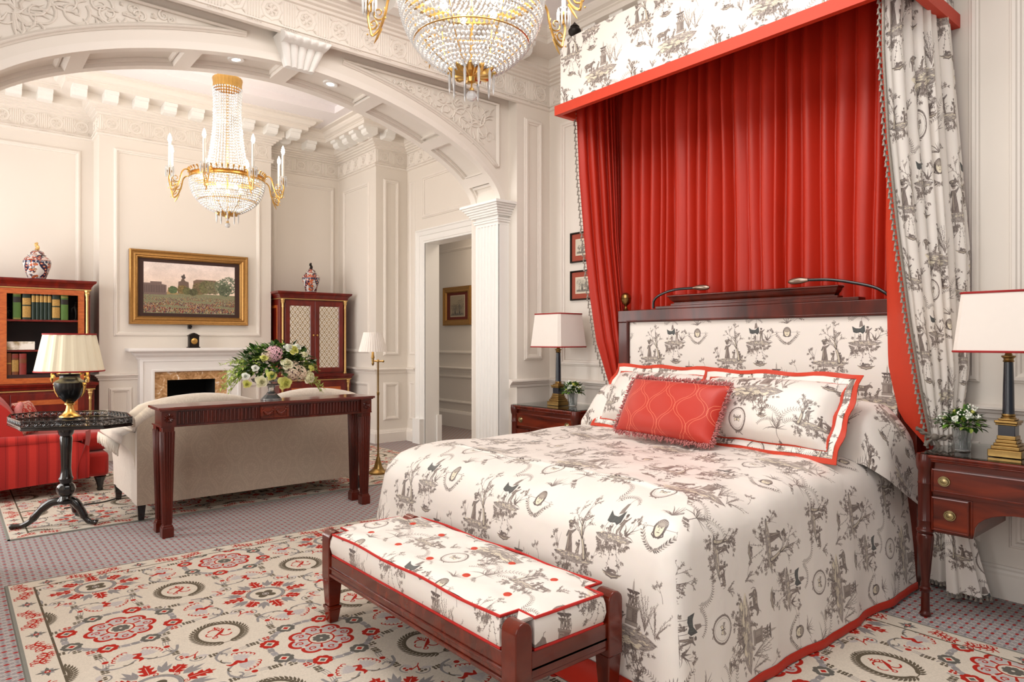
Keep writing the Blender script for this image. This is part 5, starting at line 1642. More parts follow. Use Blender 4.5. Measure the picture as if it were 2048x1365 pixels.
o = part('tassel_trim', m, MT['tassel'], left); o['kind'] = 'stuff'
# right curtain
right = thing('bed_curtain', 'toile curtain with red lining and tasselled edge beside the right nightstand', 'curtain', (3.75, 1.28, 0))
ER = [(0, (3.340, 1.315, 3.22)), (.04, (3.342, 1.318, 2.95)), (.14, (3.36, 1.325, 2.62)), (.30, (3.42, 1.325, 2.2)), (.50, (3.49, 1.31, 1.78)), (.70, (3.56, 1.285, 1.36)), (.85, (3.63, 1.26, 1.02)), (1.0, (3.70, 1.235, .74))]
WR = [(0, (3.90, 1.245, 3.22)), (.5, (3.915, 1.13, 1.7)), (.8, (3.90, 1.13, 1.1)), (1.0, (3.83, 1.16, .74))]
MR = [(0, (3.60, 1.24, 3.22)), (.5, (3.68, 1.17, 1.7)), (.8, (3.75, 1.15, 1.1)), (1.0, (3.77, 1.17, .74))]
fR = pleat_fn(21, 8, 1.0)
def rightf(u, v):
    a, b_, c = lerp3(ER, v), lerp3(MR, v), lerp3(WR, v)
    p = qb(a, b_, c, u); g = .050 * (1 - .60 * v) * min(1, u * 8) * min(1, (1 - u) * 8 + .15)
    o = fR(u) * g
    return (p[0] - o * .35, p[1] - o, p[2])
m = MB(); m.grid(110, 44, rightf, lambda u, v: (u * .95, -v * 2.16)); part('toile_cloth', m, MT['toile_curtain'], right, smooth=True)
LR = [(0, (3.60, 1.38, 3.22)), (.5, (3.66, 1.425, 1.8)), (.8, (3.70, 1.43, 1.1)), (.93, (3.70, 1.375, .88)), (1.0, (3.70, 1.26, .74))]
def linf(u, v):
    a, c = lerp3(ER, v), lerp3(LR, v)
    o = .012 * math.sin(u * 9) * (1 - v)
    return (a[0] + .004 + (c[0] - a[0]) * u, a[1] + .003 + (c[1] - a[1]) * u + o, a[2])
m = MB(); m.grid(24, 36, linf); part('red_lining', m, MT['redband'], right, smooth=True)
m = MB(); pts = [rightf(0, i / 60) for i in range(61)]
trim_tassels(m, pts, (-.5, .75, 0), 100, None); m.tube([(p[0] - .002, p[1] - .004, p[2]) for p in pts], .0075, 6)
o = part('tassel_trim', m, MT['tassel'], right); o['kind'] = 'stuff'
# skirt of the right curtain below the tie
def skf2(u, v):
    w = .035 + .135 * v; a = -PI * .95 + PI * 1.5 * u
    r_ = w * (1 + .18 * math.sin(u * 42) * (.3 + v))
    return (3.785 + .45 * r_ * math.cos(a) * .9 - .01 * v, 1.215 - .05 * v + r_ * math.sin(a) * .9 * 1.0 + .03 * v, .76 - .72 * v)
m = MB(); m.grid(120, 24, skf2, lambda u, v: (u * .95, -2.16 - v * .72)); part('curtain_skirt', m, MT['toile_curtain'], right, smooth=True)
m = MB(); trim_tassels(m, [skf2(i / 80, 1) for i in range(81)], (0, 0, .2), 46, None, .022); o = part('hem_tassels', m, MT['tassel'], right); o['kind'] = 'stuff'
m = MB()
rope = smoothpath([(3.93, 1.218, 1.10), (3.88, 1.16, .96), (3.82, 1.11, .86), (3.76, 1.12, .80), (3.69, 1.165, .785), (3.655, 1.225, .79), (3.67, 1.29, .82)], 8)
for k in range(2):
    m.tube([(p[0] + .006 * math.cos(i * .8 + k * PI), p[1] + .006 * math.sin(i * .8 + k * PI) * .5, p[2] + .009 * math.sin(i * .8 + k * PI)) for i, p in enumerate(rope)], .0065, 6)
m.sphere((3.66, 1.205, .785), .018, 10, 8)
for dx, dy, l in ((-.012, .02, .04), (.004, -.014, .04), (.01, .028, .04)):
    m.tube([(3.655, 1.21, .78), (3.655 + dx, 1.21 + dy, .78 - l * .5), (3.655 + dx * 1.6, 1.21 + dy * 1.4, .78 - l)], [.005, .008, .010], 8)
part('tieback_rope', m, MT['rope'], right)
m = MB(); m.lathe((3.935, 1.218, 1.10), [(.012, -.02), (.014, 0), (.009, .012), (1e-4, .02)], 12); part('tieback_hook', m, MT['brass'], right)

# ---------------------------------------------------------------- bench
be = thing('bench', 'mahogany bench with a toile seat cushion at the foot of the bed', 'bench', (1.53, 2.2, 0))
X0, X1, Y0, Y1 = 1.275, 1.745, 1.515, 2.845
LW = .066
for (cx, cy) in ((X0 + LW / 2, Y0 + LW / 2), (X1 - LW / 2, Y0 + LW / 2), (X0 + LW / 2, Y1 - LW / 2), (X1 - LW / 2, Y1 - LW / 2)):
    m = MB(); w = LW / 2
    prof_ = [(-w, .20), (w, .20)] + [(w * math.cos(a), .382 + w * 1.0 * math.sin(a)) for a in [PI * i / 10 for i in range(11)]]
    m.prism(prof_, lambda u, v, h: (cx + u, cy + h, v), -w * 1.05, w * 1.05)
    sx = 0
    m.taper(cx, cy, .085, .2005, .050, LW * .97); m.taper(cx, cy, .070, .085, .062, .062); m.taper(cx, cy, .0095, .070, .040, .056)
    part('leg', m, MT['mahogred'], be, bevel=.004)
m = MB()
for (xa, xb, ya, yb) in ((X0 + .008, X0 + .050, Y0 + .05, Y1 - .05), (X1 - .050, X1 - .008, Y0 + .05, Y1 - .05), (X0 + .05, X1 - .05, Y0 + .008, Y0 + .050), (X0 + .05, X1 - .05, Y1 - .050, Y1 - .008)):
    m.box(xa, xb, ya, yb, .235, .315)
    m.box(xa - .006, xb + .006, ya - .0, yb + .0, .255, .268); m.box(xa - .006, xb + .006, ya - .0, yb + .0, .222, .237)
m.box(X0 + .04, X1 - .04, Y0 + .04, Y1 - .04, .29, .312)
part('seat_frame', m, MT['mahogred'], be, bevel=.003)
# cushion with notched corners
def cush_outline(e=0.0, n=.075):
    x0, x1, y0, y1 = X0 + .012 - e, X1 - .012 + e, Y0 + .012 - e, Y1 - .012 + e
    nn = n
    P = [(x0 + nn, y0), (x1 - nn, y0), (x1 - nn, y0 + nn), (x1, y0 + nn), (x1, y1 - nn), (x1 - nn, y1 - nn), (x1 - nn, y1), (x0 + nn, y1), (x0 + nn, y1 - nn), (x0, y1 - nn), (x0, y0 + nn), (x0 + nn, y0 + nn)]
    out = []
    for i, p in enumerate(P):       # subdivide long edges
        q = P[(i + 1) % len(P)]; d = math.dist(p, q); k = max(1, int(d / .07))
        for t in range(k): out.append((p[0] + (q[0] - p[0]) * t / k, p[1] + (q[1] - p[1]) * t / k))
    return out
cu = MB(); O = cush_outline(); n = len(O)
CZt = .415
def bulge(p): return .008 * math.sin((p[1] - Y0) / (Y1 - Y0) * PI * 5 + .6) * 0 + .004 * math.sin(p[1] * 13)
levels = [(.313, -.010), (.325, .004), (.355, .010), (.385, .008), (.405, .002), (CZt - .003, -.004)]
cxm, cym = (X0 + X1) / 2, (Y0 + Y1) / 2
for z, e in levels:
    Oe = cush_outline(e)
    for p in Oe: cu.vert((p[0], p[1], z + (bulge(p) if z > .4 else 0)))
acc = [0]
for i in range(n): acc.append(acc[-1] + math.dist(O[i], O[(i + 1) % n]))
for l in range(len(levels) - 1):
    for i in range(n):
        j = (i + 1) % n; a = l * n
        cu.face([a + i, a + j, a + n + j, a + n + i], [(acc[i], levels[l][0]), (acc[i + 1], levels[l][0]), (acc[i + 1], levels[l + 1][0]), (acc[i], levels[l + 1][0])])
# top surface: lattice clipped to the plus-shaped outline, buttons dimpled
BT = [(cxm - .10, Y0 + .20), (cxm + .11, Y0 + .20), (cxm - .10, Y0 + .43), (cxm + .11, Y0 + .43), (cxm - .10, cym), (cxm + .11, cym), (cxm - .10, Y1 - .43), (cxm + .11, Y1 - .43), (cxm - .10, Y1 - .20), (cxm + .11, Y1 - .20)]
nn = .075; xs = [X0 + .016, X0 + .016 + nn * .5, X0 + .012 + nn] ; xs += [X0 + .012 + nn + (X1 - X0 - .024 - 2 * nn) * i / 14 for i in range(1, 15)] + [X1 - .016 - nn * .5, X1 - .016]
ys = [Y0 + .016, Y0 + .016 + nn * .5, Y0 + .012 + nn]; ys += [Y0 + .012 + nn + (Y1 - Y0 - .024 - 2 * nn) * i / 52 for i in range(1, 53)] + [Y1 - .016 - nn * .5, Y1 - .016]
def topz(x, y):
    dx_ = min(x - xs[0], xs[-1] - x); dy_ = min(y - ys[0], ys[-1] - y); n_ = xs[2] - xs[0]
    ed = min(dx_, dy_, math.hypot(max(0, dx_ - n_), max(0, dy_ - n_)) if (dx_ >= n_ - 1e-6 or dy_ >= n_ - 1e-6) else 0); ed = max(ed, 0)
    z = CZt - .004 + .020 * min(1, ed / .07) ** .7
    for bx_, by_ in BT: z -= .015 * math.exp(-((x - bx_) ** 2 + (y - by_) ** 2) / .0011)
    return z + .002 * math.sin(y * 31 + x * 20)
base = len(cu.v)
for y in ys:
    for x in xs: cu.vert((x, y, topz(x, y)))
W_ = len(xs)
for j in range(len(ys) - 1):
    for i in range(W_ - 1):
        cornr = (i < 2 or i >= W_ - 3) and (j < 2 or j >= len(ys) - 3)
        if cornr: continue
        q = [base + j * W_ + i, base + j * W_ + i + 1, base + (j + 1) * W_ + i + 1, base + (j + 1) * W_ + i]
        cu.face(q, [(-cu.v[k][1] * 1.0, cu.v[k][0]) for k in q])
cz = part('seat_cushion', cu, MT['toile'], be, smooth=60)
m = MB()
for z in (CZt - .004, .318):
    pp = cush_outline(.001); m.tube([(p[0], p[1], z + (bulge(p) if z > .4 else 0)) for p in pp], .0052, 6, closed=True)
part('piping', m, MT['redpipe'], cz)
for bx_, by_ in BT:
    m = MB(); m.lathe((bx_, by_, topz(bx_, by_) - .002), [(.017, 0), (.018, .004), (.012, .009), (1e-4, .011)], 16, sy=1.0); part('button', m, MT['redband'], cz)
# ---------------------------------------------------------------- nightstands
def nightstand(label, xf, xb, ya, yb, zt):
    """front looks to -x; ya..yb across"""
    t = thing('nightstand', label, 'nightstand', ((xf + xb) / 2, (ya + yb) / 2, 0))
    inner = .035; y0, y1 = ya + .01, yb - .01; mid = (ya + yb) / 2
    # carcase with kneehole arch in the lower front rail
    m = MB(); m.box(xf + .015, xb, y0, y1, zt - .185, zt - .03)
    for (a, b_) in ((y0, y0 + .19), (y1 - .19, y1)): m.box(xf + .015, xb, a, b_, zt - .350, zt - .185)
    arch = [(y0 + .19, zt - .350)]
    hw = (y1 - y0) / 2 - .19
    for i in range(15):
        a = PI - PI * i / 14; arch.append((mid + hw * math.cos(a) * .98, zt - .335 + .115 * math.sin(a) ** .8))
    arch += [(y1 - .19, zt - .350), (y1 - .19, zt - .18), (y0 + .19, zt - .18)]
    m.prism(arch, lambda u, v, h: (h, u, v), xf + .016, xf + .034)
    part('carcase', m, MT['mahogx'], t, bevel=.002)
    m = MB(); e = .012
    m.sweep([(xb, yb + e - .012), (xf - e, yb + e - .012), (xf - e, ya - e + .012), (xb, ya - e + .012)][::-1], [(-.02, zt - .034), (-.004, zt - .032), (.0, zt - .026), (-.006, zt - .02), (.004, zt - .014), (.006, zt - .006), (0, zt), (-.03, zt)], side=-1)
    m.box(xf - e, xb, ya - e + .012, yb + e - .012, zt - .022, zt)
    part('table_top', m, MT['mahogred'], t, bevel=.001)
    m = MB(); m.box(xf - .004, xb - .005, ya + .004, yb - .004, zt + .0005, zt + .007); part('glass_sheet', m, MT['sheet'], t, bevel=.001)
    LEG = [(.022, 0), (.024, .012), (.019, .02), (.018, .03), (.0165, .11), (.022, .118), (.024, .128), (.019, .136), (.020, .145), (.017, .16), (.022, .22), (.0285, .30), (.034, .355), (.033, .372), (.028, .378), (.034, .384), (.037, .392), (.031, .40), (.029, .41), (.0295, .43), (.032, .437), (.0295, .444), (.0295, .60), (.032, .606), (.0295, .612), (.029, .66), (.034, .672), (.037, .69), (.038, zt - .022), (.036, zt - .012), (.034, zt)]
    for (cx, cy) in ((xf + .012, ya + .016), (xf + .012, yb - .016), (xb - .04, ya + .03), (xb - .04, yb - .03)):
        m = MB(); m.lathe((cx, cy, 0), LEG, 40, wob=lambda a, z: 1 + (.05 * math.cos(12 * a) if .16 < z < .37 else 0) + (.03 * math.sin(5 * a + z * 60) if .45 < z < .60 else 0))
        part('leg', m, MT['mahog'], t)
    def drawer(a, b_, z0, z1, knobs):
        m = MB(); m.box(xf + .002, xf + .02, a, b_, z0, z1)
        d = part('drawer', m, MT['mahogx'], t, bevel=.0015)
        m = MB(); m.rectframe((xf + .002, b_, z0), (0, -1, 0), (0, 0, 1), (-1, 0, 0), b_ - a, z1 - z0, [(0, 0), (0, .004), (.005, .005), (.007, 0)]); part('cockbead', m, MT['mahogred'], d, smooth=False)
        for ky in knobs:
            kz = (z0 + z1) / 2; m = MB()
            for rad, thk, h in ((.020, .003, .001), (.014, .004, .004)):
                m.tube([(xf - h, ky + rad * 1.1 * math.cos(q), kz + rad * math.sin(q)) for q in [2 * PI * i / 24 for i in range(24)]], thk, 6, closed=True)
            s0 = len(m.v); m.lathe((0, 0, 0), [(.019, 0), (.017, .004), (.008, .007), (1e-4, .008)], 20, sx=1.0, sy=1.1)
            m.xform(Matrix.Translation((xf, ky, kz)) @ Matrix.Rotation(R(-90), 4, 'Y'), s0)
            part('drawer_pull', m, MT['oldbrass'], d)
    w = y1 - y0
    drawer(y0 + .035, y1 - .035, zt - .165, zt - .062, (y1 - .085, y0 + .085) if w > .5 else (mid,))
    drawer(y0 + .035, y0 + .18, zt - .337, zt - .188, (y0 + .1075,)); drawer(y1 - .18, y1 - .035, zt - .337, zt - .188, (y1 - .1075,))
    return t
nightstand('mahogany nightstand with glass top standing right of the bed, its kneehole arch visible', 3.405, 3.90, .405, 1.180, .738)
nightstand('mahogany nightstand half hidden behind the bed, in the corner by the arch', 3.50, 3.91, 3.475, 4.19, .738)

# ---------------------------------------------------------------- column lamps
def column_lamp(label, cx, cy, z):
    t = thing('table_lamp', label, 'lamp', (cx, cy, z), 'column lamps on the nightstands')
    m = MB()
    for (w, a, b_) in ((.125, 0, .032), (.105, .032, .048), (.090, .048, .060), (.078, .060, .074), (.070, .074, .092)):
        m.box(cx - w / 2, cx + w / 2, cy - w / 2, cy + w / 2, z + a, z + b_)
    part('stepped_base', m, MT['brass'], t, bevel=.003)
    m = MB()
    for (w, a, b_) in ((.078, .137, .146), (.086, .146, .158), (.062, .158, .166)):
        m.box(cx - w / 2, cx + w / 2, cy - w / 2, cy + w / 2, z + a, z + b_)
    part('pedestal_cap', m, MT['brass'], t, bevel=.003)
    m = MB(); m.box(cx - .031, cx + .031, cy - .031, cy + .031, z + .090, z + .139); part('plinth_block', m, MT['navy'], t, bevel=.002)
    m = MB(); m.lathe((cx, cy, z), [(.0225, .178), (.0215, .22), (.0205, .30), (.0175, .415)], 32); part('column', m, MT['navy'], t)
    m = MB(); m.lathe((cx, cy, z), [(.028, .164), (.028, .170), (.024, .174), (.026, .180), (.0235, .186)], 28); part('column_collar', m, MT['brass'], t); m = MB()
    m.lathe((cx, cy, z), [(.018, .412), (.022, .416), (.018, .421), (.019, .428), (.026, .434), (.027, .440), (.015, .442), (.012, .450), (.010, .50), (.0, .505)], 28); part('capital', m, MT['brass'], t)
    zb, zt = z + .458, z + .715
    m = MB()
    def oct_(hx, hy, c): return [(-hx, -hy + c), (-hx + c, -hy), (hx - c, -hy), (hx, -hy + c), (hx, hy - c), (hx - c, hy), (-hx + c, hy), (-hx, hy - c)]
    A, B = oct_(.155, .172, .020), oct_(.130, .147, .017)
    for s_, k in ((1, 1), (-1, .985)):
        b0 = len(m.v)
        for p, q in zip(A, B): m.vert((cx + p[0] * k, cy + p[1] * k, zb)); m.vert((cx + q[0] * k, cy + q[1] * k, zt))
        for i in range(8):
            j = (i + 1) % 8; f = [b0 + 2 * i, b0 + 2 * j, b0 + 2 * j + 1, b0 + 2 * i + 1]; m.face(f if s_ > 0 else f[::-1])
    sh = part('lamp_shade', m, MT['linen'], t, smooth=False)
    for O_, zz in ((A, zb), (B, zt)):
        m = MB(); m.tube([(cx + p[0], cy + p[1], zz) for p in O_], .0055, 6, closed=True); part('shade_trim', m, MT['shadetrim'], sh, smooth=60)
    return t
column_lamp('blue and gilt column lamp with square cream shade on the right nightstand', 3.56, .885, .746)
column_lamp('blue and gilt column lamp with square cream shade on the left nightstand', 3.69, 3.86, .746)

# ---------------------------------------------------------------- flowers
def leafmesh(m, p, d, up, L, W, bend=.25):
    p = Vector(p); d = Vector(d).normalized(); s_ = d.cross(Vector(up)); s_ = s_.normalized() if s_.length > 1e-4 else Vector((1, 0, 0)); u = s_.cross(d)
    b = len(m.v); rows_ = ((0, 0), (.3, .8), (.62, .9), (1, 0))
    for t, w in rows_:
        c = p + d * L * t - u * (bend * L * t * t) + u * 0
        if w == 0: m.vert(c)
        else: m.vert(c - s_ * W * w / 2 + u * W * .15); m.vert(c); m.vert(c + s_ * W * w / 2 + u * W * .15)
    m.face([b, b + 2, b + 1]); m.face([b, b + 3, b + 2]); m.face([b + 1, b + 2, b + 5, b + 4]); m.face([b + 2, b + 3, b + 6, b + 5]); m.face([b + 4, b + 5, b + 7]); m.face([b + 5, b + 6, b + 7])
def rose(m, c, d, r, q, n=22):
    """rose bloom facing direction d"""
    c = Vector(c); d = Vector(d).normalized(); a = d.orthogonal().normalized(); b_ = d.cross(a)
    m.sphere(tuple(c - d * r * .25), r * .55, 10, 6)
    for i in range(n):
        t = i / n; ang = i * 2.4; rad = r * (.12 + .80 * t); h = r * (.62 - .85 * t * t)
        w = r * (.35 + .5 * t); open_ = .15 + 1.0 * t
        o = a * math.cos(ang) + b_ * math.sin(ang); tg = -a * math.sin(ang) + b_ * math.cos(ang)
        base = c + o * rad * .45 - d * r * .35
        k = len(m.v)
        for vv in range(4):
            v = vv / 3; pr = base + o * (rad * .55 * v * open_ + rad * .18 * v) + d * ((h + r * .35) * math.sin(v * PI / 2) - .12 * r * open_ * v * v)
            for uu in range(5):
                u = uu / 4 * 2 - 1; ww = w * (.35 + .65 * math.sin(min(1, v * 1.15 + .15) * PI / 2)) * (1 - .18 * (v == 1) * abs(u))
                m.vert(pr + tg * ww * u * .62 - o * abs(u) ** 2 * w * .32 + d * (q.uniform(-.015, .015) * r))
        for vv in range(3):
            for uu in range(4): m.face([k + vv * 5 + uu, k + vv * 5 + uu + 1, k + (vv + 1) * 5 + uu + 1, k + (vv + 1) * 5 + uu])
def hydrangea(m, c, r, q, n=46):
    c = Vector(c)
    for i in range(n):
        z = 1 - 2 * (i + .5) / n; a = i * 2.4; d = Vector((math.cos(a) * math.sqrt(1 - z * z), math.sin(a) * math.sqrt(1 - z * z), z))
        p = c + d * r * q.uniform(.85, 1.05)
        x = d.orthogonal().normalized(); x.rotate(Matrix.Rotation(q.uniform(0, 3), 3, d)); y = d.cross(x); s_ = r * .27
        for k in range(4):
            o = (x, y, -x, -y)[k]; t_ = (y, -x, -y, x)[k]; b = len(m.v)
            m.vert(p); m.vert(p + o * s_ * .6 - t_ * s_ * .45 + d * s_ * .1); m.vert(p + o * s_ + d * s_ * .05); m.vert(p + o * s_ * .6 + t_ * s_ * .45 + d * s_ * .1)
            m.face([b, b + 1, b + 2, b + 3])
def small_posy(label, vlabel, cx, cy, z, seed, sc=1.0):
    q = random.Random(seed)
    v = thing('flower_vase', vlabel, 'vase', (cx, cy, z))
    m = MB(); m.lathe((cx, cy, z), [(1e-4, .001), (.028, .001), (.031, .004), (.034, .03), (.041, .098), (.042, .1), (.0395, .1), (.0385, .096), (.031, .03), (.028, .009), (1e-4, .008)], 32, caps=False, wob=lambda a, zz: 1 + .012 * math.cos(16 * a))
    part('vase_glass', m, MT['glassv'], v)
    t = thing('posy', label, 'flowers', (cx, cy, z + .06))
    m = MB()
    for i in range(14):
        a = q.uniform(0, 6.28); r_ = q.uniform(.0, .022)
        m.tube([(cx + r_ * math.cos(a), cy + r_ * math.sin(a), z + .012), (cx + r_ * 1.2 * math.cos(a + 1), cy + r_ * 1.2 * math.sin(a + 1), z + .10), (cx + q.uniform(-.05, .05), cy + q.uniform(-.05, .05), z + .15)], .0018, 5)
    part('stems', m, MT['leafd'], t)
    for key, n, L, W in (('leafd', 60, .048, .026), ('leafg', 80, .042, .022), ('leafl', 50, .036, .016)):
        m = MB()
        for i in range(n):
            a = q.uniform(0, 6.28); e = q.uniform(-.25, 1.35); rad = q.uniform(.035, .080) * sc
            d = Vector((math.cos(a) * math.cos(e), math.sin(a) * math.cos(e), math.sin(e)))
            p = Vector((cx, cy, z + .118)) + Vector((d.x * rad, d.y * rad, d.z * rad * .72))
            dd = d + Vector((q.uniform(-.7, .7), q.uniform(-.7, .7), q.uniform(-.4, .6)))
            leafmesh(m, p, dd, (0, 0, 1), L * q.uniform(.7, 1.2), W * q.uniform(.8, 1.2))
        o = part('leaves', m, MT[key], t, smooth=True); o['kind'] = 'stuff'
    for i in range(8):
        a = i * 2.4 + seed; e = (.5, 1.0, .3, .8, .45, 1.4, .6, .95)[i]; d = Vector((math.cos(a) * math.cos(e), math.sin(a) * math.cos(e), math.sin(e)))
        p = Vector((cx, cy, z + .120)) + Vector((d.x * .072, d.y * .072, d.z * .066)) * sc
        m = MB(); rose(m, p, d, .023 * q.uniform(.8, 1.15), q, 16); part('rose', m, MT[('petalwhite', 'petaly', 'petalw')[i % 3]], t, smooth=True)
    m = MB()
    for i in range(70):
        g = i // 10; a = g * 1.9 + seed * .7 + q.uniform(-.35, .35); e = .25 + (g % 3) * .4 + q.uniform(-.25, .25)
        d = Vector((math.cos(a) * math.cos(e), math.sin(a) * math.cos(e), math.sin(e))); p = Vector((cx, cy, z + .12)) + d * .092 * sc * q.uniform(.85, 1.05)
        m.sphere(tuple(p), .0042, 6, 4)
    o = part('white_buds', m, MT['petalwhite'], t, smooth=True); o['kind'] = 'stuff'
small_posy('small posy of white flowers and green leaves on the right nightstand', 'small round glass vase of flowers on the right nightstand', 3.56, 1.06, .746, 3, 1.05)
small_posy('small posy of white flowers and green leaves beside the left column lamp', 'small round glass vase of flowers beside the left column lamp', 3.70, 3.71, .746, 8, .95)

# ---------------------------------------------------------------- framed prints
def framed(name, label, cat, o, ux, n, w, h, fw, framemat, mountmat, imgmat, mw, prof=None, group=None, slip=None, mw_b=None):
    """o lower left corner, ux along the wall, n out of the wall"""
    o = Vector(o); U_ = Vector(ux); Nn = Vector(n); Z = Vector((0, 0, 1))
    t = thing(name, label, cat, tuple(o + U_ * w / 2), group)
    prof = prof or [(0, 0), (0, .018), (fw * .3, .022), (fw * .8, .014), (fw, .008)]
    m = MB(); m.rectframe(o, U_, Z, Nn, w, h, prof); part('frame', m, framemat, t, smooth=30)
    def plate(a, b_, out, mat, nm, uv=True):
        m = MB(); pts = [o + U_ * a + Z * b_ + Nn * out, o + U_ * (w - a) + Z * b_ + Nn * out, o + U_ * (w - a) + Z * (h - b_) + Nn * out, o + U_ * a + Z * (h - b_) + Nn * out]
        for p in pts: m.vert(p)
        m.face([0, 1, 2, 3], [(0, 0), (1, 0), (1, 1), (0, 1)])
        # a thin board behind
        for p in pts: m.vert(p - Nn * .004)
        m.face([7, 6, 5, 4], [(0, 0)] * 4)
        for i in range(4): m.face([i, 4 + i, 4 + (i + 1) % 4, (i + 1) % 4], [(0, 0)] * 4)
        return part(nm, m, mat, t, smooth=False)
    plate(fw * .9, fw * .9, .006, mountmat, 'mount')
    if slip: plate(mw - .006, (mw_b or mw) - .006, .008, slip, 'inner_mount')
    plate(mw, mw_b or mw, .010, imgmat, 'picture')
    return t
framed('framed_print', 'framed engraving with red mount beside the red curtain, upper one of two', 'picture', (XR - .001, 3.975, 1.889), (0, -1, 0), (-1, 0, 0), .335, .246, .014, MT['frameblack'], MT['mountred'], MT['print1'], .062, slip=MT['mountcream'], group='prints on the bed wall')
framed('framed_print', 'framed engraving with red mount just above the left column lamp, lower one of two', 'picture', (XR - .001, 3.975, 1.581), (0, -1, 0), (-1, 0, 0), .335, .242, .014, MT['frameblack'], MT['mountred'], MT['print2'], .060, slip=MT['mountcream'], group='prints on the bed wall')
framed('framed_print', 'gilt framed dark landscape engraving hanging in the corridor', 'picture', (5.689, 8.403, 1.478), (0, -1, 0), (-1, 0, 0), .70, .560, .085, MT['frameold'], MT['mountdark'], MT['print3'], .175, mw_b=.13, slip=MT['mountcream'], prof=[(0, 0), (0, .03), (.02, .04), (.05, .025), (.07, .03), (.085, .01)])

# ---------------------------------------------------------------- chandeliers
def scroll_arm(m, cx, cy, z, a, r0, r1, sc=1.0):
    """gilt S-scroll arm in the vertical plane at azimuth a"""
    def P(r_, zz, o=0): return (cx + r_ * math.cos(a) - o * math.sin(a), cy + r_ * math.sin(a) + o * math.cos(a), z + zz * sc)
    K = [(r0 - .02, .0), (r0 + .02, .035), (r0 + .055, .045), (r0 + .085, .015), (r0 + .10, -.05), (r0 + .13, -.12), (r0 + .17, -.15), (r1 - .005, -.12), (r1 + .008, -.06), (r1, -.01)]
    m.tube([P(u, v) for u, v, _ in [tuple(p) for p in smoothpath([(k[0], k[1], 0) for k in K], 5)]], [.0062 * sc] * 46, 6)
    for (cr, cz, r_, t0, tn) in ((r0 + .135, -.045, .040, 2.5, 1.35), (r0 + .165, -.095, .028, -.5, -1.2), (r0 + .02, .012, .020, .5, 1.0)):
        pts = []
        for i in range(20):
            u = i / 19; rad = r_ * (1 - .8 * u); an = t0 + tn * 2 * PI * u
            pts.append(P(cr + rad * math.cos(an), cz + rad * math.sin(an)))
        m.tube(pts, [.0050 * sc * (1 - .4 * i / 19) for i in range(20)], 5)
    m.tube([P(r0 + .12, -.12), P(r0 + .145, -.165), P(r0 + .16, -.19)], [.005, .006, .002], 5)
    for k in range(7):
        u = r0 + .10 + k * .016; m.sphere(P(u, -.07 - .012 * k), .0048 * sc, 6, 4)
    m.lathe(P(r1, 0), [(.010 * sc, -.03 * sc), (.014 * sc, -.01 * sc), (.022 * sc, .0), (.03 * sc, .006 * sc), (.012 * sc, .010 * sc), (.013 * sc, .03 * sc)], 12)
def prism_drop(m, p, L, r):
    b = len(m.v); x, y, z = p
    for (rr_, dz) in ((.35, 0), (1.0, -.18), (.75, -.75)):
        for k in range(6):
            a = PI / 3 * k; m.vert((x + r * rr_ * math.cos(a), y + r * rr_ * math.sin(a), z + dz * L))
    tip = m.vert((x, y, z - L)); top = m.vert((x, y, z + .004))
    for l in range(2):
        for k in range(6): m.face([b + l * 6 + (k + 1) % 6, b + l * 6 + k, b + (l + 1) * 6 + k, b + (l + 1) * 6 + (k + 1) % 6])
    for k in range(6): m.face([b + 12 + (k + 1) % 6, b + 12 + k, tip]); m.face([b + k, b + (k + 1) % 6, top])
LAMPS = []
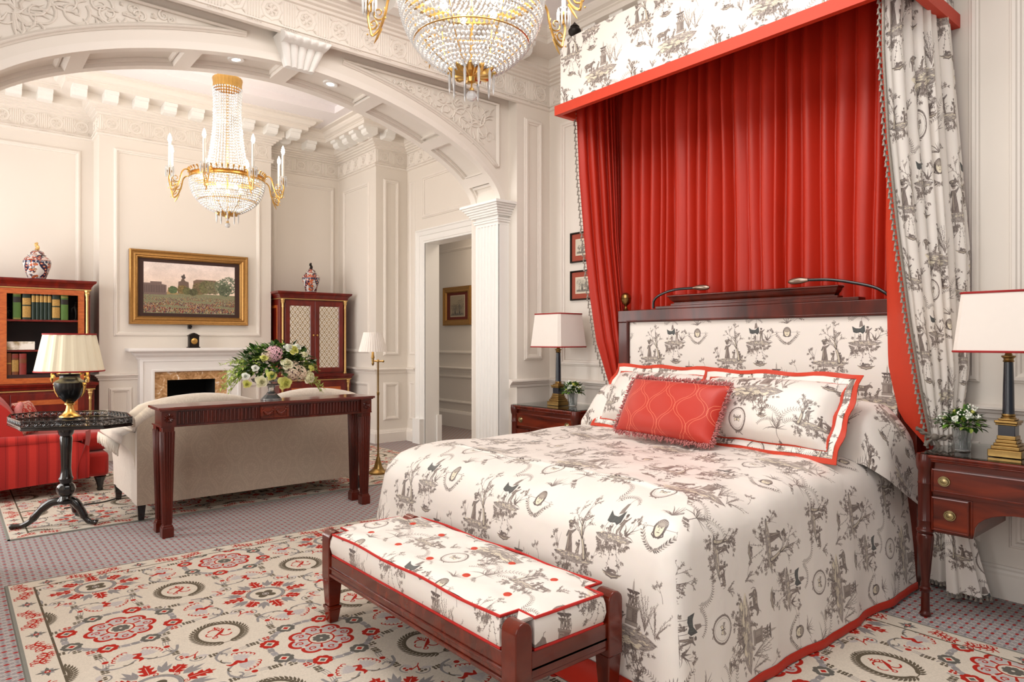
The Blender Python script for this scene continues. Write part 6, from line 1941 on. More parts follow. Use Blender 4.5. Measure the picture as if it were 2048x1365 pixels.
def chandelier(label, cx, cy, zr, sc, depth, ztop, narm, a0, top_r=.122):
    """zr is the height of the gilt ring"""
    t = thing('chandelier', label, 'chandelier', (cx, cy, ztop), None)
    R0 = .315 * sc
    m = MB()
    m.lathe((cx, cy, zr), [(R0 - .02, -.030), (R0 + .004, -.028), (R0 + .010, -.018), (R0, -.006), (R0 - .004, .004), (R0 + .006, .012), (R0 - .02, .014), (R0 - .02, -.030)], 64, caps=False)
    n = 44
    for i in range(n):
        a = 2 * PI * i / n; c, s_ = math.cos(a), math.sin(a)
        m.tube([(cx + (R0 - .004) * c, cy + (R0 - .004) * s_, zr + .012), (cx + (R0 + .002) * c, cy + (R0 + .002) * s_, zr + .035), (cx + (R0 + .016) * c, cy + (R0 + .016) * s_, zr + .052)], [.003, .0062, .008], 5)
    part('gilt_ring', m, MT['gilt'], t)
    m = MB()   # crown
    ct = ztop
    m.lathe((cx, cy, 0), [(top_r - .006, ct - .095), (top_r, ct - .09), (top_r - .002, ct - .05), (top_r + .006, ct - .01), (top_r + .002, ct), (top_r - .01, ct), (top_r - .01, ct - .095)], 48, caps=False, wob=lambda a, z: 1 + .02 * math.cos(24 * a))
    m.lathe((cx, cy, 0), [(.008, zr - depth), (.008, ct)], 10)
    m.lathe((cx, cy, 0), [(.014, ct - .02), (.014, CB + .0 if ct < CB else CS_ + .1)], 8)
    part('crown', m, MT['gilt'], t)
    # ribs inside the bowl and base finial
    m = MB()
    def bowl_r(u): return R0 * max(0, 1 - u ** 2.3) ** .56 if u < 1 else 0
    for i in range(8):
        a = 2 * PI * i / 8 + a0; m.tube([(cx + bowl_r(u) * .98 * math.cos(a), cy + bowl_r(u) * .98 * math.sin(a), zr - .03 - (depth - .03) * u) for u in [k / 12 * .985 for k in range(13)]], .0035, 4)
    for u in (.22, .42, .62):
        m.tube([(cx + bowl_r(u) * .985 * math.cos(q), cy + bowl_r(u) * .985 * math.sin(q), zr - .03 - (depth - .03) * u) for q in [2 * PI * k / 48 for k in range(48)]], .004, 4, closed=True)
    zb = zr - depth
    m.lathe((cx, cy, zb), [(.075 * sc, .022), (.05 * sc, .004), (.022 * sc, -.010), (.018 * sc, -.030), (.010, -.034), (.004, -.036), (.004, -.055), (.011, -.06), (.012, -.07), (.004, -.078)], 24, wob=lambda a, z: 1 + (.16 * abs(math.cos(4.5 * a)) if z > 0 else 0))
    for k in range(11):
        a = 2 * PI * k / 11
        m.tube([(cx + r_ * math.cos(a), cy + r_ * math.sin(a), zb + h_) for r_, h_ in ((.015, -.004), (.045 * sc, .004), (.080 * sc, .010), (.106 * sc, .022))], [.006, .013, .019, .006], 6)
    part('gilt_ribs', m, MT['gilt'], t)
    # beads
    m = MB()
    rows_ = 22
    for j in range(rows_):
        u = math.sin((j + .4) / rows_ * PI / 2) * .965; r_ = bowl_r(u) * 1.0; zz = zr - .028 - (depth - .03) * u; nb = max(12, int(2 * PI * r_ / (.0205 * sc)))
        for i in range(nb):
            a = 2 * PI * (i + .5 * (j % 2)) / nb; m.octa((cx + r_ * math.cos(a), cy + r_ * math.sin(a), zz), .0102 * sc, .0108 * sc)
    o = part('bowl_crystals', m, MT['crystal'], t, smooth=False); o['kind'] = 'stuff'
    m = MB(); ns = 34; z0 = ct - .10; z1 = zr + .03; nbd = int((z0 - z1) / (.0245))
    for i in range(ns):
        a = 2 * PI * i / ns
        for j in range(nbd):
            u = j / (nbd - 1); r_ = top_r + .0 + (.60 * R0 - top_r) * u ** 1.7 - .018 * math.sin(u * PI)
            m.octa((cx + r_ * math.cos(a), cy + r_ * math.sin(a), z0 + (z1 - z0) * u), .0088, .0115)
    for j in range(8):
        u = j / 7; r_ = .60 * R0 + (R0 - .60 * R0) * u
        nb = int(2 * PI * r_ / .026)
        for i in range(nb): m.octa((cx + r_ * math.cos(2 * PI * i / nb), cy + r_ * math.sin(2 * PI * i / nb), z1 - .012 * math.sin(u * PI) - .01 * u), .009, .009)
    o = part('tent_crystals', m, MT['crystal'], t, smooth=False); o['kind'] = 'stuff'
    for k in range(10):
        a = 2 * PI * k / 10; m = MB(); prism_drop(m, (cx + .095 * sc * math.cos(a), cy + .095 * sc * math.sin(a), zb + .010), .092 * sc, .0075); part('crystal_drop', m, MT['crystal'], t, smooth=False)
    m = MB(); m.sphere((cx, cy, zb - .095), .024 * sc, 10, 7); part('crystal_ball', m, MT['crystal'], t, smooth=False)
    for k in range(narm):
        a = a0 + 2 * PI * k / narm; r1 = R0 + .185
        m = MB(); scroll_arm(m, cx, cy, zr - .03, a, R0, r1, 1.0); arm = part('scroll_arm', m, MT['gilt'], t)
        px, py = cx + r1 * math.cos(a), cy + r1 * math.sin(a)
        m = MB()
        for i in range(12):
            q = 2 * PI * i / 12; prism_drop(m, (px + .033 * math.cos(q), py + .033 * math.sin(q), zr + .005), .085, .0055); 
            m.octa((px + .030 * math.cos(q + .26), py + .030 * math.sin(q + .26), zr + .012), .006)
        o = part('drip_pan_drops', m, MT['crystal'], arm, smooth=False); o['kind'] = 'stuff'
        m = MB(); m.lathe((px, py, zr), [(.0115, .0), (.0115, .215), (1e-4, .218)], 16); part('candle', m, MT['candle'], arm)
        m = MB(); m.lathe((px, py, zr + .215), [(.006, 0), (.010, .008), (.0165, .028), (.014, .048), (.006, .072), (1e-4, .084)], 14); part('flame_bulb', m, MT['bulb'], arm, smooth=True)
        LAMPS.append(('candle_light', (px, py, zr + .34), 2.6 if cy > 5 else 1.0, .03, (1, .89, .76)))
    for k in range(5):
        a = 2 * PI * k / 5; m = MB(); m.sphere((cx + .12 * sc * math.cos(a), cy + .12 * sc * math.sin(a), zr - .10), .018, 10, 8, sz=1.4); part('inner_bulb', m, MT['bulb2'], t, smooth=True)
    LAMPS.append(('bowl_light', (cx, cy, zr - .06), 13 if cy > 5 else 5, .10, (1, .92, .82)))
chandelier('crystal chandelier with a beaded tent hanging in the room beyond the arch', 1.96, 6.40, 2.735, 1.0, .335, 3.64, 8, .12)
chandelier('large crystal chandelier cut off by the top edge, hanging above the bench', 1.905, 2.585, 2.935, 1.09, .43, 3.62, 8, .62)
# ---------------------------------------------------------------- console table
ct = thing('console_table', 'long carved mahogany console table standing behind the sofa', 'console table', (1.76, 4.81, 0))
X0c, X1c, Y0c, Y1c, ZT = 1.035, 2.500, 4.690, 4.935, .829
m = MB()
def tp(e):
    a, b_, c, d = X0c - e, X1c + e, Y0c - e, Y1c + e; k = .085
    return [(a, c), (a + k, c), (a + k + .02, c + .012), (b_ - k - .02, c + .012), (b_ - k, c), (b_, c), (b_, d), (a, d)]
m.prism(tp(.022), lambda u, v, h: (u, v, h), ZT - .016, ZT); m.prism(tp(.012), lambda u, v, h: (u, v, h), ZT - .024, ZT - .016)
part('table_top', m, MT['mahogred'], ct, bevel=.002)
m = MB(); m.box(X0c + .012, X1c - .012, Y0c + .014, Y1c - .012, ZT - .120, ZT - .022)
m.box(X0c - .004, X1c + .004, Y0c - .002, Y1c + .004, ZT - .128, ZT - .118)
part('frieze_rail', m, MT['mahog'], ct, bevel=.001)
m = MB()
def flutes(xa, xb):
    n = int((xb - xa) / .0245)
    for i in range(n):
        c = xa + (i + .5) * (xb - xa) / n; w = .0082
        m.tube([(c, Y0c + .012, ZT - .110), (c, Y0c + .009, ZT - .034)], w, 6)
flutes(X0c + .095, 1.645); flutes(1.865, X1c - .095)
o = part('fluting', m, MT['mahog'], ct); o['kind'] = 'stuff'
m = MB()
m.box(1.655, 1.857, Y0c + .006, Y0c + .02, ZT - .115, ZT - .026)
for c in (1.665, 1.756, 1.847): m.box(c - .007, c + .007, Y0c + .0, Y0c + .01, ZT - .115, ZT - .026)
for c in (1.71, 1.80):
    for i in range(11):
        t = i / 10 * 2 - 1; m.sphere((c + t * .040, Y0c + .002, ZT - .045 - .042 * (1 - t * t)), .0075 + .004 * (1 - abs(t)), 8, 5)
part('swag_plaque', m, MT['mahogx'], ct, bevel=.0)
for x in (X0c + .043, X1c - .043):
    m = MB(); m.box(x - .043, x + .043, Y0c - .004, Y0c + .03, ZT - .118, ZT - .024)
    for k in range(12):
        a = PI / 6 * k; m.tube([(x + .006 * math.cos(a), Y0c - .005, ZT - .070 + .006 * math.sin(a)), (x + .020 * math.cos(a), Y0c - .009, ZT - .070 + .020 * math.sin(a)), (x + .031 * math.cos(a), Y0c - .005, ZT - .070 + .031 * math.sin(a))], [.002, .0055, .002], 5)
    m.sphere((x, Y0c - .007, ZT - .070), .007, 8, 6); part('rosette_block', m, MT['mahog'], ct, bevel=.0)
for (cx, cy) in ((X0c + .040, Y0c + .038), (X1c - .040, Y0c + .038), (X0c + .040, Y1c - .036), (X1c - .040, Y1c - .036)):
    m = MB(); m.taper(cx, cy, .07, ZT - .125, .048, .072)
    for s_ in range(4):
        a = PI / 2 * s_; ox, oy = math.cos(a), math.sin(a)
        for k in (-1.5, -.5, .5, 1.5):
            p0 = (cx + ox * .0245 - oy * k * .0105, cy + oy * .0245 + ox * k * .0105, .085); p1 = (cx + ox * .0365 - oy * k * .0158, cy + oy * .0365 + ox * k * .0158, ZT - .155)
            m.tube([p0, p1], [.0042, .0064], 6)
    m.taper(cx, cy, .062, .078, .062, .056); m.box(cx - .034, cx + .034, cy - .034, cy + .034, .001, .064)
    part('leg', m, MT['mahog'], ct, bevel=.002)

# ---------------------------------------------------------------- flower arrangement on the console
bx_, by_ = 1.775, 4.815
fb = thing('flower_bowl', 'footed cut crystal bowl on the console table', 'bowl', (bx_, by_, ZT))
m = MB(); m.lathe((bx_, by_, ZT), [(.072, .0), (.072, .012), (.060, .020), (.040, .040), (.024, .058), (.020, .075), (.026, .092), (.030, .100), (.060, .106), (.10, .118), (.128, .135), (.140, .155), (.134, .156), (.10, .126), (.05, .115), (1e-4, .112)], 32, caps=True, wob=lambda a, z: 1 + .035 * math.cos(10 * a) * (1 if z < .1 else .6))
part('cut_glass', m, MT['glassv'], fb, smooth=20)
bq = thing('bouquet', 'wide arrangement of cream roses, pink hydrangea and foliage in the crystal bowl', 'flowers', (bx_, by_, ZT + .12))
q = random.Random(12)
def bq_dir():
    a = q.uniform(0, 6.283); e = math.asin(q.uniform(-.25, 1)); return Vector((math.cos(a) * math.cos(e), math.sin(a) * math.cos(e), math.sin(e)))
ELL = Vector((.295, .17, .19)); BC = Vector((bx_ + .03, by_, ZT + .225))
def on_ell(d, k=1.0): return BC + Vector((d.x * ELL.x, d.y * ELL.y, d.z * ELL.z)) * k
for key, n, L, W in (('leafd', 330, .070, .038), ('leafg', 380, .060, .030), ('leafl', 260, .050, .024), ('leafs', 70, .060, .036)):
    m = MB()
    for i in range(n):
        d = bq_dir(); p = on_ell(d, q.uniform(.45, .92)); dd = d + Vector((q.uniform(-.8, .8), q.uniform(-.8, .8), q.uniform(-.5, .5)))
        leafmesh(m, p, dd, (0, 0, 1), L * q.uniform(.6, 1.15), W * q.uniform(.7, 1.2))
    o = part('foliage', m, MT[key], bq, smooth=True); o['kind'] = 'stuff'
# trailing sprays at both sides
m = MB()
for (sx, n, zz) in ((-1, 16, -.02), (1, 9, -.04), (-1, 8, .06), (1, 6, .02)):
    for i in range(n):
        p0 = BC + Vector((sx * .18, q.uniform(-.08, .08), zz)); dd = Vector((sx * 1.0, q.uniform(-.3, .3), q.uniform(-.75, .35))); L = q.uniform(.10, .20)
        pts = [p0 + dd * L * t + Vector((0, 0, -.05 * t * t)) for t in (0, .33, .66, 1)]; m.tube(pts, .0014, 4)
        for k in range(10):
            t = .2 + k * .085; pp = p0 + dd * L * t + Vector((0, 0, -.05 * t * t)); leafmesh(m, pp, Vector((sx * .4, q.uniform(-1, 1), q.uniform(-.9, .9))), (0, 0, 1), .028, .012)
o = part('trailing_sprays', m, MT['leafl'], bq, smooth=True); o['kind'] = 'stuff'
# blooms placed as in the photograph: (dx along table, dz, size, kind)
BL = [(-.115, .035, .042, 'petalw'), (-.055, .075, .033, 'petaly'), (.045, .020, .047, 'petaly'), (.235, .055, .050, 'petalw'), (.055, .155, .042, 'petalw'), (.115, .255, .040, 'petaly'), (.085, .27, .034, 'petalwhite'), (.155, .275, .030, 'petalwhite'),
      (-.20, .02, .028, 'petaly'), (-.215, .075, .026, 'petalwhite'), (-.16, .13, .024, 'petalwhite'), (-.10, .20, .026, 'petaly'), (.25, .12, .025, 'petaly'), (.20, .22, .024, 'petalw')]
for dx, dz, r_, k in BL:
    u = max(-1, min(1, (dx - .03) / ELL.x)); w_ = max(-1, min(1, (dz + ZT + .105 - BC.z) / ELL.z)); yy = -math.sqrt(max(0.05, 1 - u * u * .8 - w_ * w_ * .8)) * ELL.y
    p = Vector((bx_ + dx, by_ + yy, ZT + .105 + dz)); d = Vector((u * .6, -1, .25 + w_ * .6))
    m = MB(); rose(m, p, d, r_ * 1.12, q, 24); part('rose', m, MT[k], bq, smooth=True)
for dx, dz, r_, k in ((.105, .105, .075, 'petalh'), (.165, .085, .060, 'petalh'), (-.02, .225, .062, 'petalp'), (-.065, .215, .045, 'petalh'), (.10, .075, .045, 'petalp')):
    m = MB(); hydrangea(m, (bx_ + dx, by_ - .105, ZT + .105 + dz), r_ * .95, q, 70); part('hydrangea', m, MT[k], bq, smooth=True)

# ---------------------------------------------------------------- cream sofa seen from behind
so = thing('sofa', 'cream damask sofa with a double humped back, standing behind the console table', 'sofa', (1.85, 5.62, 0))
SX0, SX1, SY0, SY1 = 1.000, 2.700, 5.225, 6.10
def hump(x):
    t = (x - SX0) / (SX1 - SX0)
    a = max(0, math.sin(max(0, min(1, t / .51)) * PI)) if t < .51 else max(0, math.sin((t - .51) / .49 * PI))
    return .770 + .098 * a ** .7 - .03 * (max(0, 1 - t / .06) ** 2 + max(0, (t - .94) / .06) ** 2)
m = MB()
def backpanel(u, v):
    x = SX0 + (SX1 - SX0) * u; z = .115 + (hump(x) - .045 - .115) * v
    return (x, SY0 + .012 * math.sin(v * PI) * 0, z)
m.grid(60, 10, backpanel, lambda u, v: (u * 1.70, v * .7))
part('back_panel', m, MT['damask'], so, smooth=True)
m = MB()
def roll(u, v):      # rolled top of the back, swept forward
    x = SX0 - .012 + (SX1 - SX0 + .024) * u; h = hump(x); a = -PI * .62 + PI * 1.55 * v
    return (x, SY0 + .075 - .088 * math.cos(a) * 1.0, h - .060 + .060 * math.sin(a) * 1.0 + 0)
m.grid(60, 12, roll, lambda u, v: (u * 1.7, v * .25))
def inner(u, v):
    x = SX0 + .05 + (SX1 - SX0 - .10) * u; return (x, SY0 + .15 + .06 * (1 - v), .38 + (hump(x) - .44) * v)
m.grid(30, 6, inner, lambda u, v: (u * 1.6, v * .4))
for x, s_ in ((SX0 + .004, -1), (SX1 - .004, 1)):
    m.prism([(SY0 + .002, .115), (SY0 + .16, .115), (SY0 + .155, hump(x) - .07), (SY0 + .09, hump(x) - .015), (SY0 + .01, hump(x) - .05)], lambda u, v, h, x=x: (x + h, u, v), -.004, .004)
m.tube([(SX0 - .036 + (SX1 - SX0 + .072) * i / 40, SY0 + .080, hump(SX0 + (SX1 - SX0) * i / 40) - .072) for i in range(41)], [.030, .058] + [.070] * 37 + [.058, .030], 18)
part('back_cushion', m, MT['creamfab'], so, smooth=50)
m = MB(); m.box(SX0 + .01, SX1 - .01, SY0 + .02, SY1 - .02, .12, .34); part('seat_base', m, MT['creamfab'], so, bevel=.02)
for k in range(3):
    xa = SX0 + .16 + k * (SX1 - SX0 - .32) / 3; xb = xa + (SX1 - SX0 - .32) / 3 - .008
    m = MB(); m.box(xa, xb, SY0 + .20, SY1, .345, .455); part('seat_cushion', m, MT['creamfab'], so, bevel=.035)
for sx, xc in ((-1, SX0 - .03), (1, SX1 + .03)):
    m = MB()
    def armf(u, v, xc=xc, sx=sx):
        # cross-section: roll on top, panel curving down to the base
        y = SY0 + .06 + (SY1 - SY0 - .03) * u
        K = [(-.04, .115), (-.035, .30), (-.02, .45), (.012, .505), (.055, .545), (.045, .598), (0, .620), (-.06, .605), (-.10, .55), (-.10, .40), (-.10, .12)]
        k = v * (len(K) - 1); i = min(int(k), len(K) - 2); f = k - i
        p = K[i][0] + (K[i + 1][0] - K[i][0]) * f; z = K[i][1] + (K[i + 1][1] - K[i][1]) * f
        return (xc - .0 + sx * (p), y, z)
    m.grid(10, 30, armf, lambda u, v: (v * .8, u * .85))
    m.prism([(xc + sx * p, z) for p, z in [(-.04, .115), (-.035, .30), (-.02, .45), (.012, .505), (.055, .545), (.045, .598), (0, .620), (-.06, .605), (-.10, .55), (-.10, .12)]], lambda u, v, h: (u, h, v), SY1 + .028, SY1 + .032)
    m.prism([(xc + sx * p, z) for p, z in [(-.04, .115), (-.035, .30), (-.02, .45), (.012, .505), (.055, .545), (.045, .598), (0, .620), (-.06, .605), (-.10, .55), (-.10, .12)]], lambda u, v, h: (u, h, v), SY0 + .058, SY0 + .062)
    part('arm', m, MT['creamfab'], so, smooth=60)
for (cx, cy) in ((SX0 + .03, SY0 + .03), (SX1 - .03, SY0 + .03), (SX0 + .03, SY1 - .04), (SX1 - .03, SY1 - .04)):
    m = MB(); m.taper(cx, cy, .0095, .125, .036, .055); part('leg', m, MT['ebony'], so, bevel=.003)
m = MB(); q2 = random.Random(4)
for i in range(46):
    y = SY0 + .10 + i * .018; m.tube([(SX0 - .092, y, .54), (SX0 - .098 + q2.uniform(-.004, .004), y, .50), (SX0 - .094 + q2.uniform(-.006, .006), y, .455)], [.007, .006, .003], 5)
part('arm_fringe', m, MT['creamfab'], so, smooth=True)

# ---------------------------------------------------------------- red striped armchair on the left
ac = thing('armchair', 'red striped upholstered armchair half cut off by the left edge', 'armchair', (.55, 6.85, 0))
AY0, AY1 = 6.43, 7.25
m = MB()
def side(y, flip=1):
    K = [(-.25, .10), (.0, .10), (.35, .115), (.70, .135), (.87, .15), (.885, .20), (.80, .27), (.745, .35), (.72, .42), (.70, .455), (.62, .475), (.40, .47), (.10, .475), (-.25, .50)]
    return K
def sidef(u, v):
    x = -.30 + 1.185 * u
    zt = .485 - .03 * max(0, (u - .75) / .25) ** 2 * 3.0 if u > .75 else .485
    zb = .085 + .055 * u
    return (x, AY0 + .035 * math.sin((1 - v) * PI) * 0 - .02 * math.sin(v * PI), zb + (max(zt, .2) - zb) * v)
m.grid(50, 10, sidef, lambda u, v: (u * 1.18, v * .4))
part('outer_side', m, MT['stripe'], ac, smooth=True)
m = MB()
def armroll(u, v):
    x = -.30 + 1.14 * u; a = PI * 1.35 * v - .5
    r_ = .075 * (1 - .25 * u)
    return (x, AY0 + .045 - r_ * math.cos(a), .485 - .02 * u + r_ * .75 * math.sin(a))
m.grid(40, 14, armroll, lambda u, v: (u * 1.14, v * .25)); 
m.prism([(AY0 + .045 - .056 * math.cos(a), .465 + .043 * math.sin(a)) for a in [2 * PI * i / 16 for i in range(16)]], lambda u, v, h: (h, u, v), .835, .842)
part('rolled_arm', m, MT['stripe'], ac, smooth=60)
m = MB(); m.box(-.30, 1.03, AY0 + .02, AY1, .135, .33); part('seat_base', m, MT['stripe'], ac, bevel=.03)
m = MB(); m.box(.30, 1.05, AY0 + .10, AY1 - .10, .335, .49); part('seat_cushion', m, MT['stripe'], ac, bevel=.05)
m = MB()
def front_scroll(u, v):   # curved arm facing running down to the base
    y = AY0 - .022 + .10 * v; x0_ = .865 + .03 * math.sin(u * PI) * -1.0 + .05 * u; return (.80 + .055 * math.cos(u * 3.0) + .05 * u + .05 * v, y, .52 - .38 * u)
m.grid(16, 4, front_scroll, lambda u, v: (v * .1 + .05, u * .4)); part('arm_facing', m, MT['stripe'], ac, smooth=True)
m = MB()
def backr(u, v):
    a = PI * v; y = AY0 + .02 + (AY1 - AY0 - .04) * u; z = .30 + .56 * math.sin(a) ** .7 * (1 - .10 * (2 * u - 1) ** 4)
    return (.21 - .27 * math.cos(a) * (1 - .2 * math.sin(a)), y, z)
m.grid(20, 24, backr, lambda u, v: (u * .8, v * 1.3))
for y in (AY0 + .02, AY1 - .02):
    pts = [(.21 - .27 * math.cos(PI * i / 20) * (1 - .2 * math.sin(PI * i / 20)), .30 + .56 * math.sin(PI * i / 20) ** .7 * .9) for i in range(21)]
    m.prism(pts, lambda u, v, h, y=y: (u, h, v), y - .004, y + .004)
part('backrest', m, MT['stripe'], ac, smooth=60)
for (cx, cy) in ((.975, AY0 + .09), (.975, AY1 - .09), (-.2, AY0 + .09), (-.2, AY1 - .09)):
    m = MB(); m.lathe((cx, cy, 0), [(.018, .0095), (.022, .02), (.020, .04), (.028, .08), (.040, .115), (.044, .125), (.036, .135), (.036, .15)], 24, wob=lambda a, z: 1 + .05 * math.cos(8 * a)); part('leg', m, MT['ebony'], ac)
pc = place_pillow('cushion', 'paisley cushion with a tasselled corner in the red armchair', 'cushion', (.46, 6.60, .50), (.58, 6.82, .50), (-.25, .10, .9), .27, .27, .065, [MT['paisley']], False)
# turn the cushion on its corner is not needed; add tassel
m = MB(); w0 = Vector((.455, 6.60, .745))
m.tube([w0, w0 + Vector((-.01, -.02, .01)), w0 + Vector((-.03, -.05, -.03)), w0 + Vector((-.03, -.07, -.11))], [.012, .02, .026, .034], 8); part('tassel', m, MT['fringe'], pc, smooth=True)

# ---------------------------------------------------------------- tripod tray table
tt = thing('tripod_table', 'dark octagonal tray top table with a pierced gallery on a tripod base', 'table', (.61, 5.40, 0))
RIM = [(.301, 5.516), (.345, 5.125), (.755, 4.926), (.925, 5.225), (.895, 5.555), (.475, 5.775)]
RIM = [(.301, 5.50), (.345, 5.125), (.755, 4.926), (.93, 5.01), (.955, 5.30), (.885, 5.57), (.475, 5.775), (.325, 5.69)]
ZTT = .712
m = MB(); m.prism(RIM, lambda u, v, h: (u, v, h), ZTT - .018, ZTT); 
cxr, cyr = sum(p[0] for p in RIM) / 8, sum(p[1] for p in RIM) / 8
m.prism([(cxr + (p[0] - cxr) * 1.02, cyr + (p[1] - cyr) * 1.02) for p in RIM], lambda u, v, h: (u, v, h), ZTT - .012, ZTT - .006)
m.lathe((.61, 5.40, ZTT - .035), [(.17, 0), (.19, .018)], 32); part('tray_top', m, MT['ebony'], tt, bevel=.001)
m = MB()
for i in range(8):
    a, b_ = Vector(RIM[i] + (0,)), Vector(RIM[(i + 1) % 8] + (0,)); d = (b_ - a); L = d.length; d.normalize()
    for z, r_ in ((ZTT + .004, .004), (ZTT + .040, .0042)): m.tube([a + Vector((0, 0, z)), b_ + Vector((0, 0, z))], r_, 6)
    n = max(2, int(L / .042)); st = L / n
    for k in range(n):
        c = a + d * st * (k + .5)
        m.tube([c + d * .018 * math.cos(q_) + Vector((0, 0, ZTT + .022 + .012 * math.sin(q_))) for q_ in [2 * PI * j / 12 for j in range(12)]], .0026, 4, closed=True)
        m.tube([c + d * .008 * math.cos(q_) + Vector((0, 0, ZTT + .022 + .006 * math.sin(q_))) for q_ in [2 * PI * j / 8 for j in range(8)]], .002, 4, closed=True)
        e = a + d * st * k; m.tube([e + Vector((0, 0, ZTT + .004)), e + Vector((0, 0, ZTT + .04))], .0024, 4)
o = part('pierced_gallery', m, MT['ebony'], tt); 
m = MB(); m.lathe((.61, 5.40, 0), [(.030, .155), (.052, .165), (.055, .185), (.040, .20), (.036, .215), (.050, .235), (.056, .26), (.050, .285), (.034, .30), (.038, .315), (.044, .33), (.036, .345), (.030, .40), (.033, .50), (.038, .60), (.034, .615), (.042, .625), (.048, .645), (.050, .665), (.045, ZTT - .03)], 32, wob=lambda a, z: 1 + (.04 * math.cos(10 * a) if .22 < z < .30 else 0))
part('column', m, MT['ebony'], tt)
for (fx, fy_) in ((.335, 5.525), (.765, 5.318), (.73, 5.655)):
    d = Vector((fx - .61, fy_ - 5.40, 0)); L = d.length
    def PP(t, z): return Vector((.61, 5.40, 0)) + d * t + Vector((0, 0, z))
    m = MB(); m.tube(smoothpath([PP(.05, .185), PP(.30, .170), PP(.52, .115), PP(.66, .062), PP(.82, .032), PP(1.0, .028), PP(1.08, .022)], 5), [.026] + [.028] * 8 + [.024] * 6 + [.019] * 6 + [.016] * 5 + [.02] * 4 + [.012], 10)
    part('leg', m, MT['ebony'], tt, smooth=True)

# urn lamp
ux_, uy_ = .625, 5.345
ul = thing('table_lamp', 'black urn lamp with gilt ram handles and a pleated cream shade on the tray table', 'lamp', (ux_, uy_, ZTT))
z = ZTT
m = MB(); m.lathe((ux_, uy_, z), [(.090, .001), (.090, .012), (.080, .022), (.070, .027), (.070, .035), (.05, .037)], 40)
m.lathe((ux_, uy_, z), [(.022, .128), (.030, .133), (.055, .16), (.077, .20), (.088, .24), (.090, .262), (.082, .275), (.066, .283), (.058, .295), (.058, .306), (.070, .316), (.073, .322), (.05, .323), (.008, .324), (.008, .37)], 60, wob=lambda a, zz: 1 + (.018 * math.cos(28 * a) if .14 < zz < .27 else 0))
part('urn_body', m, MT['black'], ul)
m = MB(); m.lathe((ux_, uy_, z), [(.062, .036), (.060, .042), (.045, .052), (.026, .075), (.020, .098), (.020, .112), (.030, .116), (.030, .124), (.020, .130), (.022, .134)], 36)
part('gilt_foot', m, MT['gilt'], ul)
for s_ in (1, -1):
    ax, ay = .768, -.64
    def Q(r_, zz, o=0): return (ux_ + s_ * r_ * ax + o * .64, uy_ + s_ * r_ * ay + o * .768, z + zz)
    m = MB(); pts = [Q(.095 + .022 * math.cos(t), .315 + .022 * math.sin(t)) for t in [-1.2 + 4.6 * i / 16 for i in range(17)]]
    m.tube(pts, [.007 + .005 * (1 - i / 16) for i in range(17)], 7); m.tube([Q(.112, .305), Q(.122, .285), Q(.118, .262)], [.010, .010, .005], 7); m.tube([Q(.065, .315), Q(.085, .33), Q(.10, .335)], [.006, .009, .008], 7)
    m.tube([Q(.090, .262), Q(.098, .235), Q(.094, .20), Q(.078, .165)], [.008, .009, .008, .004], 7)
    m.sphere(Q(.100, .25), .011, 8, 6); part('ram_handle', m, MT['gilt'], ul)
m = MB(); n = 36
def shade(m, c, z0, z1, r0, r1, n, amp):
    K = n * 4
    for s_ in (1, -1):
        b = len(m.v)
        for k in range(K):
            a = 2 * PI * k / K; w = 1 + amp * (1 if (k // 2) % 2 else -1) * .5 - (0 if s_ > 0 else .012)
            m.vert((c[0] + r0 * w * math.cos(a), c[1] + r0 * w * math.sin(a), z0)); m.vert((c[0] + r1 * w * math.cos(a), c[1] + r1 * w * math.sin(a), z1))
        for k in range(K):
            j = (k + 1) % K; f = [b + 2 * k, b + 2 * j, b + 2 * j + 1, b + 2 * k + 1]; m.face(f if s_ > 0 else f[::-1])
shade(m, (ux_, uy_), z + .338, z + .583, .197, .148, 18, .030)
sh = part('lamp_shade', m, MT['shade'], ul, smooth=False)
for r_, zz in ((.199, z + .338), (.150, z + .583)):
    m = MB(); m.tube([(ux_ + r_ * math.cos(a), uy_ + r_ * math.sin(a), zz) for a in [2 * PI * k / 48 for k in range(48)]], .0052, 6, closed=True); part('shade_trim', m, MT['shadetrim'], sh, smooth=60)
LAMPS.append(('urn_lamp_light', (ux_, uy_, z + .45), 2.2, .04, (1, .86, .62)))

# ---------------------------------------------------------------- floor lamp
lx, ly = 3.10, 5.68
fl = thing('floor_lamp', 'brass swing arm floor lamp with pleated cream shade beside the console table', 'lamp', (lx, ly, 0))
m = MB(); m.lathe((lx, ly, 0), [(.088, .0095), (.088, .024), (.080, .032), (.060, .042), (.040, .07), (.026, .12), (.018, .155), (.012, .165), (.012, .19), (.0085, .2)], 36); part('base', m, MT['brass'], fl)
m = MB(); m.lathe((lx, ly, 0), [(.0085, .19), (.0085, .74), (.012, .745), (.012, .77), (.0075, .775), (.0075, 1.045), (.010, 1.05), (.010, 1.07), (.004, 1.08)], 16); part('pole', m, MT['brass'], fl)
sx_, sy_ = lx - .0, ly + .0
hx, hy = lx - .038, ly + .032
m = MB(); m.tube([(lx + .03, ly - .025, 1.060), (lx, ly, 1.060), (hx, hy, 1.062)], .007, 8); m.lathe((hx, hy, 0), [(.006, 1.02), (.013, 1.04), (.010, 1.05), (.013, 1.07), (.011, 1.085), (.018, 1.09), (.012, 1.12), (.011, 1.15)], 16); m.sphere((lx + .036, ly - .03, 1.06), .012, 8, 6); part('swing_arm', m, MT['brass'], fl)
m = MB(); shade(m, (hx, hy), 1.150, 1.330, .132, .086, 34, .016); part('lamp_shade', m, MT['linen'], fl, smooth=False)
LAMPS.append(('floor_lamp_light', (hx, hy, 1.24), 2.0, .03, (1, .86, .66)))
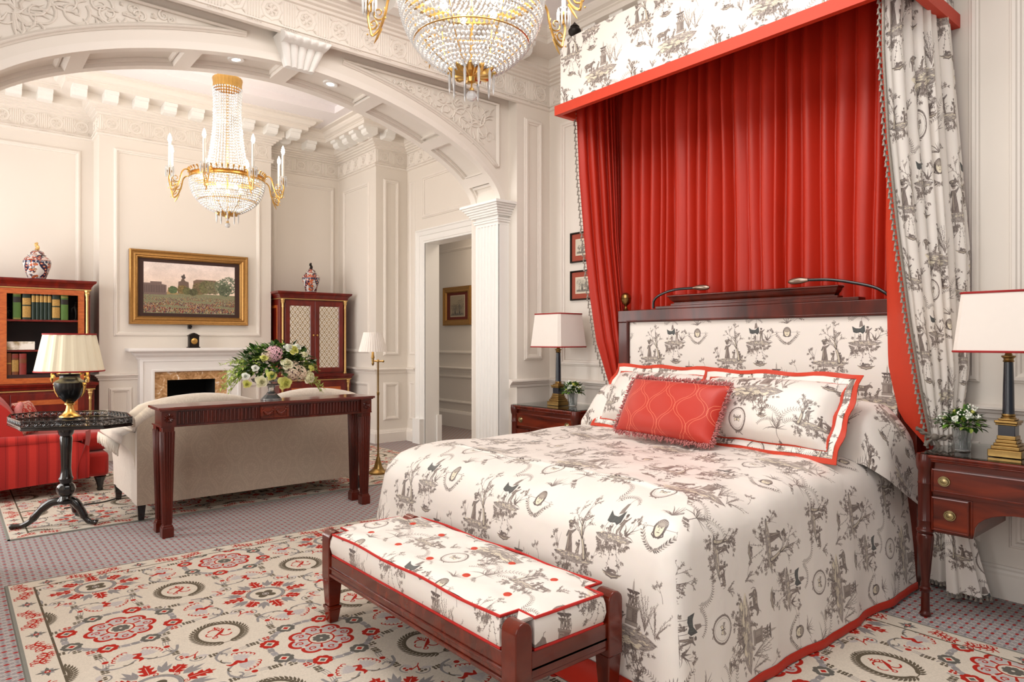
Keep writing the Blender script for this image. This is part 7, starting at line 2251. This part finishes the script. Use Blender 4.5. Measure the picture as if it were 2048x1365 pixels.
m = MB(); cordp = smoothpath([(.66, 5.95, .016), (.80, 5.98, .016), (.93, 6.0, .016), (1.05, 6.1, .016), (1.2, 6.25, .016)], 6); m.tube(cordp, .005, 6)
single('power_cord', m, MT['black'], 'thin black cord lying on the rug between tripod table and sofa', 'cord', (.9, 6.0, .012))

# ---------------------------------------------------------------- fireplace
fp = thing('fireplace', 'white chimneypiece with brown marble slips and a black hearth opening', 'fireplace', (2.08, YF, 0))
FX0, FX1 = 1.56, 2.60
m = MB()
for xa, xb in ((FX0, FX0 + .145), (FX1 - .145, FX1)):
    m.box(xa, xb, YF - .10, YF - .001, 0, .944)
m.box(FX0, FX1, YF - .10, YF - .001, .945, 1.06)
m.rectframe((FX0, YF - .10, -.5), (1, 0, 0), (0, 0, 1), (0, -1, 0), FX1 - FX0, 1.56, [(0, 0), (.0, .012), (.03, .016), (.035, .006), (.115, .004), (.12, .014), (.14, .012), (.145, 0)])
part('surround', m, MT['mantel'], fp, smooth=False)
m = MB(); m.sweep([(FX1, YF - .001), (FX1, YF - .10), (FX0, YF - .10), (FX0, YF - .001)][::-1], [(0, 1.05), (.015, 1.055), (.018, 1.075), (.05, 1.10), (.058, 1.12), (.085, 1.135), (.115, 1.14), (.12, 1.15), (.12, 1.172), (.0, 1.175)], side=1)
m.box(FX0 - .10, FX1 + .10, YF - .21, YF - .001, 1.15, 1.174)
part('mantelshelf', m, MT['mantel'], fp, smooth=False)
m = MB(); m.box(1.70, 1.832, YF - .075, YF - .001, 0, .95); m.box(2.328, 2.46, YF - .075, YF - .001, 0, .95); m.box(1.832, 2.328, YF - .075, YF - .001, .825, .95); part('marble_slips', m, MT['marble'], fp, smooth=False)
m = MB(); m.box(1.80, 2.36, YF + .32, YF + .33, 0, .9); m.box(1.82, 1.833, YF - .07, YF + .33, 0, .84); m.box(2.327, 2.34, YF - .07, YF + .33, 0, .84); m.box(1.82, 2.34, YF - .07, YF + .33, .822, .84); m.box(1.82, 2.34, YF - .07, YF + .33, .0, .012)
part('firebox', m, MT['firebox'], fp, smooth=False)

ck = thing('mantel_clock', 'small dark wooden clock with a round gold dial on the mantelshelf', 'clock', (2.075, YF - .17, 1.175))
cx, cy = 2.075, YF - .165
m = MB(); m.box(cx - .050, cx + .050, cy - .035, cy + .035, 1.184, 1.305); m.box(cx - .060, cx + .060, cy - .043, cy + .043, 1.175, 1.186); m.box(cx - .058, cx + .058, cy - .042, cy + .042, 1.303, 1.312)
m.prism([(-.052, 1.312), (.052, 1.312), (.03, 1.328), (0, 1.340), (-.03, 1.328)], lambda u, v, h: (cx + u, h, v), cy - .036, cy + .036)
part('case', m, MT['bronze'], ck, bevel=.001)
m = MB(); s0 = 0; m.lathe((0, 0, 0), [(.031, 0), (.033, .004), (.029, .006), (1e-4, .007)], 28); m.xform(Matrix.Translation((cx, cy - .035, 1.248)) @ Matrix.Rotation(R(90), 4, 'X')); dl = part('dial', m, MT['gilt'], ck)
m = MB(); m.tube([(cx, cy - .044, 1.248), (cx + .008, cy - .044, 1.262)], .0013, 4); m.tube([(cx, cy - .044, 1.248), (cx - .016, cy - .044, 1.250)], .0013, 4); part('hands', m, MT['black'], dl)

# painting over the mantel
framed('framed_painting', 'wide gilt framed painting of a crowd in a park over the fireplace', 'painting', (1.475, YF - .001, 1.430), (1, 0, 0), (0, -1, 0), 1.228, .800, .088, MT['frameold'], MT['mountbrown'], MT['painting'], .140,
       mw_b=.125, prof=[(0, 0), (0, .050), (.008, .058), (.020, .055), (.026, .045), (.040, .040), (.055, .046), (.066, .036), (.074, .038), (.088, .016)])
m = MB(); m.box(2.055, 2.085, YF - .05, YF - .002, 1.385, 1.432); m.box(2.05, 2.09, YF - .055, YF - .045, 1.40, 1.42)
single('picture_bracket', m, MT['black'], 'small black bracket under the middle of the gilt painting frame', 'bracket', (2.07, YF - .03, 1.40))

# ---------------------------------------------------------------- cabinets in the alcoves
def gilt_col(t, x, y, z0, z1, nm='gilt_column'):
    m = MB(); m.lathe((x, y, z0), [(.020, 0), (.020, .012), (.014, .018), (.013, .03), (.0115, z1 - z0 - .10), (.015, z1 - z0 - .09), (.012, z1 - z0 - .08), (.014, z1 - z0 - .055), (.022, z1 - z0 - .03), (.018, z1 - z0 - .022), (.024, z1 - z0 - .008), (.024, z1 - z0)], 14, wob=lambda a, z: 1 + .05 * math.cos(7 * a))
    part(nm, m, MT['giltwood'], t)
def cabinet_shell(t, x0, x1, yf, yb, open_top):
    """lower cupboard + upper stage"""
    zt = 1.845
    m = MB()
    m.box(x0 - .045, x1 + .045, yf - .055, yb, 0, .07); m.box(x0 - .03, x1 + .03, yf - .04, yb, .07, .80)
    m.sweep([(x1 + .03, yb), (x1 + .03, yf - .04), (x0 - .03, yf - .04), (x0 - .03, yb)][::-1], [(0, .78), (.012, .785), (.014, .80), (.03, .815), (.035, .835), (.02, .84), (-.02, .842)])
    m.box(x0 - .03, x1 + .03, yf - .04, yb, .80, .842)
    if open_top:
        m.box(x0, x0 + .03, yf, yb, .842, zt - .07); m.box(x1 - .03, x1, yf, yb, .842, zt - .07); m.box(x0, x1, yb - .02, yb, .842, zt - .07)
    else: m.box(x0, x1, yf + .012, yb, .842, zt - .07)
    m.box(x0, x1, yf, yb, zt - .075, zt - .002)
    m.sweep([(x1, yb), (x1, yf), (x0, yf), (x0, yb)][::-1], [(0, zt - .085), (.008, zt - .080), (.012, zt - .06), (.03, zt - .035), (.045, zt - .025), (.05, zt - .010), (.05, zt), (-.02, zt + .001)])
    part('case', m, MT['cabwood'], t, smooth=False)
    m = MB(); m.sweep([(x1, yb), (x1, yf), (x0, yf), (x0, yb)][::-1], [(0, zt - .094), (.010, zt - .092), (.010, zt - .084), (0, zt - .082)]); part('gilt_moulding', m, MT['giltwood'], t, smooth=False); m = MB(); m.sweep([(x1 + .03, yb), (x1 + .03, yf - .04), (x0 - .03, yf - .04), (x0 - .03, yb)][::-1], [(0, .766), (.008, .768), (.008, .778), (0, .78)])
    part('gilt_moulding', m, MT['giltwood'], t, smooth=False)
    # lower doors
    mid = (x0 + x1) / 2
    for xa, xb in ((x0 + .055, mid - .002), (mid + .002, x1 - .055)):
        m = MB(); m.box(xa, xb, yf - .056, yf - .038, .10, .745); d = part('lower_door', m, MT['cabwood'], t, bevel=.002)
        m = MB(); m.rectframe((xa + .055, yf - .0565, .155), (1, 0, 0), (0, 0, 1), (0, -1, 0), xb - xa - .11, .53, [(0, 0), (.001, .002), (.045, .002), (.046, 0)]); part('banding', m, MT['caborange'], d, smooth=False)
    for x in (x0 + .005, x1 - .005): gilt_col(t, x, yf - .045, .08, .768)
    for x in (x0 + .025, x1 - .025): gilt_col(t, x, yf - .002, .844, zt - .094)
# right cabinet
rc = thing('display_cabinet', 'red mahogany cabinet with two gilt lattice doors right of the fireplace', 'cabinet', (3.44, 8.2, 0))
CX0_, CX1_, CYF, CYB = 3.035, 3.885, 7.93, 8.41
cabinet_shell(rc, CX0_, CX1_, CYF, CYB, False)
mid = (CX0_ + CX1_) / 2
for k, (xa, xb) in enumerate(((CX0_ + .055, mid - .002), (mid + .002, CX1_ - .055))):
    m = MB(); W = xb - xa; z0, z1 = .862, 1.735
    m.rectframe((xa, CYF + .012, z0), (1, 0, 0), (0, 0, 1), (0, -1, 0), W, z1 - z0, [(0, 0), (0, .016), (.002, .018), (.052, .018), (.060, .010), (.060, 0)]); d = part('lattice_door', m, MT['cabwood'], rc, smooth=False)
    m = MB(); m.box(xa + .055, xb - .055, CYF + .004, CYF + .010, z0 + .055, z1 - .055); part('silk_panel', m, MT['silk'], d, smooth=False)
    m = MB(); X0_, X1_, Z0_, Z1_ = xa + .060, xb - .060, z0 + .060, z1 - .060; sp = .062; yy = CYF - .001
    import itertools
    def clip(px, pz, dx, dz):
        t0, t1 = -9, 9
        for p, dd, lo, hi in ((px, dx, X0_, X1_), (pz, dz, Z0_, Z1_)):
            a, b_ = (lo - p) / dd, (hi - p) / dd; t0 = max(t0, min(a, b_)); t1 = min(t1, max(a, b_))
        return (t0, t1) if t1 > t0 + .01 else None
    for i in range(-20, 24):
        for dz in (1.28, -1.28):
            px, pz = X0_ + .5 * sp, Z0_ + i * sp * 1.28; c = clip(px, pz, 1, dz)
            if c: m.tube([(px + c[0], yy, pz + c[0] * dz), (px + c[1], yy, pz + c[1] * dz)], .0032, 4)
    for i in range(0, 8):
        for j in range(0, 24):
            x = X0_ + (i + (j % 2) * .5) * sp; zz = Z0_ + j * sp * .64
            if X0_ + .005 < x < X1_ - .005 and Z0_ + .005 < zz < Z1_ - .005: m.octa((x, yy - .002, zz), .0080)
    o = part('gilt_lattice', m, MT['giltpaint'], d); 
    kx = (xb - .022) if k == 0 else (xa + .022)
    m = MB(); m.sphere((kx, CYF - .022, 1.32), .012, 12, 8); m.tube([(kx, CYF - .004, 1.32), (kx, CYF - .02, 1.32)], .005, 8); part('knob', m, MT['gilt'], d)
m = MB(); m.rectframe((CX0_ - .0005, CYB - .06, .92), (0, -1, 0), (0, 0, 1), (-1, 0, 0), .32, .76, [(0, 0), (.001, .002), (.03, .002), (.031, 0)]); part('side_banding', m, MT['caborange'], rc, smooth=False)
# left bookcase
lc = thing('bookcase', 'red mahogany bookcase with gilt columns and open shelves left of the fireplace', 'bookcase', (.55, 8.2, 0))
LX0, LX1, LYF, LYB = -.20, 1.095, 7.90, 8.41
cabinet_shell(lc, LX0, LX1, LYF, LYB, True)
m = MB()
m.rectframe((LX0 + .05, LYF + .002, .845), (1, 0, 0), (0, 0, 1), (0, -1, 0), .31 + .0, .905, [(0, 0), (0, .006), (.06, .006), (.062, -.01)])
m.rectframe((.375, LYF + .002, .845), (1, 0, 0), (0, 0, 1), (0, -1, 0), LX1 - .05 - .375, .905, [(0, 0), (0, .006), (.050, .006), (.052, -.012)])
part('orange_face_frame', m, MT['caborange'], lc, smooth=False)
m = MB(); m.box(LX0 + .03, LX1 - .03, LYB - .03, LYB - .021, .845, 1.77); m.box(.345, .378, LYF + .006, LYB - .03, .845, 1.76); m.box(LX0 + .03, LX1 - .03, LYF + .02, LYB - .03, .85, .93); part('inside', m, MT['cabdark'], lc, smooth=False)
for zz in (1.165, 1.455):
    m = MB(); m.box(.40, LX1 - .085, LYF + .015, LYB - .03, zz - .018, zz); part('shelf', m, MT['cabwood'], lc, bevel=.002)
def book(label, x, z, w, h, col, band=None, grp='green books on the top shelf of the bookcase', tilt=0, y=None, dp=.16):
    y = y or LYF + .035
    t = thing('book', label, 'book', (x + w / 2, y + dp / 2, z), grp)
    m = MB()
    pr = [(-w / 2, 0)] + [(-w / 2 * math.cos(PI * i / 8), -.010 * math.sin(PI * i / 8)) for i in range(1, 8)] + [(w / 2, 0), (w / 2, dp), (-w / 2, dp)]
    m.prism(pr, lambda u, v, hh: (x + w / 2 + u, y + v, hh), z, z + h); part('cover', m, col, t, smooth=30)
    if band:
        for (a, b_, mt_) in band:
            m = MB(); m.prism([(p[0] * 1.02, p[1] - .0008 if p[1] <= 0 else .0) for p in pr[:9]], lambda u, v, hh: (x + w / 2 + u, y + v, hh), z + h * a, z + h * b_); part('spine_label', m, mt_, t, smooth=30)
    return t
MT['bkgreen'] = plain('light_green_cloth', (.28, .40, .16), .6, noise=.1); MT['bkdark'] = plain('dark_green_cloth', (.09, .16, .12), .5, noise=.15)
MT['bkgold'] = plain('tooled_gold', (.66, .52, .28), .5, .3, noise=.5, nscale=90); MT['bkred'] = plain('red_leather', (.48, .15, .12), .5, noise=.25, nscale=40); MT['bkbrown'] = plain('brown_leather', (.42, .22, .10), .5, noise=.3, nscale=40); MT['bkblack'] = plain('black_label', (.12, .09, .07), .5)
zz = 1.455
book('light green book with a dark title label, leftmost on the top shelf', .475, zz, .062, .262, MT['bkgreen'], [(.62, .82, MT['bkblack']), (.90, .93, MT['bkgold']), (.03, .05, MT['bkgold'])])
book('tooled dark green book with gold spine beside the leftmost light green book', .547, zz, .066, .258, MT['bkdark'], [(.08, .50, MT['bkgold']), (.55, .80, MT['bkgold'])])
for i in range(5):
    book('thin dark green book with gold label on the top shelf, in a row of five', .619 + i * .0318, zz, .030, .248, MT['bkdark'], [(.68, .93, MT['bkgold'])])
book('tooled dark green book with a gold spine, right of the five thin books', .782, zz, .064, .250, MT['bkdark'], [(.08, .50, MT['bkgold']), (.55, .80, MT['bkgold'])])
book('light green book with a dark title label, rightmost on the top shelf', .853, zz, .062, .248, MT['bkgreen'], [(.62, .82, MT['bkblack']), (.90, .93, MT['bkgold'])])
book('brown leather book on the bottom shelf, nearest the bookcase divider', .420, .93, .043, .205, MT['bkbrown'], [(.5, .56, MT['bkgold'])], 'leather books on the bottom shelf')
book('brown tooled leather book in the middle of three on the bottom shelf', .466, .93, .052, .200, MT['bkbrown'], [(.15, .7, MT['bkgold']), (.8, .95, MT['bkred'])], 'leather books on the bottom shelf')
book('red leather book with tan labels, right one of three on the bottom shelf', .522, .93, .058, .200, MT['bkred'], [(.55, .75, MT['bkbrown'])], 'leather books on the bottom shelf')
m = MB(); m.box(.415, .645, LYF + .04, LYF + .16, 1.1655, 1.245); m.box(.412, .648, LYF + .037, LYF + .163, 1.225, 1.229)
def make_onyx():
    m_, nt, b = newmat('pale_onyx'); S(b, Roughness=.2)
    tc = N(nt, 'ShaderNodeTexCoord'); no = N(nt, 'ShaderNodeTexNoise'); no.inputs['Scale'].default_value = 12; no.inputs['Detail'].default_value = 5; cr = N(nt, 'ShaderNodeValToRGB')
    cr.color_ramp.elements[0].position = .38; cr.color_ramp.elements[0].color = lin((.62, .54, .38)); cr.color_ramp.elements[1].position = .56; cr.color_ramp.elements[1].color = lin((.93, .91, .87))
    nt.links.new(tc.outputs['Object'], no.inputs['Vector']); nt.links.new(no.outputs['Fac'], cr.inputs['Fac']); nt.links.new(cr.outputs['Color'], b.inputs['Base Color']); return m_
single('stone_box', m, make_onyx(), 'pale veined stone box on the middle shelf of the bookcase', 'box', (.53, LYF + .10, 1.1655), bevel=.002)
for lab, x, hgt, zz_ in (('low dark figurine at the left end of the top shelf, beside the books', .435, .12, 1.455), ('dark standing figurine at the right end of the top shelf', .985, .19, 1.455), ('small dark figurine on the middle shelf behind the pleated lamp shade', .79, .10, 1.1655)):
    m = MB(); y = LYF + .12
    m.lathe((x, y, zz_), [(.032, .0005), (.032, .012), (.02, .016)], 20)
    m.tube(smoothpath([(x, y, zz_ + .012), (x + .006, y, zz_ + hgt * .4), (x - .004, y, zz_ + hgt * .7), (x, y, zz_ + hgt * .88)], 4), [.010, .012, .014, .016, .018, .02, .02, .019, .018, .014, .010, .008, .008][:13], 10)
    m.sphere((x + .003, y, zz_ + hgt * .94), .013, 10, 8); m.tube([(x - .01, y, zz_ + hgt * .72), (x - .034, y - .01, zz_ + hgt * .6), (x - .03, y - .012, zz_ + hgt * .45)], [.008, .007, .005], 6); m.tube([(x + .01, y, zz_ + hgt * .72), (x + .034, y - .01, zz_ + hgt * .62), (x + .04, y - .02, zz_ + hgt * .8)], [.008, .007, .005], 6)
    single('figurine', m, MT['bronze'], lab, 'figurine', (x, y, zz_))

# ---------------------------------------------------------------- lidded jars
def jar(label, x, y, z, H, Rr, mat, fmat, prof):
    t = thing('lidded_jar', label, 'jar', (x, y, z), 'porcelain jars on the cabinets')
    m = MB(); m.lathe((x, y, z), [(r_ * Rr, h * H) for r_, h in prof], 48, uvs=True); part('jar_body', m, mat, t, smooth=True)
    L0 = prof[-1][1]
    m = MB(); m.lathe((x, y, z), [(.50 * Rr, (L0 - .005) * H), (.66 * Rr, L0 * H), (.66 * Rr, (L0 + .010) * H), (.50 * Rr, (L0 + .025) * H), (.52 * Rr, (L0 + .06) * H), (.46 * Rr, (L0 + .10) * H), (.30 * Rr, (L0 + .135) * H), (.14 * Rr, (L0 + .15) * H), (.08 * Rr, (L0 + .155) * H)], 40, uvs=True); ld = part('lid', m, mat, t)
    m = MB(); zf = z + (L0 + .15) * H
    m.tube(smoothpath([(x, y, zf), (x + .006, y, zf + .03), (x - .006, y, zf + .05), (x + .004, y, zf + .075)], 4), [.016, .018, .018, .017, .016, .015, .014, .015, .016, .015, .012, .010, .008][:13], 10)
    m.sphere((x - .010, y, zf + .062), .011, 8, 6); m.sphere((x, y, zf + .008), .02, 10, 6, sz=.5); part('lion_knob', m, fmat, ld)
    return t
PA = [(.56, 0), (.56, .012), (.62, .04), (.80, .20), (.96, .36), (1.0, .46), (.95, .54), (.80, .60), (.60, .645), (.54, .66)]
PB_ = [(.56, 0), (.60, .02), (.70, .18), (.88, .34), (1.0, .46), (.99, .54), (.88, .60), (.66, .65), (.58, .68)]
jar('orange and blue porcelain jar with a gilt lion knob on the bookcase', .672, 8.06, 1.847, .36, .118, MT['vaseA'], MT['giltwood'], PA)
jar('blue and white porcelain jar with a dark lion knob on the lattice cabinet', 3.475, 8.08, 1.847, .36, .108, MT['vaseB'], MT['bronze'], PB_)
# ---------------------------------------------------------------- camera, light
cam = bpy.data.cameras.new('camera'); co = bpy.data.objects.new('camera', cam); COL.objects.link(co)
co.location = (0, 0, 1.25); co.rotation_euler = (R(90), 0, -math.atan(1129 / 1355))
cam.sensor_width = 36; cam.lens = 36 * 1355 / 2048; cam.clip_start = .02; SC.camera = co
w = bpy.data.worlds.new('world'); SC.world = w; w.use_nodes = True
w.node_tree.nodes['Background'].inputs[0].default_value = (1.0, .985, .96, 1); w.node_tree.nodes['Background'].inputs[1].default_value = 0.27
def area(name, loc, rot, sx, sy, power, col=(1, 1, 1)):
    l = bpy.data.lights.new(name, 'AREA'); l.shape = 'RECTANGLE'; l.size = sx; l.size_y = sy; l.energy = power; l.color = col
    o = bpy.data.objects.new(name, l); COL.objects.link(o); o.location = loc; o.rotation_euler = rot; return o
for i, (a, b) in enumerate(WIN):
    area('window_daylight', (XL - .3, (a + b) / 2, 1.75), (0, R(-90), 0), 2.4, b - a, (26, 36, 66, 58)[i], (1, .985, .96))
area('added_ceiling_fill', (1.72, 1.8, CB - .02), (0, 0, 0), 1.7, 3.0, 66, (1, .97, .93))  # added overhead fill without a fixture, leaves the canopy inside in shade
area('added_corridor_fill', (5.2, 6.6, 2.88), (0, 0, 0), .5, 2.0, 10, (1, .86, .70))  # added warm fill that brightens the corridor, no fixture there
def bulb(name, loc, power, r=.04, col=(1, .88, .72)):
    l = bpy.data.lights.new(name, 'POINT'); l.energy = power; l.shadow_soft_size = r; l.color = col
    o = bpy.data.objects.new(name, l); COL.objects.link(o); o.location = loc; return o
try:
    for nm, loc, pw, r_, c_ in LAMPS: bulb(nm, loc, pw, r_, c_)
except NameError: pass
SC.view_settings.view_transform = 'Standard'; SC.view_settings.look = 'None'; SC.view_settings.gamma = 1; SC.view_settings.use_curve_mapping = False
SC.view_settings.exposure = 0.38
SC.cycles.max_bounces = 8; SC.cycles.diffuse_bounces = 5; SC.cycles.transmission_bounces = 6; SC.cycles.glossy_bounces = 4; SC.cycles.transparent_max_bounces = 12
SC.cycles.caustics_reflective = False; SC.cycles.caustics_refractive = False; SC.cycles.sample_clamp_indirect = 6
SC.cycles.use_denoising = True
